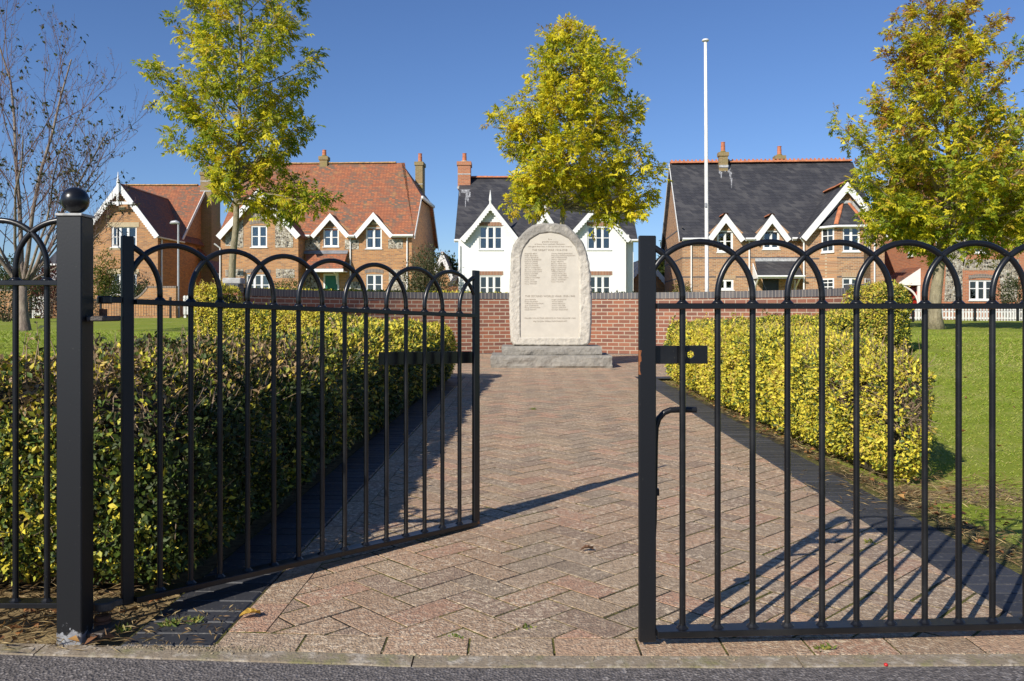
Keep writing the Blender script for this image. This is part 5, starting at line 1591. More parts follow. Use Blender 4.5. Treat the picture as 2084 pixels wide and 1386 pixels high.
# ================= white house in the middle
def white_house():
    H = House('white_house', 'white rendered house with slate roof and three front gables', 932, 42.0)
    PV = -0.55                                          # gabled front stands forward of the side strips
    uL, uR = H.U(933, PV), H.U(1274, PV)
    uEnd = H.U(1289)
    ze = H.Z(489, 0, PV); 
    holes = [H.rect(975, 1022.6, 460, 508, PV), H.rect(1195, 1243, 460, 508, PV), H.rect(975.5, 1021.5, 561, 603, PV), H.rect(1197, 1243, 561, 603, PV), H.rect(1098, 1124, 470, 508, PV)]
    apx = [(998, 413, 938, 1058), (1110, 429, 1070, 1150), (1216, 413, 1156, 1284)]
    polys = [[(uL, 0), (uR, 0), (uR, ze), (uL, ze)]]
    for a, ya, l, r in apx:
        ua, za = H.P(a, ya + 6, PV)
        polys.append([(H.U(l + 2, PV) if l > 938 else uL, ze), (H.U(r - 2, PV) if r < 1284 else uR, ze), (ua, za)])
    m = MB(); facade(m, polys, holes, PV)
    m.quad((uL, PV, 0), (uL, PV, ze), (uL, 0.2, ze), (uL, 0.2, 0)); m.quad((uR, 0.2, 0), (uR, 0.2, ze), (uR, PV, ze), (uR, PV, 0))
    v1 = 8.0
    zr = H.Z(362, 4, 4.0); zm = H.Z(487, 0, -0.3)
    sl = (zr - zm) / (4.0 + 0.3); ze0 = zm + 0.3 * sl
    for (a, b) in ((uR, uEnd),): m.quad((a, 0, 0), (b, 0, 0), (b, 0, ze0), (a, 0, ze0))
    u0, u1 = H.U(933), uEnd
    for u in (u0, u1):
        m.poly([(u, 0, 0), (u, v1, 0), (u, v1, ze0), (u, 4.0, zr - 0.1), (u, 0, ze0)])
    m.quad((u0, v1, 0), (u1, v1, 0), (u1, v1, ze0), (u0, v1, ze0))
    m.build('wall', M['render'], H.root)
    m = MB()
    cuts = [(H.U(l + 4), H.U(r - 4)) for _, _, l, r in apx]
    main_roof(m, H.U(925, -0.3) , H.U(1298, -0.3), 0, v1, ze0, zr, 0.3, cuts)
    m.build('roof', M['slate'], H.root)
    m = MB(); ridge_row(m, (H.U(958, 4.0), 4.0, zr + 0.05), (H.U(1288, 4.0), 4.0, zr + 0.05), 0.13)
    m.build('ridge_tiles', M['ridge_red'], H.root)
    for i, (a, ya, l, r) in enumerate(apx):
        vf = PV - 0.28
        ua, za = H.P(a, ya, vf); l_u, lz = H.U(l, vf), H.Z(489, 0, vf); r_u = H.U(r, vf)
        half = max(ua - l_u, r_u - ua)
        if i != 1: pass
        vb = (za - ze0) / sl + 0.25
        m = MB(); wing_roof(m, ua - half, ua + half, ua, lz, za, vf, vb, 0.10); gr = m.build('gable_roof', M['slate'], H.root)
        m = MB(); bargeboard(m, (ua, za + 0.02), (ua - half, lz + 0.02), vf - 0.002, 0.19, 0.05, 14); bargeboard(m, (ua, za + 0.02), (ua + half, lz + 0.02), vf - 0.055 - 0.002, 0.19, 0.05, 14)
        m.build('bargeboard', M['white'], H.root)
        m = MB(); m.tube([(ua, vf - 0.07, za - 0.30), (ua, vf - 0.07, za + 0.05), (ua, vf - 0.07, za + 0.12), (ua, vf - 0.07, za + 0.34), (ua, vf - 0.07, za + 0.62)], [0.055, 0.055, 0.075, 0.05, 0.008], 8); m.build('finial', M['white'], H.root)
    for i, h in enumerate(holes):
        window(H, h, PV, 3 if i < 4 else 2, 2, split=0.5 if i < 2 else 0.42, curtain=0.30 if i < 2 else 0.0)
    for x0, x1, yt, yb in ((974, 1024, 452, 459.6), (1194.5, 1244, 452, 459.6), (974.5, 1024, 552, 560), (1197, 1246, 552, 560)):
        soldier(H, H.rect(x0, x1, yt, yb, PV), PV, 'brick_soldier')
    u, zz = H.P(945.5, 331.7, 4.0)
    wu = 25.5 * 46 / F
    stack(H, u, 3.9, wu, 0.9, H.Z(384, u, 3.4), H.Z(331.5, u, 3.9), 'brick_red', potz=0.52, cap='stone', potr=0.13)
    m = MB(); m.box(u - wu / 2 - 0.03, u + wu / 2 + 0.03, 3.40, 3.449, H.Z(384, u, 3.4), H.Z(379, u, 3.4)); m.box(u - wu / 2 - 0.012, u + wu / 2 + 0.012, 3.43, 3.449, H.Z(355, u, 3.4), H.Z(353, u, 3.4)); m.build('flashing', M['lead_light'], H.root)
    def on_roof(px, py):
        v = 1.5
        for _ in range(12):
            uu = H.U(px, v); z = H.Z(py, uu, v); v = (z - ze0) / sl
        return uu, v, ze0 + v * sl
    lime_streaks(H, on_roof, sl, [(934, 386, 962, 393), (947, 391, 953, 408), (950, 398, 955, 412), (946, 402, 949, 423), (953, 391, 959, 402), (934.5, 390, 937, 400)])
    gutter(H, H.U(924, -0.35), H.U(934, -0.35), H.Z(489, 0, -0.35), -0.36); gutter(H, H.U(1285, -0.35), H.U(1299, -0.35), H.Z(489, 0, -0.35), -0.36)
    pipe(H, 936, 500, 640, PV - 0.05); pipe(H, 1277, 500, 640, -0.06)
white_house()

# ================= red roofed house with flint panels
def flint_house():
    D = 43.6
    H = House('flint_house', 'brick and flint house with big red tiled roof and a green front door', 838, D, R(-3.0))
    WV = -1.1                                           # gabled wing stands forward
    v1 = 8.2; vm = v1 / 2
    uLm = H.U(452)                                      # left end, behind the wing
    uw0, uw1 = H.U(449, WV), H.U(607, WV)
    zE = H.Z(478, H.U(700), -0.3)
    zr = H.Z(331.5, H.U(790, vm), vm)
    sl = (zr - zE) / (vm + 0.3); ze0 = zE + 0.3 * sl
    dorm = [(672, 434.5, 636, 716), (760, 432.5, 719, 801)]
    holes = [H.rect(658, 689.5, 464, 502), H.rect(744.5, 777, 462, 506), H.rect(745, 778.5, 558, 600), H.rect(658, 690, 557, 640)]
    polys = [[(uw1 - 0.3, 0), (0, 0), (0, ze0), (uw1 - 0.3, ze0)]]
    for a, ya, l, r in dorm:
        ua, za = H.P(a, ya + 4); polys.append([(H.U(l + 3), ze0 - 0.0), (H.U(r - 3), ze0), (ua, za)])
    m = MB(); facade(m, polys, holes, 0.0)
    hz = H.Z(399, 0, 2.2)
    vh = (hz - ze0) / sl; vh2 = v1 - vh
    m.poly([(0, 0, 0), (0, v1, 0), (0, v1, ze0), (0, vh2, hz - 0.12), (0, vh, hz - 0.12), (0, 0, ze0)])
    m.quad((uLm, v1, 0), (0, v1, 0), (0, v1, ze0), (uLm, v1, ze0))
    m.poly([(uLm, 0, 0), (uLm, v1, 0), (uLm, v1, ze0), (uLm, vm, zr - 0.1), (uLm, 0, ze0)])
    # wing
    wh = [H.rect(510.5, 543.5, 459, 503, WV), H.rect(501, 549, 558, 602, WV)]
    apu, apz = H.P(526, 384, WV - 0.3)
    eL = H.U(440, WV - 0.3); zeW = H.Z(481, eL, WV - 0.3)
    half = apu - eL
    slw = (apz - zeW) / half
    zl = apz - (apu - uw0) * slw; zr_ = apz - (uw1 - apu) * slw
    facade(m, [[(uw0, 0), (uw1, 0), (uw1, zr_), (uw0, zl)], [(uw0, zl), (uw1, zr_), (apu, apz - 0.1)]], wh, WV)
    m.quad((uw1, WV, 0), (uw1, 0.3, 0), (uw1, 0.3, zr_), (uw1, WV, zr_)); m.quad((uw0, 3, 0), (uw0, WV, 0), (uw0, WV, zl), (uw0, 3, zl))
    m.build('wall', M['brick_tan'], H.root)
    m = MB(); main_roof(m, uLm - 0.1, 0.18, 0, v1, ze0, zr, 0.3, [(H.U(l + 6), H.U(r - 6)) for _, _, l, r in dorm] + [(uLm, uw1)], hip=(hz, H.U(845, 1.9) - H.U(806, vm)))
    m.build('roof', M['tile_red'], H.root)
    m = MB(); ridge_row(m, (uLm, vm, zr + 0.03), (H.U(806, vm), vm, zr + 0.03)); m.build('ridge_tiles', M['ridge_lichen'], H.root)
    vb = (apz - ze0) / sl + 0.3
    m = MB(); wing_roof(m, apu - half, apu + half, apu, zeW, apz, WV - 0.3, vb); m.build('gable_roof', M['tile_brown'], H.root)
    m = MB()
    for e in (-1, 1): bargeboard(m, (apu, apz + 0.03), (apu + e * half, zeW + 0.03), WV - 0.302 - (0.052 if e > 0 else 0), 0.30, 0.05)
    m.build('bargeboard', M['white'], H.root)
    for a, ya, l, r in dorm:
        vf = -0.26; ua, za = H.P(a, ya, vf); zl_ = H.Z(480, ua, vf); hf = (H.U(r, vf) - H.U(l, vf)) / 2
        vbk = (za - ze0) / sl + 0.25
        m = MB(); wing_roof(m, ua - hf, ua + hf, ua, zl_, za, vf, vbk, 0.09); m.build('gable_roof', M['tile_red'], H.root)
        m = MB()
        for e in (-1, 1): bargeboard(m, (ua, za + 0.02), (ua + e * hf, zl_ + 0.02), vf - 0.002 - (0.052 if e > 0 else 0), 0.23, 0.05)
        m.build('bargeboard', M['white'], H.root)
    # flint
    q = lambda x, y: (420 + x * 0.2597, 280 + y * 0.2597)
    for pts in ([(345, 640), (355, 610), (490, 490), (530, 560), (560, 600), (610, 640)], [(240, 690), (290, 640), (290, 862), (235, 862)], [(150, 760), (200, 735), (200, 850), (150, 850)],
                [(540, 640), (610, 640), (680, 710), (680, 862), (540, 862)], [(220, 1030), (290, 1030), (290, 1088), (220, 1088)], [(545, 1030), (690, 1030), (690, 1100), (545, 1100)], [(150, 1035), (190, 1035), (190, 1090), (150, 1090)]):
        flint(H, [q(*p) for p in pts], WV)
    for pts in ([(775, 800), (890, 770), (890, 880), (775, 880)], [(1085, 800), (1195, 800), (1195, 875), (1085, 875)], [(1425, 795), (1540, 795), (1540, 870), (1425, 870)], [(1430, 1035), (1565, 1035), (1565, 1250), (1430, 1250)],
                [(1090, 1130), (1215, 1130), (1215, 1250), (1090, 1250)], [(775, 1060), (890, 1060), (890, 1250), (775, 1250)]):
        flint(H, [q(*p) for p in pts], 0.0)
    for i, h in enumerate(holes[:3]): window(H, h, 0.0, 2, 2, arch=0.06, curtain=(0.42, 0.30, 0.0)[i])
    window(H, wh[0], WV, 2, 2, arch=0.07, curtain=0.48); window(H, wh[1], WV, 3, 2, arch=0.07, curtain=0.3)
    # arched brick heads
    for (x0, x1, yt, yb, v, ar) in ((508, 546, 451, 457.5, WV, 0.07), (499, 551, 549, 556.5, WV, 0.07), (742.5, 780.5, 549.5, 556.5, 0, 0.06), (655, 692, 549.5, 556, 0, 0.06)):
        soldier(H, H.rect(x0, x1, yt, yb, v), v, 'brick_arch', 'arch', ar)
    for a, yb, yt in ((672, 461, 452), (760, 459, 450)):
        u0, z0 = H.P(a - 12, yb); u1, _ = H.P(a + 12, yb); _, z1 = H.P(a, yt)
        m = MB(); m.extrude_y([(u0, z0), (u1, z0), ((u0 + u1) / 2, z1 + 0.1)], -0.012, 0.01); m.build('arch', M['brick_arch'], H.root)
    # door
    u0, u1, z0, z1 = holes[3]
    m = MB(); m.box(u0, u0 + 0.09, 0.01, 0.1, z0, z1); m.box(u1 - 0.09, u1, 0.01, 0.1, z0, z1); m.box(u0 + 0.09, u1 - 0.09, 0.01, 0.1, z1 - 0.10, z1); df = m.build('door', M['white'], H.root)
    m = MB(); m.box(u0 + 0.091, u1 - 0.091, 0.05, 0.085, z0, z1 - 0.101); dd = m.build('door_leaf', M['green_door'], df)
    # canopy over the door
    ul, zt = H.P(621, 511); ur = H.U(708); vf = -1.05
    zb = H.Z(546, ul, vf)
    m = MB(); m.slab([(H.U(632, vf) - 0.15, vf, zb), (H.U(697, vf), vf, zb), (ur, 0, zt), (ul, 0, zt)], 0.08); po = m.build('porch_roof', M['tile_red'], H.root)
    m = MB(); m.slab([(ul - 0.02, -0.22, zt - 0.2 * (zt - zb) + 0.04), (ur + 0.02, -0.22, zt - 0.2 * (zt - zb) + 0.04), (ur + 0.02, -0.016, zt + 0.03), (ul - 0.02, -0.016, zt + 0.03)], 0.02); m.build('lead_flashing', M['lead'], po)
    m = MB(); m.box(H.U(632, vf) - 0.2, H.U(699, vf), vf - 0.06, vf - 0.01, zb - 0.19, zb - 0.03); m.box(H.U(632, vf) - 0.1, H.U(699, vf) - 0.05, vf + 0.02, -0.02, zb - 0.18, zb - 0.12); m.build('fascia', M['white'], po)
    ub = H.U(697)
    m = MB(); m.tube([(ub - 0.25, -0.06, H.Z(578, 0)), (ub - 0.25, -0.3, H.Z(560, 0)), (ub - 0.25, -0.85, zb - 0.18)], 0.045, 6); m.box(ub - 0.30, ub - 0.20, -0.12, -0.02, H.Z(578, 0), zb - 0.18); m.build('bracket', M['white'], po)
    gutter(H, uw1 + 0.02, H.U(634), H.Z(480, uw1, -0.36), -0.36); gutter(H, H.U(800), H.U(841, -0.3), H.Z(479, 0, -0.36), -0.36); gutter(H, H.U(712), H.U(724), H.Z(480, -2, -0.36), -0.36)
    pipe(H, 448, 505, 640, WV - 0.05, swan=-0.25); pipe(H, 611, 492, 640, -0.06, swan=0.0); pipe(H, 713, 480, 640); pipe(H, 828.5, 482, 640)
    # alarm box in the dormer gable
    r = H.rect(757, 770, 451, 457)
    m = MB(); m.box(r[0], r[1], -0.09, -0.013, r[2], r[3], 0.02); m.build('alarm_box', M['lintel'], H.root)
    # chimneys
    u = H.U(660, vm); stack(H, u, vm, 0.44, 0.44, zr - 0.3, H.Z(319.5, u, vm), 'stack_mossy', potz=0.40, potr=0.13)
    u = H.U(855, vm + 0.7); stack(H, u, vm + 0.7, 0.42, 0.9, H.Z(400, u, vm), H.Z(327.5, u, vm), 'stack_mossy', potz=0.55, potr=0.13)
    m = MB(); m.box(u - 0.22, u + 0.22, vm + 0.7 - 0.465, vm + 0.7 - 0.452, H.Z(374, u, vm), H.Z(372.5, u, vm)); m.build('flashing', M['lead_light'], H.root)
    # barge of the half-hipped end
    m = MB(); m.slab([(0.185, -0.28, zE + 0.02), (0.185, vh, hz + 0.02), (0.185, vh, hz - 0.2), (0.185, -0.28, zE - 0.2)], 0.03) if False else m.extrude_x([(-0.3, zE), (vh, hz - 0.02), (vh, hz - 0.22), (-0.3, zE - 0.22)], 0.185, 0.215); m.extrude_x([(v1 + 0.3, zE), (vh2, hz - 0.02), (vh2, hz - 0.22), (v1 + 0.3, zE - 0.22)], 0.185, 0.215)
    m.box(0.185, 0.30, vh - 0.1, vh2 + 0.1, hz - 0.17, hz - 0.03)
    m.build('bargeboard', M['white_worn'], H.root)
flint_house()

# ================= far left house
def gable_house():
    D = 43.6
    H = House('gable_house', 'orange brick house with scalloped white gable boards at the far left', 322, D)
    MV = 3.1; v1 = MV + 7.3; vm = MV + 3.65           # main block stands behind the gabled wing
    ax, ay = 243, 372
    vf = -0.3
    apu, apz = H.P(ax, ay, vf); eR = H.U(325, vf); zeW = H.Z(481, eR, vf)
    half = eR - apu; eL = apu - half
    w1 = 0.0 - 0.02; w0 = eL + (eR - w1)
    slw = (apz - zeW) / half; zw = apz - (w1 - apu) * slw
    holes = [H.rect(226.5, 278, 461, 503), H.rect(226, 278, 557, 600)]
    m = MB(); facade(m, [[(w0, 0), (w1, 0), (w1, zw), (w0, zw)], [(w0, zw), (w1, zw), (apu, apz - 0.1)]], holes, 0.0)
    ue = H.U(366, MV)
    zE = H.Z(487, ue, MV - 0.2); zr = H.Z(377, ue, vm); sl = (zr - zE) / (vm - MV + 0.2); ze0 = zE + 0.2 * sl
    m.quad((w1, 0, 0), (w1, MV + 2, 0), (w1, MV + 2, zw), (w1, 0, zw)); m.quad((w0, MV + 2, 0), (w0, 0, 0), (w0, 0, zw), (w0, MV + 2, zw))
    u0 = H.U(192, MV)
    m.poly([(ue, MV, 0), (ue, v1, 0), (ue, v1, ze0), (ue, vm, zr - 0.1), (ue, MV, ze0)])
    m.quad((u0, MV, 0), (w0, MV, 0), (w0, MV, ze0), (u0, MV, ze0)); m.quad((w1, MV, 0), (ue, MV, 0), (ue, MV, ze0), (w1, MV, ze0)); m.quad((u0, v1, 0), (ue, v1, 0), (ue, v1, ze0), (u0, v1, ze0))
    m.poly([(u0, MV, 0), (u0, v1, 0), (u0, v1, ze0), (u0, vm, zr - 0.1), (u0, MV, ze0)])
    m.build('wall', M['brick_tan'], H.root)
    m = MB(); main_roof(m, u0 - 0.2, ue + 0.18, MV, v1, ze0, zr, 0.2, [(w0 - 0.2, w1 + 0.02)]); m.build('roof', M['tile_red'], H.root)
    m = MB(); ridge_row(m, (u0, vm, zr + 0.03), (H.U(403, vm), vm, zr + 0.03)); m.build('ridge_tiles', M['ridge_lichen'], H.root)
    vb = MV + (apz - ze0) / sl + 0.3
    m = MB(); wing_roof(m, eL, eR, apu, zeW, apz, vf, vb); m.build('gable_roof', M['tile_brown'], H.root)
    m = MB()
    for e in (-1, 1): bargeboard(m, (apu, apz + 0.03), (apu + e * half, zeW + 0.03), vf - 0.002 - (0.052 if e > 0 else 0), 0.24, 0.05, 22)
    zc = H.Z(411, apu, vf); hw = (apz - zc) / slw
    m.box(apu - hw, apu + hw, vf - 0.16, vf - 0.115, zc - 0.14, zc); m.box(apu - 0.055, apu + 0.055, vf - 0.215, vf - 0.165, zc - 0.22, apz + 0.05)
    m.build('bargeboard', M['white'], H.root)
    m = MB(); m.tube([(apu, vf - 0.15, apz + 0.05), (apu, vf - 0.15, apz + 0.16), (apu, vf - 0.15, apz + 0.2), (apu, vf - 0.15, apz + 0.55)], [0.05, 0.075, 0.045, 0.01], 8); m.build('finial', M['white'], H.root)
    m = MB()
    bargeboard_pts = [(MV - 0.2, zE + 0.02), (vm, zr), (vm, zr - 0.26), (MV - 0.2, zE - 0.2)]
    m.extrude_x(bargeboard_pts, ue + 0.185, ue + 0.225); m.extrude_x([(v1 + 0.2, zE + 0.02), (vm, zr), (vm, zr - 0.26), (v1 + 0.2, zE - 0.2)], ue + 0.185, ue + 0.225); m.build('bargeboard', M['white_worn'], H.root)
    window(H, holes[0], 0, 3, 2, curtain=0.12); window(H, holes[1], 0, 3, 2, curtain=0.3)
    for r in ((219, 283, 452.5, 462), (218, 283, 547.5, 557), (222, 282, 503.5, 508)): soldier(H, H.rect(*r), 0.0, 'lintel', 'stone_lintel', proud=0.02)
    r = H.rect(243, 256, 421, 428); m = MB(); m.box(r[0], r[1], -0.1, -0.002, r[2], r[3], 0.02); m.build('alarm_box', M['lintel'], H.root)
    # open casement
    u = H.U(238); z0, z1 = holes[0][2] + 0.08, holes[0][3] - 0.06
    m = MB(); m.box(u - 0.02, u + 0.02, -0.40, 0.03, z0, z0 + 0.05); m.box(u - 0.02, u + 0.02, -0.40, 0.03, z1 - 0.05, z1); m.box(u - 0.02, u + 0.02, -0.40, -0.35, z0 + 0.05, z1 - 0.05); m.box(u - 0.02, u + 0.02, -0.02, 0.03, z0 + 0.05, z1 - 0.05); m.build('open_casement', M['white'], H.root)
    # gable chimney breast on the end wall
    vc = vm + 0.3
    m = MB(); m.box(ue - 0.05, ue + 0.62, vc - 0.75, vc + 0.75, 0, H.Z(352, ue, vm) - 0.2); m.box(ue - 0.1, ue + 0.67, vc - 0.80, vc + 0.80, H.Z(352, ue, vm) - 0.2, H.Z(352, ue, vm)); c = m.build('chimney', M['stack_mossy'], H.root)
    zt = H.Z(352, ue, vm)
    m = MB(); m.lathe([(0.16, zt), (0.14, zt + 0.1), (0.12, zt + 0.3), (0.13, zt + 0.4), (0.07, zt + 0.55), (0.02, zt + 0.62)], 12, (ue + 0.28, vc)); m.build('chimney_pot', M['pot'], c)
    m = MB()
    for z in (H.Z(371, ue, vm), H.Z(391, ue, vm)): m.box(ue - 0.07, ue + 0.64, vc - 0.765, vc + 0.765, z - 0.03, z + 0.03)
    m.build('flashing', M['lead_light'], H.root)
    m = MB(); m.tube([(w1 + 0.16, -0.3, zeW - 0.03), (w1 + 0.16, MV, zeW - 0.03)], 0.06, 8); m.build('gutter', M['white'], H.root)
    m = MB(); m.tube([(w1 + 0.06, 0.35, 0), (w1 + 0.06, 0.35, zeW - 0.1)], 0.045, 8); m.build('downpipe', M['white'], H.root)
    # lean-to on the end wall
    ua = ue + 0.02
    m = MB(); m.slab([(ue, MV + 2.6, H.Z(505, ue, MV + 2.6)), (ue, MV + 5.6, H.Z(505, ue, MV + 2.6)), (ue + 1.3, MV + 5.6, H.Z(556, ue, MV + 2.6)), (ue + 1.3, MV + 2.6, H.Z(556, ue, MV + 2.6))], 0.1); m.build('porch_roof', M['tile_brown'], H.root)
    m = MB(); m.box(ue + 0.9, ue + 1.38, MV + 2.55, MV + 2.59, H.Z(561, ue, MV + 2.6), H.Z(556, ue, MV + 2.6)); m.build('fascia', M['white'], H.root)
gable_house()

# ================= slate roofed brown brick house on the right
def slate_house():
    D = 42.0
    H = House('slate_house', 'brown brick house with tall slate roof, red ridge and a two storey bay', 1389, D, R(-4.0))
    v1 = 8.0; vm = 4.0
    uR = H.U(1781)
    zE = H.Z(486, H.U(1500), -0.3); zr = H.Z(332, H.U(1500, vm), vm); sl = (zr - zE) / (vm + 0.3); ze0 = zE + 0.3 * sl
    dorm = [(1477, 436, 1438, 1516), (1571, 437, 1533, 1610)]
    holes = [H.rect(1459, 1492, 469, 513), H.rect(1552, 1586.5, 469, 507), H.rect(1459, 1493, 568.5, 590), H.rect(1552, 1585, 568, 640)]
    WV = -0.9
    w0 = H.U(1640, WV)
    polys = [[(0, 0), (w0 + 0.4, 0), (w0 + 0.4, ze0), (0, ze0)]]
    for a, ya, l, r in dorm:
        ua, za = H.P(a, ya + 4); polys.append([(H.U(l + 3), ze0), (H.U(r - 3), ze0), (ua, za)])
    m = MB(); facade(m, polys, holes, 0.0)
    m.poly([(0, v1, 0), (0, 0, 0), (0, 0, ze0), (0, vm, zr - 0.1), (0, v1, ze0)])
    m.poly([(uR, 0, 0), (uR, v1, 0), (uR, v1, ze0), (uR, vm, zr - 0.1), (uR, 0, ze0)]); m.quad((0, v1, 0), (uR, v1, 0), (uR, v1, ze0), (0, v1, ze0))
    # wing with bay
    vf = WV - 0.3
    apu, apz = H.P(1724, 372, vf); eL = H.U(1630, vf); zeW = H.Z(484, eL, vf); half = apu - eL; slw = (apz - zeW) / half
    w1 = 2 * apu - w0; zw = apz - (apu - w0) * slw
    b0, b1 = H.U(1668, WV), 2 * apu - H.U(1668, WV)
    facade(m, [[(w0, 0), (w1, 0), (w1, zw), (w0, zw)], [(w0, zw), (w1, zw), (apu, apz - 0.1)]], [], WV)
    m.quad((w0, 0.3, 0), (w0, WV, 0), (w0, WV, zw), (w0, 0.3, zw)); m.quad((w1, WV, 0), (w1, 0.3, 0), (w1, 0.3, zw), (w1, WV, zw))
    m.build('wall', M['brick_brown'], H.root)
    # canted two-storey bay
    bv = WV - 0.75; f0, f1 = H.U(1703, bv), 2 * apu - H.U(1703, bv)
    zb = H.Z(459, f0, bv)
    fh = [H.rect(1715, 1750, 462, 512, bv), H.rect(1714, 1750, 565, 592, bv)]
    m = MB(); facade(m, [[(f0, 0), (f1, 0), (f1, zb), (f0, zb)]], fh, bv)
    m.quad((b0, WV, 0), (f0, bv, 0), (f0, bv, zb), (b0, WV, zb)); m.quad((f1, bv, 0), (b1, WV, 0), (b1, WV, zb), (f1, bv, zb))
    bay = m.build('bay', M['brick_brown'], H.root)
    window(H, fh[0], bv, 2, 3, curtain=0, backing=False); window(H, fh[1], bv, 2, 2, backing=False)
    # windows on the canted sides
    for sg, (pa, pb) in enumerate((((b0, WV), (f0, bv)), ((f1, bv), (b1, WV)))):
        for (zt, zbm) in ((H.Z(462, f0, bv), H.Z(512, f0, bv)), (H.Z(566, f0, bv), H.Z(592, f0, bv))):
            e = bpy.data.objects.new('window', None); 
            A = np.array(pa); B = np.array(pb); d = B - A; L = np.linalg.norm(d); d /= L
            me = MB(); a0, a1 = L * 0.14, L * 0.86; fr = 0.07
            me.box(a0, a0 + fr, -0.03, 0.03, zbm, zt); me.box(a1 - fr, a1, -0.03, 0.03, zbm, zt); me.box(a0 + fr, a1 - fr, -0.03, 0.03, zbm, zbm + fr); me.box(a0 + fr, a1 - fr, -0.03, 0.03, zt - fr, zt)
            me.box((a0 + a1) / 2 - 0.02, (a0 + a1) / 2 + 0.02, -0.02, 0.02, zbm + fr, zt - fr)
            for k in (1, 2): me.box(a0 + fr, a1 - fr, -0.018, 0.018, zbm + (zt - zbm) * k / 3 - 0.02, zbm + (zt - zbm) * k / 3 + 0.02)
            me.box(a0 - 0.03, a1 + 0.03, -0.07, -0.031, zbm - 0.05, zbm)
            me.v = [(A[0] + d[0] * x - d[1] * y, A[1] + d[1] * x + d[0] * y, z) for x, y, z in me.v]
            w_ = me.build('window', M['white'], H.root)
            bpy.data.objects.remove(e)
            g_ = MB(); off = -0.012
            g_.quad(*[(A[0] + d[0] * x - d[1] * off, A[1] + d[1] * x + d[0] * off, z) for x, z in ((a0, zbm), (a1, zbm), (a1, zt), (a0, zt))]); g_.build('pane', M['glass_dark'], w_)
    # bay roof
    m = MB(); zt2 = H.Z(414, f0, WV)
    t0, t1 = H.U(1712, WV), 2 * apu - H.U(1712, WV); o = 0.18
    m.slab([(f0 - o * 0.6, bv - o, zb), (f1 + o * 0.6, bv - o, zb), (t1, WV - 0.005, zt2), (t0, WV - 0.005, zt2)], 0.06); m.slab([(b0 - o, WV - 0.005, zb), (f0 - o * 0.6, bv - o, zb), (t0, WV - 0.005, zt2)], 0.06); m.slab([(f1 + o * 0.6, bv - o, zb), (b1 + o, WV - 0.005, zb), (t1, WV - 0.005, zt2)], 0.06)
    br = m.build('bay_roof', M['slate'], H.root)
    m = MB(); ridge_row(m, (f0 - o * 0.6, bv - o, zb + 0.05), (t0, WV - 0.03, zt2 + 0.05), 0.09); m.build('hip_tiles', M['ridge_red'], br); m = MB(); ridge_row(m, (f1 + o * 0.6, bv - o, zb + 0.05), (t1, WV - 0.03, zt2 + 0.05), 0.09); m.build('hip_tiles', M['ridge_red'], br)
    m = MB(); m.box(t0 - 0.1, t1 + 0.1, WV - 0.09, WV - 0.02, zt2 - 0.02, zt2 + 0.12); m.slab([(b0 - o - 0.05, WV - 0.012, zb + 0.1), (b0 - o + 0.25, WV - 0.06, zb + 0.1), (t0 + 0.02, WV - 0.06, zt2 + 0.1), (t0 - 0.28, WV - 0.012, zt2 + 0.1)], 0.03); m.slab([(b1 + o + 0.05, WV - 0.012, zb + 0.1), (b1 + o - 0.25, WV - 0.06, zb + 0.1), (t1 - 0.02, WV - 0.06, zt2 + 0.1), (t1 + 0.28, WV - 0.012, zt2 + 0.1)], 0.03); m.build('lead_flashing', M['lead_light'], br)
    m = MB(); m.tube([(b0 - o, WV - 0.05, zb - 0.05), (f0 - o * 0.6, bv - o - 0.04, zb - 0.05), (f1 + o * 0.6, bv - o - 0.04, zb - 0.05), (b1 + o, WV - 0.05, zb - 0.05)], 0.06, 8); m.build('gutter', M['white'], br)
    # roofs
    m = MB(); main_roof(m, -0.18, uR + 0.18, 0, v1, ze0, zr, 0.3, [(H.U(l + 6), H.U(r - 6)) for _, _, l, r in dorm] + [(w0 - 0.1, w1 + 0.1)]); m.build('roof', M['slate'], H.root)
    m = MB(); ridge_row(m, (-0.15, vm, zr + 0.06), (uR + 0.15, vm, zr + 0.06), 0.17, 0.22); m.build('ridge_tiles', M['ridge_red'], H.root)
    m = MB()
    for k in range(int((uR + 0.2) / 0.22)):
        u = -0.1 + k * 0.22; m.box(u, u + 0.09, vm - 0.03, vm + 0.03, zr + 0.12, zr + 0.22)
    m.build('ridge_crest', M['ridge_red'], H.root)
    vb = (apz - ze0) / sl + 0.3
    m = MB(); wing_roof(m, apu - half, apu + half, apu, zeW, apz, vf, vb); m.build('gable_roof', M['slate'], H.root)
    m = MB(); ridge_row(m, (apu, vf, apz + 0.05), (apu, vb, apz + 0.05), 0.14); m.build('ridge_tiles', M['ridge_red'], H.root)
    m = MB()
    for e in (-1, 1): bargeboard(m, (apu, apz + 0.03), (apu + e * half, zeW + 0.03), vf - 0.002 - (0.052 if e > 0 else 0), 0.30, 0.05)
    m.build('bargeboard', M['white'], H.root)
    for a, ya, l, r in dorm:
        vf2 = -0.26; ua, za = H.P(a, ya, vf2); zl_ = H.Z(488, ua, vf2); hf = (H.U(r, vf2) - H.U(l, vf2)) / 2; vbk = (za - ze0) / sl + 0.25
        m = MB(); wing_roof(m, ua - hf, ua + hf, ua, zl_, za, vf2, vbk, 0.09); m.build('gable_roof', M['slate'], H.root)
        m = MB(); ridge_row(m, (ua, vf2 - 0.02, za + 0.03), (ua, vbk, za + 0.03), 0.12); m.build('ridge_tiles', M['ridge_red'], H.root)
        m = MB()
        for e in (-1, 1): bargeboard(m, (ua, za + 0.02), (ua + e * hf, zl_ + 0.02), vf2 - 0.002 - (0.052 if e > 0 else 0), 0.27, 0.05)
        m.build('bargeboard', M['white'], H.root)
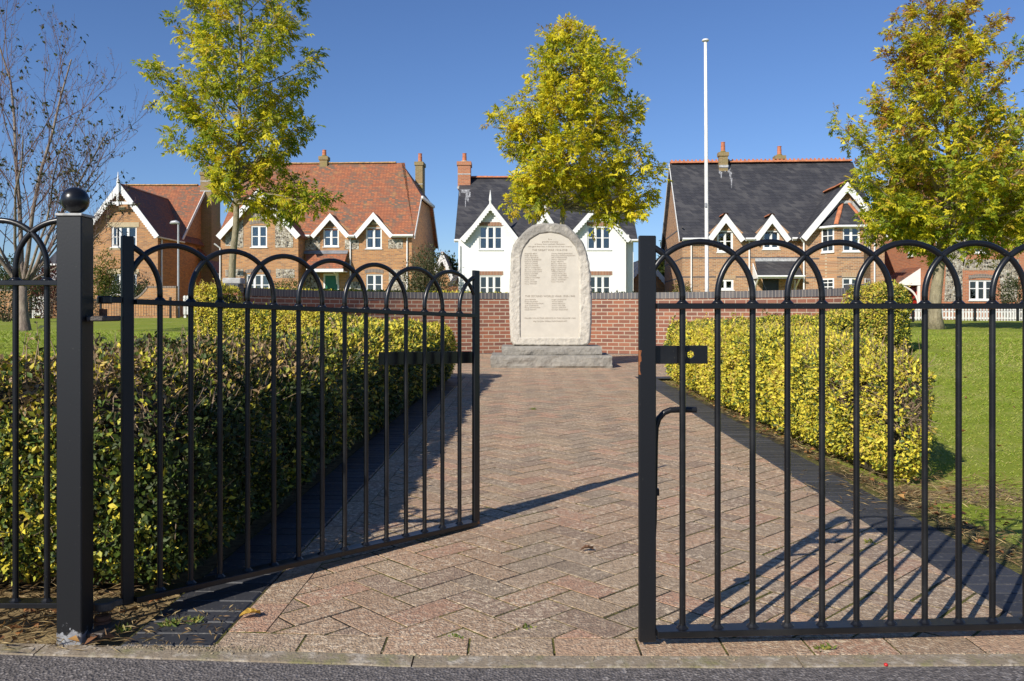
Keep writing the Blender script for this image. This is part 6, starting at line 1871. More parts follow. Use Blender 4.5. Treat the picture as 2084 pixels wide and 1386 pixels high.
    for i, h in enumerate(holes[:3]): window(H, h, 0.0, 2, 2 if i < 2 else 1, fr=0.08, curtain=0.16 if i == 0 else 0)
    # buff lintels, sills and the dark string courses
    for (x0, x1, yt, yb, v) in ((1457, 1497, 559, 567.5, 0), (1677, 1700, 555, 564, WV - 0.3), (1713, 1744, 554.5, 564, bv), (1714, 1752, 512.5, 516, bv), (1457, 1494, 514, 518, 0), (1548, 1590, 508, 512.5, 0)):
        if v == WV - 0.3: continue
        soldier(H, H.rect(x0, x1, yt, yb, v), v, 'brick_buff')
    m = MB()
    for y in (524.5, 563.5):
        z = H.Z(y, 3, 0); m.box(0.02, w0, -0.006, 0.01, z - 0.035, z + 0.035); m.extrude_x([(0.0, z - 0.035), (v1, z - 0.035), (v1, z + 0.035), (0.0, z + 0.035)], -0.008, 0.02)
        z2_ = H.Z(y, 7, bv); m.box(f0 + 0.01, f1 - 0.01, bv - 0.006, bv + 0.01, z2_ - 0.035, z2_ + 0.035)
        m.box(w0 + 0.01, b0 - 0.01, WV - 0.006, WV + 0.01, z2_ - 0.035, z2_ + 0.035)
    z3 = H.Z(462, 0, 0); m.extrude_x([(0.0, z3 - 0.035), (v1, z3 - 0.035), (v1, z3 + 0.035), (0.0, z3 + 0.035)], -0.008, 0.02)
    m.build('string_course', M['kerb_brick'], H.root)
    # left verge
    m = MB(); m.extrude_x([(-0.3, zE + 0.02), (vm, zr + 0.02), (vm, zr - 0.14), (-0.3, zE - 0.14)], -0.215, -0.185); m.extrude_x([(v1 + 0.3, zE + 0.02), (vm, zr + 0.02), (vm, zr - 0.14), (v1 + 0.3, zE - 0.14)], -0.215, -0.185); m.build('bargeboard', M['white_worn'], H.root)
    # door and canopy
    u0, u1, z0, z1 = holes[3]
    m = MB(); m.box(u0, u0 + 0.07, 0.01, 0.1, z0, z1); m.box(u1 - 0.07, u1, 0.01, 0.1, z0, z1); m.box(u0 + 0.07, u1 - 0.07, 0.01, 0.1, z1 - 0.07, z1); df = m.build('door', M['black_door'], H.root)
    m = MB(); m.box(u0 + 0.071, u1 - 0.071, 0.05, 0.085, z0, z1 - 0.071); m.build('door_leaf', M['black_door'], df)
    ul, zt = H.P(1537, 530); ur = H.U(1617); cv = -1.2
    zb2 = H.Z(560, ul, cv); cl_, cr_ = H.U(1543, cv), H.U(1633, cv)
    cr_ = max(cr_, ur)
    m = MB(); m.slab([(cl_, cv, zb2), (cr_, cv, zb2), (ur + 0.1, 0, zt), (ul, 0, zt)], 0.08); po = m.build('porch_roof', M['slate'], H.root)
    m = MB(); m.box(ul - 0.02, ur + 0.12, -0.09, -0.016, zt - 0.05, zt + 0.10); m.build('lead_flashing', M['lead_light'], po)
    m = MB(); m.box(cl_ - 0.03, cr_ + 0.03, cv - 0.06, cv - 0.01, zb2 - 0.16, zb2 - 0.02); m.tube([(cl_ - 0.05, cv - 0.11, zb2 - 0.06), (cr_ + 0.1, cv - 0.11, zb2 - 0.06)], 0.05, 8)
    m.extrude_x([(cv + 0.02, zb2 - 0.15), (-0.02, zb2 - 0.15), (-0.02, zt - 0.15)], cl_ - 0.02, cl_ + 0.02)
    for u in (cl_ + 0.06, cr_ - 0.06): m.tube([(u, -0.05, zb2 - 0.95), (u, -0.3, zb2 - 0.55), (u, -0.95, zb2 - 0.17)], 0.045, 6); m.box(u - 0.05, u + 0.05, -0.10, -0.02, zb2 - 1.0, zb2 - 0.2)
    m.build('fascia', M['white'], po)
    r = H.rect(1563, 1577, 456, 462); m = MB(); m.box(r[0], r[1], -0.09, -0.002, r[2], r[3], 0.02); m.build('alarm_box', M['lintel'], H.root)
    gutter(H, H.U(1389, -0.3), H.U(1440), H.Z(486, 1, -0.36), -0.36); gutter(H, H.U(1515), H.U(1534), H.Z(486, 3, -0.36), -0.36); gutter(H, H.U(1609), H.U(1634), H.Z(485, 6, -0.36), -0.36)
    pipe(H, 1407, 490, 640); pipe(H, 1525, 490, 640); pipe(H, 1636, 494, 640, WV - 0.05, swan=-0.2); pipe(H, 1780, 480, 640, WV - 0.05)
    u = H.U(1471.5, vm - 0.3); zz = H.Z(311, u, vm - 0.3)
    stack(H, u, vm - 0.28, 0.46, 0.40, zr - 1.6, zz, 'stack_mossy', potz=0.58, potr=0.13)
    def on_roof(px, py):
        v = 1.5
        for _ in range(12):
            uu = H.U(px, v); z = H.Z(py, uu, v); v = (z - ze0) / sl
        return uu, v, ze0 + v * sl
    lime_streaks(H, on_roof, sl, [(1459, 336, 1491, 344), (1462, 343, 1469, 356), (1466, 350, 1470, 364), (1478, 343, 1488, 352), (1483, 350, 1490, 366), (1487, 362, 1491, 384), (1474, 342, 1478, 350)])
    sv = vm - 0.28 - 0.21; u_ = u
    m = MB(); m.box(u_ - 0.245, u_ + 0.245, sv - 0.04, sv + 0.009, H.Z(340, u, sv) - 0.02, H.Z(336, u, sv)); m.build('flashing', M['lead_light'], H.root)
    u = H.U(1586, vm + 0.8); stack(H, u, vm + 0.8, 0.5, 0.5, zr - 1.0, H.Z(318, u, vm + 0.8), 'stack_mossy', potz=0.55, potr=0.13)
M['kerb_brick'] = plain('dark_brick', (0.11, 0.10, 0.10), 0.7, 0.25, 10, 0.1)
def dark_glass():
    m, ns, ls, b = nmat('window_glass_dark')
    b.inputs['Base Color'].default_value = (0.03, 0.035, 0.04, 1); b.inputs['Roughness'].default_value = 0.04; b.inputs['IOR'].default_value = 1.7
    return m
M['glass_dark'] = dark_glass()
slate_house()

# ================= brick and flint house at the right edge
def right_house():
    D = 40.0
    H = House('corner_house', 'red brick and flint house with a side porch, half hidden by the bronze tree', 1905, D)
    v1 = 7.5; vm = v1 / 2; W_ = 8.0
    zE = H.Z(470, 0, -0.25); zr = H.Z(330, 2, vm); sl = (zr - zE) / (vm + 0.25); ze0 = zE + 0.25 * sl
    g0, g1 = H.U(1950), H.U(2096)
    holes = [H.rect(1972, 2023.5, 570, 611), H.rect(1984, 2012, 472, 515)]
    apu, apz = H.P(2025, 385)
    m = MB(); facade(m, [[(0, 0), (W_, 0), (W_, ze0), (0, ze0)], [(g0, ze0), (g1, ze0), (apu, apz)]], holes, 0.0)
    m.poly([(0, v1, 0), (0, 0, 0), (0, 0, ze0), (0, vm, zr - 0.1), (0, v1, ze0)]); m.poly([(W_, 0, 0), (W_, v1, 0), (W_, v1, ze0), (W_, vm, zr - 0.1), (W_, 0, ze0)]); m.quad((0, v1, 0), (W_, v1, 0), (W_, v1, ze0), (0, v1, ze0))
    m.build('wall', M['brick_red'], H.root)
    m = MB(); main_roof(m, -0.2, W_ + 0.2, 0, v1, ze0, zr, 0.25, [(g0 + 0.1, g1 - 0.1)]); m.build('roof', M['tile_red'], H.root)
    m = MB(); ridge_row(m, (-0.2, vm, zr + 0.03), (W_ + 0.2, vm, zr + 0.03)); m.build('ridge_tiles', M['ridge_red'], H.root)
    vf = -0.28; za = apz + 0.1; zl = H.Z(505, apu, vf); hf = (apu - H.U(1945, vf)); zl = max(zl, ze0 - 0.3)
    m = MB(); wing_roof(m, apu - hf, apu + hf, apu, zl, za, vf, (za - ze0) / sl + 0.25); m.build('gable_roof', M['tile_red'], H.root)
    m = MB()
    for e in (-1, 1): bargeboard(m, (apu, za + 0.02), (apu + e * hf, zl + 0.02), vf - 0.002 - (0.052 if e > 0 else 0), 0.26, 0.05)
    m.build('bargeboard', M['white'], H.root)
    q = lambda x, y: (1760 + x * 0.2309, 380 + y * 0.2309)
    for pts in ([(740, 420), (880, 400), (890, 620), (860, 735), (860, 1010), (700, 1010), (715, 700), (740, 560)], [(880, 430), (950, 420), (940, 560), (890, 620)], [(1180, 640), (1360, 640), (1340, 1010), (1200, 1010)], [(860, 640), (1180, 640), (1180, 735), (870, 735)]):
        flint(H, [q(*p) for p in pts])
    window(H, holes[0], 0, 3, 2, arch=0.07, split=0.58); window(H, holes[1], 0, 2, 2)
    soldier(H, H.rect(1971, 2025, 560.5, 568, 0), -0.016, 'brick_arch', 'arch', 0.07)
    pipe(H, 1906.5, 490, 640, -0.06); gutter(H, -0.2, g0, zE - 0.02, -0.31)
    m = MB(); m.extrude_x([(-0.25, zE + 0.02), (vm, zr), (vm, zr - 0.2), (-0.25, zE - 0.2)], -0.225, -0.2); m.extrude_x([(v1 + 0.25, zE + 0.02), (vm, zr), (vm, zr - 0.2), (v1 + 0.25, zE - 0.2)], -0.225, -0.2); m.build('bargeboard', M['white'], H.root)
    # little window and porch on the side wall
    va, vb_ = 2.2, 2.75
    zt, zb = H.Z(492, 0, 2.4), H.Z(521, 0, 2.4)
    m = MB(); m.box(-0.05, 0.02, va, va + 0.07, zb, zt); m.box(-0.05, 0.02, vb_ - 0.07, vb_, zb, zt); m.box(-0.05, 0.02, va + 0.07, vb_ - 0.07, zt - 0.07, zt); m.box(-0.05, 0.02, va + 0.07, vb_ - 0.07, zb, zb + 0.07); m.box(-0.08, -0.051, va - 0.04, vb_ + 0.04, zb - 0.05, zb); w_ = m.build('window', M['white'], H.root)
    m = MB(); m.quad((-0.015, va, zb), (-0.015, vb_, zb), (-0.015, vb_, zt), (-0.015, va, zt)); m.build('pane', M['glass_dark'], w_)
    p0, p1 = 1.5, 3.6; px_ = -1.25
    z_t, z_e = H.Z(543, 0, 1.6), H.Z(577, 0, 1.6)
    m = MB(); m.slab([(px_, p0, z_e), (-0.0, p0, z_t), (-0.0, p1, z_t), (px_, p1, z_e)], 0.08); po = m.build('porch_roof', M['tile_brown'], H.root)
    m = MB(); m.extrude_y([(px_ + 0.02, z_e - 0.09), (-0.02, z_e - 0.09), (-0.02, z_t - 0.08), (px_ + 0.02, z_e - 0.06)], p0 - 0.03, p0 - 0.001); m.build('gable_board', M['white'], po)
    m = MB()
    n = 8
    for y in (p0 + 0.02,):
        pts = [(px_ + 0.15 + 1.0 * math.sin(a), y, z_e - 0.12 - 1.0 * (1 - math.cos(a))) for a in np.linspace(0, 1.5, n)]
        m.tube(pts, 0.05, 6)
    m.box(-0.14, -0.02, p0, p0 + 0.1, 0.0, z_e - 0.1); m.build('bracket', M['white'], po)
    m = MB(); m.box(-0.05, 0.03, p0 + 0.35, p0 + 1.35, 0, H.Z(585, 0, 2)); d = m.build('door', M['red_door'], H.root)
right_house()

# ================= smaller houses far behind
def far_house(px0, px1, Y, y_eave, y_ridge, label, wall, roof, gable=False, barge=True):
    H = House('distant_house', label, px0, Y)
    u1 = H.U(px1); ze = H.Z(y_eave, 0); zr = H.Z(y_ridge, 0, 0 if gable else 3.5); v1 = 7.0
    m = MB(); rf = MB(); bb = MB()
    if gable:
        ua = u1 / 2
        m.poly([(0, 0, 0), (u1, 0, 0), (u1, 0, ze), (ua, 0, zr - 0.1), (0, 0, ze)]); m.quad((0, v1, 0), (0, 0, 0), (0, 0, ze), (0, v1, ze)); m.quad((u1, 0, 0), (u1, v1, 0), (u1, v1, ze), (u1, 0, ze))
        sl = (zr - ze) / ua; wing_roof(rf, -0.3, u1 + 0.3, ua, ze - 0.3 * sl, zr, -0.25, v1)
        for e in (-1, 1): bargeboard(bb, (ua, zr + 0.02), (ua + e * (ua + 0.3), ze - 0.3 * sl + 0.02), -0.252 - (0.052 if e > 0 else 0), 0.24, 0.05, 12)
    else:
        m.quad((0, 0, 0), (u1, 0, 0), (u1, 0, ze), (0, 0, ze)); sl = (zr - ze) / 3.5
        for u in (0, u1): m.poly([(u, 0, 0), (u, v1, 0), (u, v1, ze), (u, 3.5, zr - 0.1), (u, 0, ze)])
        main_roof(rf, -0.2, u1 + 0.2, 0, v1, ze, zr, 0.25)
        bb.tube([(-0.2, -0.3, ze - 0.25), (u1 + 0.2, -0.3, ze - 0.25)], 0.07, 6)
    m.build('wall', M[wall], H.root); rf.build('roof', M[roof], H.root); bb.build('bargeboard' if gable else 'gutter', M['white'], H.root)
    return H
far_house(1260, 1369, 52, 588, 524, 'low brick outbuilding with slate roof and scalloped white gable between the white and brown houses', 'brick_tan', 'slate', True)
far_house(880, 921, 58, 560, 512, 'small red roofed building behind the olive shrub', 'brick_tan', 'tile_red', True)
far_house(922, 1010, 50, 566, 492, 'cream gabled annexe peeping out left of the white house', 'cream_render', 'tile_brown', True)
far_house(100, 190, 60, 532, 478, 'grey walled house with slate roof behind the gate post and bare tree', 'grey_render', 'slate', False)

# ---------------------------------------------------------------- garden walls, fences, far railings, lamp
def brick_garden_wall(px0, px1, Y, ytop, label, curve=False):
    x0, x1 = PX(px0, Y), PX(px1, Y); zt = PZ(ytop, Y)
    t = thing('garden_wall', label, 'wall', (x0, Y, 0))
    L = x1 - x0
    if curve:
        pts = [(0, 0), (L, 0), (L, zt + 0.6), (L - 1.3, zt + 0.6)] + [(L - 1.3 - 0.75 * math.sin(a), zt + 0.75 * 0.8 * (math.cos(a))) for a in np.linspace(0, 1.57, 10)][0:0] + [(L - 1.32 - 0.85 * k / 8, zt + 0.6 * (1 - k / 8) ** 2) for k in range(9)] + [(0, zt)]
    else: pts = [(0, 0), (L, 0), (L, zt), (0, zt)]
    m = MB(); m.extrude_y(pts, 0, 0.225); m.build('brickwork', M['brick_tan'], t)
    m = MB()
    top = pts[2:] if curve else [(L, zt), (0, zt)]
    for a, b in zip(top[:-1], top[1:]):
        if abs(a[0] - b[0]) < 0.01: continue
        m.slab([(a[0], -0.02, a[1] + 0.075), (b[0], -0.02, b[1] + 0.075), (b[0], 0.245, b[1] + 0.075), (a[0], 0.245, a[1] + 0.075)], 0.074)
    m.build('coping', M['brick_arch'], t)
    return t
brick_garden_wall(-200, 62, 38.5, 592, 'brick garden wall left of the white farm gate')
brick_garden_wall(98, 358, 38.5, 612, 'brick garden wall with swept up end before the far left house', True)
def wood_gate(px0, px1, Y, ytop, ybot, label):
    x0, x1 = PX(px0, Y), PX(px1, Y); z0, z1 = PZ(ybot, Y), PZ(ytop, Y)
    t = thing('farm_gate', label, 'gate', (x0, Y, 0)); L = x1 - x0
    for u in (0, L - 0.12):
        m = MB(); m.box(u, u + 0.12, -0.04, 0.04, z0 - 0.1, z1 + 0.05); m.build('stile', M['white_worn'], t)
    for k in range(5):
        z = z0 + (z1 - z0) * (k + 0.5) / 5; m = MB(); m.box(0.12, L - 0.12, -0.02, 0.02, z - 0.06, z + 0.06); m.build('bar', M['white_worn'], t)
    m = MB(); m.tube([(0.1, -0.045, z1), (L - 0.1, -0.045, z0)], 0.045, 4); m.build('brace', M['white_worn'], t)
wood_gate(66, 90, 38.3, 602, 643, 'white five barred farm gate seen beside the bare tree trunk')
def picket_fence(px0, px1, Y, ytop, ybot, label, wd=0.075, gap=0.055, rails=True, cat='fence', name='picket_fence'):
    x0, x1 = PX(px0, Y), PX(px1, Y); z0, z1 = PZ(ybot, Y), PZ(ytop, Y); L = x1 - x0
    t = thing(name, label, cat, (x0, Y, 0))
    m = MB()
    u = 0.0
    while u < L:
        w_ = min(wd, L - u)
        m.extrude_y([(u, z0), (u + w_, z0), (u + w_, z1 - 0.05), (u + w_ / 2, z1), (u, z1 - 0.05)], -0.012, 0.012); u += wd + gap
    m.build('pickets', M['white_worn'], t)
    for z in (z0 + (z1 - z0) * 0.2, z0 + (z1 - z0) * 0.72):
        m = MB(); m.box(0, L, 0.0125, 0.045, z - 0.035, z + 0.035); m.build('rail', M['white_worn'], t)
    for u in np.arange(0.05, L, 2.4):
        m = MB(); m.box(u - 0.05, u + 0.05, 0.046, 0.14, z0 - 0.15, z1 - 0.02); m.build('post', M['white_worn'], t)
    return t
picket_fence(1838, 1912, 36.5, 625.5, 652, 'white picket fence left of the bronze tree trunk')
picket_fence(1952, 2130, 36.5, 627, 653, 'white picket fence right of the small garden gate')
picket_fence(1916, 1949, 36.4, 627, 651, 'little white picket gate behind the bronze tree trunk', 0.075, 0.075, True, 'gate', 'picket_gate')
picket_fence(373, 402, 37.5, 601, 640, 'tall white picket gate left of the capped pillar', 0.10, 0.035, True, 'gate', 'picket_gate')
def far_railing(px0, px1, Y, ytop, ybot, label, posts, th=0.006):
    x0, x1 = PX(px0, Y), PX(px1, Y); z0, z1 = PZ(ybot, Y), PZ(ytop, Y); L = x1 - x0
    t = thing('park_railing', label, 'railing', (x0, Y, 0), 0, 'park boundary railings')
    m = MB(); u = 0; sp = 0.115; k = 0
    m.box(0, L, -0.015, 0.015, z1 - 0.185, z1 - 0.17); m.box(0, L, -0.015, 0.015, z0 + 0.095, z0 + 0.11)
    while u < L:
        m.box(u - th, u + th, -th, th, z0 + 0.11, z1 - 0.17); u += sp
    u = 0
    while u + 3 * sp < L:
        m.tube([(u, 0, z1 - 0.17)] + [(u + 1.5 * sp - 1.5 * sp * math.cos(a), 0, z1 - 0.17 + 0.17 * math.sin(a)) for a in np.linspace(0, math.pi, 9)], th, 4, caps=False); u += 2 * sp
    m.build('bars', M['iron'], t)
    for p in posts:
        u = PX(p, Y) - x0; m = MB(); m.box(u - 0.04, u + 0.04, -0.04, 0.04, z0 - 0.05, z1 + 0.05); m.build('post', M['iron'], t)
far_railing(-150, 405, 35.8, 607, 648, 'far black park railing before the brick garden wall on the left', [-60, 62, 205, 347])
far_railing(1850, 2160, 34.6, 624, 656, 'far black park railing with thin posts before the white picket fence', [1858, 1984, 2071, 2150], 0.0035)
# brown garden fence in the gap
t = thing('board_fence', 'brown wooden board fence in the gap left of the white house', 'fence', (PX(905, 45), 45, 0))
m = MB(); L = PX(938, 45) - PX(905, 45)
for k in range(int(L / 0.12)): m.box(k * 0.12, k * 0.12 + 0.112, 0, 0.02, 0, PZ(583 if k % 2 else 583.5, 45))
m.build('boards', M['fence_wood'], t)
m = MB(); m.box(0, L, 0.021, 0.06, 1.2, 1.28); m.build('rail', M['fence_wood'], t)
# street lamp
LY = 40.0
t = thing('street_lamp', 'slim grey street lamp beside the far left house', 'street lamp', (PX(363, LY), LY, 0))
zt = PZ(456, LY)
m = MB(); m.tube([(0, 0, 0), (0, 0, 1.2), (0, 0, 1.21), (0, 0, zt)], [0.075, 0.075, 0.055, 0.045], 10); m.build('column', M['metal_grey'], t)
m = MB(); m.tube([(0.02, 0, zt - 0.02), (0.0, 0, zt + 0.06), (-0.12, 0, zt + 0.09), (-0.32, 0, zt + 0.07), (-0.40, 0, zt + 0.03)], [0.05, 0.075, 0.10, 0.085, 0.03], 10); m.build('lamp_head', M['metal_grey'], t, smooth=True)
# ---------------------------------------------------------------- trees and shrubs
def bark_mat(name, c1, c2, sc=14):
    m, ns, ls, b = nmat(name)
    o = objcoord(ns)
    mp = ns.new('ShaderNodeMapping'); mp.inputs['Scale'].default_value = (1, 1, 0.35); ls.new(o, mp.inputs[0])
    f = noise_fac(ns, ls, mp.outputs[0], sc, 0.35, 0.65, 6, 0.7)
    ls.new(mixc(ns, ls, f, c1, c2), b.inputs['Base Color']); b.inputs['Roughness'].default_value = 0.9
    bump(ns, ls, b, f, 0.7, 0.02)
    return m
M['bark'] = bark_mat('bark', (0.36, 0.31, 0.20), (0.20, 0.165, 0.105))
M['bark_cherry'] = bark_mat('cherry_bark', (0.33, 0.27, 0.21), (0.12, 0.085, 0.07), 9)

def bez(p0, p1, p2, n):
    return [p0 * (1 - t) ** 2 + p1 * 2 * t * (1 - t) + p2 * t * t for t in np.linspace(0, 1, n)]

def leafy_tree(name, label, base, trunk_pts, r0, env, ztip, nprim, pal, seed, leaf_len=0.085, per_twig=5, lowest=0.0, droop=0.2, extra=None, group=None, nsec=10):
    """trunk with ascending limbs; env rows are (z, left reach, right reach, depth reach) about the trunk; pinnate leaves on every twig"""
    g = np.random.default_rng(seed)
    root = thing(name, label, 'tree', base, 0, group)
    tp = [np.array(p, float) for p in trunk_pts]
    Hh = tp[-1][2]
    # trunk
    tz = np.array([p[2] for p in tp]); tx = np.array([p[0] for p in tp]); ty = np.array([p[1] for p in tp])
    def trunk_at(z): return np.array([np.interp(z, tz, tx), np.interp(z, tz, ty), z])
    zs = np.linspace(0, Hh, 26)
    m = MB()
    m.tube([trunk_at(z) + np.array([0.02 * math.sin(z * 3 + seed), 0.02 * math.cos(z * 2.3), 0]) for z in zs],
           [max(0.008, r0 * (1 - 0.97 * (z / Hh) ** 0.8) * (1 + 0.45 * math.exp(-z / 0.18))) for z in zs], 10)
    m.build('trunk', M['bark'], root, smooth=True)
    ez = np.array([e[0] for e in env])
    mb = MB()
    P = []; D = []
    def reach(z, az):
        l, r, d = (np.interp(z, ez, [e[k] for e in env]) for k in (1, 2, 3))
        side = r if math.cos(az) > 0 else l
        return 1 / math.sqrt((math.cos(az) / max(side, .05)) ** 2 + (math.sin(az) / max(d, .05)) ** 2)
    tips = []
    zlo, zhi = ez[0], ez[-1]
    for i in range(nprim):
        f = (i + g.uniform(0, 1)) / nprim
        zt = zlo + (zhi - zlo) * f
        az = i * 2.39996 + g.uniform(-0.35, 0.35)
        rr = reach(zt, az) * (g.uniform(0.52, 1.02) if g.random() < 0.8 else g.uniform(1.0, 1.16))
        tips.append((zt, az, rr))
    if extra:
        for e in extra: tips.append(e)
    for zt, az, rr in tips:
        zs0 = max(lowest + g.uniform(0, 0.25), zt - rr * g.uniform(0.45, 0.85) - 0.15)
        if zs0 > zt + 0.35: zs0 = zt + 0.35
        zs0 = min(zs0, Hh * 0.97)
        p0 = trunk_at(zs0)
        c = trunk_at(min(zt, Hh))
        tip = np.array([c[0] + rr * math.cos(az), c[1] + rr * math.sin(az), zt])
        mid = (p0 + tip) / 2 + np.array([math.cos(az) * rr * 0.05, math.sin(az) * rr * 0.05, -0.12 * rr if zt > zs0 else 0.22 * rr])
        pts = bez(p0, mid, tip, 8)
        rb = max(0.010, r0 * 0.36 * (1 - zs0 / (Hh * 1.15)))
        mb.tube(pts, [rb * (1 - 0.85 * k / 7) + 0.002 for k in range(8)], 5, caps=False)
        L = np.linalg.norm(tip - p0)
        n2 = int(nsec * max(0.5, L / 1.6)) + 2
        for j in range(n2):
            t = g.uniform(0.22, 1.0) ** 0.8
            q = pts[min(6, int(t * 7))]; q2 = pts[min(7, int(t * 7) + 1)]
            s = q + (q2 - q) * (t * 7 - int(t * 7))
            d0 = (q2 - q) / max(np.linalg.norm(q2 - q), 1e-6)
            d = d0 * g.uniform(0.3, 1.0) + g.normal(size=3) * 0.6 + np.array([0, 0, 0.12])
            d /= np.linalg.norm(d)
            ll = g.uniform(0.28, 0.62) * (0.7 + 0.3 * L / 1.5) * (1.1 - 0.45 * t)
            e = s + d * ll
            mb.tube([s, s + d * ll * 0.55 + np.array([0, 0, 0.02]), e + np.array([0, 0, -0.02])], [0.006, 0.004, 0.002], 4, caps=False)
            for k in range(per_twig):
                u = g.uniform(0.25, 1.05)
                P.append(s + d * ll * u); D.append(d * 0.6 + g.normal(size=3) * 0.65 + np.array([0, 0, -droop]))
        for k in range(per_twig):
            P.append(tip + g.normal(size=3) * 0.05); D.append(d0 * 0.8 + g.normal(size=3) * 0.5 + np.array([0, 0, -droop * 0.5]))
    mb.build('limb', M['bark'], root)
    P = np.array(P); D = unit(np.array(D)); n = len(P)
    # each pinnate leaf: a stalk of leaflets in pairs plus the end one
    npair = 3
    Ll = leaf_len * g.uniform(0.75, 1.25, n)
    stalk = Ll * 1.9
    side = unit(np.cross(D, g.normal(size=(n, 3)) * 0.5 + np.array([0, 0, 1.0])))
    up = np.cross(side, D)
    LP = []; LD = []; LN = []; LL = []; LC = []
    base_c = pal(P, g)
    for k in range(npair):
        for sgn in (-1, 1):
            LP.append(P + D * (stalk * (0.25 + 0.28 * k))[:, None]); LD.append(D * 0.75 + side * sgn * 0.75 - up * 0.25 + g.normal(size=(n, 3)) * 0.18)
            LN.append(up + np.array([-0.55, -0.75, 0.5]) + g.normal(size=(n, 3)) * 0.4); LL.append(Ll * g.uniform(0.75, 1.1, n)); LC.append(base_c * g.uniform(0.8, 1.2, (n, 1)))
    LP.append(P + D * (stalk * 0.85)[:, None]); LD.append(D - up * 0.2); LN.append(up + np.array([-0.55, -0.75, 0.5]) + g.normal(size=(n, 3)) * 0.4); LL.append(Ll); LC.append(base_c)
    LP, LD, LN, LL, LC = (np.concatenate(a) for a in (LP, LD, LN, LL, LC))
    leaves_mesh('crown', LP, LD, LN, LL, LL * 0.42, LC, M['leaf'], root, 0.18)
    return root

def tree_palette(cols_, ws, zsplit=None, seed=0, scale=0.8):
    cols_ = np.array(cols_); ws = np.cumsum(np.array(ws, float) / sum(ws))
    def f(P, g):
        b = 0.3 * snoise(P, scale, seed) + 0.25 * snoise(P, scale * 2.7, seed + 1)
        u = np.clip(g.random(len(P)) * 0.75 + 0.125 + b * 0.55, 0, 0.999)
        if zsplit is not None:
            u = np.clip(u + zsplit(P), 0, 0.999)
        return cols_[np.clip(np.searchsorted(ws, u), 0, len(ws) - 1)] * g.uniform(0.75, 1.2, (len(P), 1))
    return f
TG = (0.25, 0.33, 0.025); TDG = (0.13, 0.20, 0.02); TLG = (0.47, 0.49, 0.03); TY = (0.78, 0.68, 0.035); TYO = (0.58, 0.42, 0.04); TBR = (0.38, 0.19, 0.05)

def env_px(rows, Y, px0, base_z):
    """rows of (py, left px, right px) to (height above base, left, right, depth)"""
    out = []
    for py, l, r in rows:
        L = (px0 - l) * Y / F; Rr = (r - px0) * Y / F
        out.append((PZ(py, Y) - base_z, L, Rr, (L + Rr) / 2 * 0.95))
    return sorted(out)

# left leafy tree
Y = 20.0; bz = float(lawn_z([PX(472, Y)], [Y])[0])
def tpx(rows, Y, px0, bz): return [((px - px0) * Y / F, 0.0, max(0, PZ(py, Y) - bz)) for px, py in rows]
e = env_px([(398, 466, 640), (372, 458, 640), (350, 445, 610), (310, 405, 600), (280, 345, 610), (240, 310, 615), (195, 292, 655), (140, 300, 640), (100, 310, 640), (60, 330, 610), (0, 365, 590), (-60, 395, 570), (-120, 430, 540), (-165, 465, 505)], Y, 484, bz)
tr = tpx([(470, 660), (474, 560), (479, 440), (481, 380), (487, 250), (489, 100), (488, -165)], Y, 484, bz)
tr[0] = (tr[0][0], 0, 0)
leafy_tree('leafy_tree', 'tall yellow green tree between the two red roofed houses, its top out of the picture', (PX(484, Y), Y, bz), tr, 0.105, e, None, 80,
           tree_palette([TDG, TG, TLG, TY, TYO], [0.07, 0.22, 0.32, 0.26, 0.13], seed=3), 101, 0.108, 6, lowest=2.9, droop=0.25, group='autumn trees round the memorial',
           extra=[(PZ(440, Y) - bz, 0.15, 1.3), (PZ(420, Y) - bz, -0.25, 1.75), (PZ(432, Y) - bz, 0.5, 0.95), (PZ(415, Y) - bz, -0.7, 0.8), (PZ(408, Y) - bz, 0.05, 2.1), (PZ(395, Y) - bz, 0.3, 2.05)])

# middle tree behind the memorial
Y = 20.0; bz = float(lawn_z([PX(1142, Y)], [Y])[0])
e = env_px([(392, 1045, 1318), (375, 1055, 1318), (350, 1005, 1312), (325, 990, 1340), (290, 996, 1342), (262, 1010, 1325), (235, 1012, 1305), (205, 1035, 1300), (180, 1045, 1308), (150, 1080, 1305), (120, 1085, 1280), (105, 1085, 1245), (85, 1100, 1235), (72, 1135, 1210), (64, 1150, 1185)], Y, 1152, bz)
tr = tpx([(1134, 660), (1138, 520), (1146, 430), (1152, 370), (1158, 250), (1160, 120), (1160, 58)], Y, 1152, bz); tr[0] = (tr[0][0], 0, 0)
leafy_tree('leafy_tree', 'bright yellow tree standing right behind the memorial stone', (PX(1152, Y), Y, bz), tr, 0.10, e, None, 84,
           tree_palette([TDG, TG, TLG, TY, TYO], [0.04, 0.12, 0.26, 0.47, 0.11], seed=6), 102, 0.108, 6, lowest=2.85, droop=0.25, group='autumn trees round the memorial',
           extra=[(PZ(412, Y) - bz, 3.1, 1.25), (PZ(405, Y) - bz, 2.8, 0.95), (PZ(438, Y) - bz, 0.1, 1.6), (PZ(425, Y) - bz, -0.2, 1.85), (PZ(412, Y) - bz, 0.35, 1.8), (PZ(405, Y) - bz, -0.4, 1.4), (PZ(398, Y) - bz, 0.15, 1.95)])

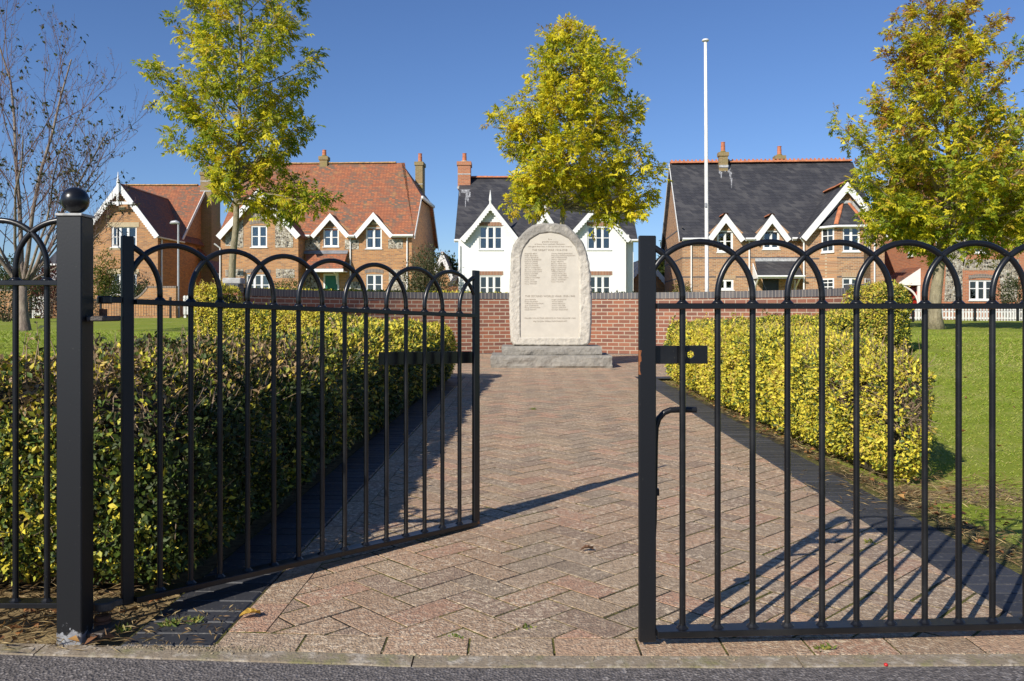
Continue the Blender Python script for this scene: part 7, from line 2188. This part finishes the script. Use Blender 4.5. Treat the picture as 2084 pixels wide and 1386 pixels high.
# right tree
Y = 21.5; bz = float(lawn_z([PX(1905, Y)], [Y])[0])
e = env_px([(525, 1995, 2055), (490, 1790, 2110), (462, 1748, 2240), (430, 1775, 2270), (400, 1785, 2300), (372, 1712, 2310), (345, 1745, 2320), (318, 1762, 2320), (280, 1745, 2310), (240, 1728, 2280), (205, 1735, 2230), (170, 1775, 2110), (140, 1785, 2030), (110, 1800, 2005), (75, 1800, 2018), (45, 1822, 2020), (20, 1850, 1990), (4, 1870, 1965)], Y, 1920, bz)
tr = tpx([(1903, 665), (1905, 600), (1912, 520), (1922, 450), (1932, 330), (1925, 180), (1915, 4)], Y, 1920, bz); tr[0] = (tr[0][0], 0, 0)
leafy_tree('leafy_tree', 'large bronze and gold tree on the lawn before the white picket fence', (PX(1920, Y), Y, bz), tr, 0.17, e, None, 112,
           tree_palette([TDG, TG, TLG, TY, TYO, TBR], [0.05, 0.19, 0.28, 0.22, 0.17, 0.09], zsplit=lambda P: 0.2 * np.clip((P[:, 2] - 4.6) / 2.6, -0.7, 1), seed=9), 103, 0.105, 7, lowest=2.5, droop=0.15, group='autumn trees round the memorial', nsec=12)

# nearly bare cherry at the far left
def bare_tree():
    g = np.random.default_rng(55)
    Y = 13.6; px0 = 48; bz = float(lawn_z([PX(px0, Y)], [Y])[0])
    root = thing('cherry_tree', 'nearly bare grey barked tree on the lawn left of the gate post', 'tree', (PX(px0, Y), Y, bz))
    zf = PZ(578, Y) - bz
    m = MB()
    zz = [0, 0.05, 0.2, 0.45, zf]
    m.tube([(0.02, 0, 0), (0.02, 0, 0.05), (0.01, 0, 0.2), (-0.01, 0, 0.45), (-0.03, 0, zf)], [0.13, 0.10, 0.082, 0.072, 0.075], 12)
    m.build('trunk', M['bark_cherry'], root, smooth=True)
    mb = MB(); fine = MB()
    P = []; Dd = []
    def grow(p, d, L, r, lev):
        n = 6
        pts = [p]; cur = p.copy(); dd = d / np.linalg.norm(d)
        for k in range(n):
            dd = dd + g.normal(size=3) * 0.10 + np.array([0, 0, 0.13 if lev > 0 else 0.05]); dd /= np.linalg.norm(dd)
            cur = cur + dd * L / n; pts.append(cur.copy())
        (mb if r > 0.012 else fine).tube(pts, [r * (1 - 0.75 * k / n) + 0.0015 for k in range(n + 1)], 6 if r > 0.02 else 4, caps=False)
        if lev >= 3 or L < 0.22:
            pass
        else:
            nb = [8, 7, 3][lev]
            for j in range(nb):
                t = 0.22 + 0.75 * (j + g.random()) / nb
                i = min(n - 1, int(t * n)); s = pts[i] + (pts[i + 1] - pts[i]) * (t * n - i)
                ax = pts[i + 1] - pts[i]; ax /= np.linalg.norm(ax)
                o = np.cross(ax, g.normal(size=3)); o /= np.linalg.norm(o)
                a = g.uniform(0.5, 0.95)
                nd = ax * math.cos(a) + o * math.sin(a) + np.array([0, 0, 0.15])
                grow(s, nd, L * g.uniform(0.32, 0.6) * (1.1 - 0.45 * t), r * (1 - 0.7 * t) * 0.33, lev + 1)
        # spurs and the last leaves
        if lev >= 1:
            for j in range(int(L * 9)):
                t = g.uniform(0.1, 1); i = min(n - 1, int(t * n)); s = pts[i] + (pts[i + 1] - pts[i]) * (t * n - i)
                q = g.normal(size=3); q /= np.linalg.norm(q)
                fine.tube([s, s + q * g.uniform(0.015, 0.045)], [0.0035, 0.002], 3, caps=False)
            nl = 5 if lev == 1 else 3
            if g.random() < 0.2:
                for j in range(nl):
                    P.append(pts[-1] + g.normal(size=3) * 0.025); Dd.append(g.normal(size=3) * 0.7 + np.array([0.5, 0, -0.7]))
            for j in range(int(L * 3)):
                if g.random() < 0.10:
                    i = g.integers(1, n)
                    for q in range(g.integers(1, 3)):
                        P.append(pts[i] + g.normal(size=3) * 0.01); Dd.append(g.normal(size=3) * 0.6 + np.array([0.4, 0, -0.5]))
    # main limbs (px at a far height, azimuth depth, length)
    limbs = [(-0.50, 0.3, 1.0, 2.6, 0.032), (-0.30, -0.4, 1.0, 3.6, 0.038), (-0.06, 0.3, 1.0, 4.6, 0.046), (0.13, -0.15, 1.0, 4.1, 0.042), (0.34, 0.3, 1.0, 3.5, 0.036),
             (0.52, -0.25, 1.0, 2.7, 0.028), (0.72, 0.25, 0.9, 2.2, 0.024), (-0.8, 0.1, 0.9, 2.8, 0.034), (0.95, -0.1, 0.62, 2.0, 0.02), (0.3, 0.9, 1.0, 3.2, 0.032), (0.25, -0.9, 1.0, 3.0, 0.032)]
    for x, y, z, L, r in limbs:
        L *= 0.87 if x > 0.2 else 0.97; r *= 0.85
        grow(np.array([-0.03 + 0.03 * x, 0.03 * y, zf - 0.06 + g.uniform(-0.12, 0.05)]), np.array([x, y, z]), L, r, 0)
    mb.build('limb', M['bark_cherry'], root, smooth=True)
    fine.build('twigs', M['twig_dark'], root)
    P = np.array(P); D = np.array(Dd); n = len(P)
    cs = np.array([(0.05, 0.075, 0.02), (0.08, 0.095, 0.03), (0.16, 0.15, 0.05), (0.13, 0.07, 0.03), (0.30, 0.27, 0.12)])
    C = cs[g.choice(5, n, p=[0.36, 0.3, 0.16, 0.12, 0.06])] * g.uniform(0.7, 1.2, (n, 1))
    L = g.uniform(0.045, 0.085, n)
    leaves_mesh('foliage', P, D, g.normal(size=(n, 3)), L, L * 0.5, C, M['leaf'], root, 0.25)
M['twig_dark'] = plain('cherry_twig', (0.15, 0.09, 0.08), 0.8, 0.3, 30)
bare_tree()

def shrub(name, label, c, rad, n, L, cols_, cat='shrub', seed=1, stems=14, hollow=0.55, group=None, upright=0.3, squash=0):
    """leaves through an uneven volume on thin stems"""
    g = np.random.default_rng(seed)
    root = thing(name, label, cat, c, 0, group)
    rad = np.array(rad)
    d = g.normal(size=(n, 3)); d /= np.linalg.norm(d, axis=1, keepdims=True)
    lump = 1 + 0.22 * snoise(d * 1.0, 0.9, seed) + 0.14 * snoise(d, 2.3, seed + 1)
    r = (hollow + (1 - hollow) * g.random(n) ** 0.6) * lump
    P = d * r[:, None] * rad
    P[:, 2] += rad[2] * 0.95
    P[:, 2] = np.maximum(P[:, 2], 0.03 + 0.05 * g.random(n))
    kp = (snoise(P / rad.max(), 2.2, seed + 3) < 0.75)
    P, d = P[kp], d[kp]; n = len(P)
    D = d * 0.7 + g.normal(size=(n, 3)) * 0.6 + np.array([0, 0, upright])
    cols_ = np.array(cols_); b = 0.3 * snoise(P / rad.max(), 1.2, seed + 4)
    idx = np.clip(((g.random(n) * 0.8 + 0.1 + b) * len(cols_)).astype(int), 0, len(cols_) - 1)
    C = cols_[idx] * g.uniform(0.7, 1.25, (n, 1))
    ls = L * g.uniform(0.6, 1.3, n)
    leaves_mesh('foliage', P, D, d + g.normal(size=(n, 3)) * 0.5, ls, ls * 0.5, C, M['leaf'], root, 0.15)
    mb = MB()
    for k in range(stems):
        a = g.uniform(0, 6.28); t = np.array([math.cos(a), math.sin(a), 0]) * rad * g.uniform(0.2, 0.8)
        top = t + np.array([0, 0, rad[2] * g.uniform(0.9, 1.7)])
        s = t * 0.15
        mb.tube(bez(s, (s + top) / 2 + np.array([0, 0, rad[2] * 0.3]), top, 5), [0.03 * rad.max() * k_ for k_ in (0.6, 0.5, 0.35, 0.22, 0.1)], 4, caps=False)
    mb.build('stems', M['twig'], root)
    return root
DKG = [(0.03, 0.05, 0.015), (0.05, 0.08, 0.02), (0.075, 0.11, 0.03)]
OLV = [(0.09, 0.10, 0.04), (0.14, 0.15, 0.07), (0.20, 0.19, 0.10), (0.07, 0.08, 0.03)]
def at(px, py, Y): return (PX(px, Y), Y, PZ(py, Y))
def gz(px, Y): return (PX(px, Y), Y, float(lawn_z([PX(px, Y)], [Y])[0]))

# shrubs in the front gardens
x, yy, z = gz(868, 40.5); shrub('feathery_shrub', 'loose olive green shrub at the corner between the red roofed and white houses', (x, yy, z), (1.15, 0.9, 1.75), 5200, 0.13, OLV, seed=71, stems=26, hollow=0.2, upright=0.5)
x, yy, z = gz(592, 41.6); shrub('garden_shrub', 'rounded green shrub left of the green front door', (x, yy, z), (0.95, 0.6, 0.98), 2600, 0.10, [(0.06, 0.10, 0.02), (0.10, 0.14, 0.03), (0.15, 0.17, 0.04)], seed=72)
x, yy, z = gz(212, 42.3); shrub('climbing_plant', 'green climber growing up the brick front of the far left house', (x, yy, z), (0.75, 0.42, 1.72), 3400, 0.12, [(0.10, 0.14, 0.02), (0.16, 0.19, 0.03), (0.22, 0.22, 0.04), (0.07, 0.10, 0.02)], seed=73, hollow=0.1, cat='climber')
x, yy, z = gz(252, 41.3); shrub('garden_shrub', 'dark green bush under the windows of the far left house', (x, yy, z), (1.35, 0.7, 0.92), 3400, 0.10, DKG, seed=74)
x, yy, z = gz(302, 41.2); shrub('garden_shrub', 'dark green bush at the corner of the far left house by the downpipe', (x, yy, z), (0.75, 0.6, 0.85), 2200, 0.10, DKG + [(0.12, 0.10, 0.05)], seed=75)
x, yy, z = gz(100, 37.5); shrub('garden_shrub', 'dark red leaved bush over the garden wall beside the farm gate', (x, yy, z), (0.95, 0.8, 1.35), 3000, 0.11, [(0.10, 0.03, 0.025), (0.16, 0.05, 0.035), (0.07, 0.03, 0.02)], seed=76)
x, yy, z = gz(12, 26); shrub('garden_shrub', 'dark shrub at the left edge of the park behind the bare tree', (x, yy, z), (1.0, 0.9, 1.0), 3200, 0.09, DKG + [(0.12, 0.10, 0.05)], seed=77)
x, yy, z = gz(2070, 37.6); shrub('garden_shrub', 'dark olive bush in front of the flint house by the picket fence', (x, yy, z), (0.8, 0.6, 1.05), 2400, 0.11, OLV + DKG, seed=78)
x, yy, z = gz(1388, 40.6); shrub('garden_shrub', 'pale yellow green shrub at the left corner of the slate roofed brick house', (x, yy, z), (0.6, 0.5, 0.95), 1800, 0.10, [(0.16, 0.17, 0.04), (0.24, 0.22, 0.06), (0.10, 0.11, 0.03)], seed=79)
x, yy, z = gz(925, 40.2); shrub('garden_shrub', 'thin pale shrub at the left corner of the white house', (x, yy, z), (0.4, 0.4, 0.95), 700, 0.08, OLV, seed=80, hollow=0.1)
# low garden hedge seen over the top of the curved wall
gh = [(-7.1, 22.6), (6.6, 22.6), (6.6, 23.4), (-7.1, 23.4)]
hedge('garden_hedge', 'long low green hedge whose top shows just over the curved wall', gh, lambda x, y: np.interp(x, [-9.8, -3, 0, 6.6], [1.40, 1.30, 1.22, 1.24]), lambda x, y: lawn_z(x, y), pal_och,
      lambda x, y: 900, lambda x, y: np.full(len(x), 0.075), 25, group=None, twigs=60, sides_vis=lambda x, y, n: n[1] < 0)
# trees far behind, between the houses
def far_tree(px, Y, hpx, wpx, label, cols_, seed):
    x, yy, _ = gz(px, Y); H = PZ(hpx, Y) - 0.4; wd = wpx * Y / F / 2
    root = shrub('background_tree', label, (x, yy, 0.3), (wd, wd * 0.8, H / 2), 3600, 0.28, cols_, 'tree', seed, 8, 0.3)
far_tree(905, 62, 512, 60, 'dark green tree showing beyond the gap left of the white house', DKG + [(0.12, 0.12, 0.03)], 81)
far_tree(932, 66, 535, 50, 'dark tree right beside the white house wall in the gap on its left', DKG, 82)
far_tree(1350, 66, 500, 40, 'small green tree peeping over the roof between the white and brown brick houses', DKG + [(0.12, 0.13, 0.03)], 83)
far_tree(20, 60, 545, 120, 'low dark tree far behind the bare tree at the left edge', DKG + OLV, 84)
far_tree(85, 58, 560, 60, 'brownish tree behind the farm gate at the far left', [(0.12, 0.08, 0.05), (0.09, 0.08, 0.04), (0.16, 0.11, 0.06)], 85)
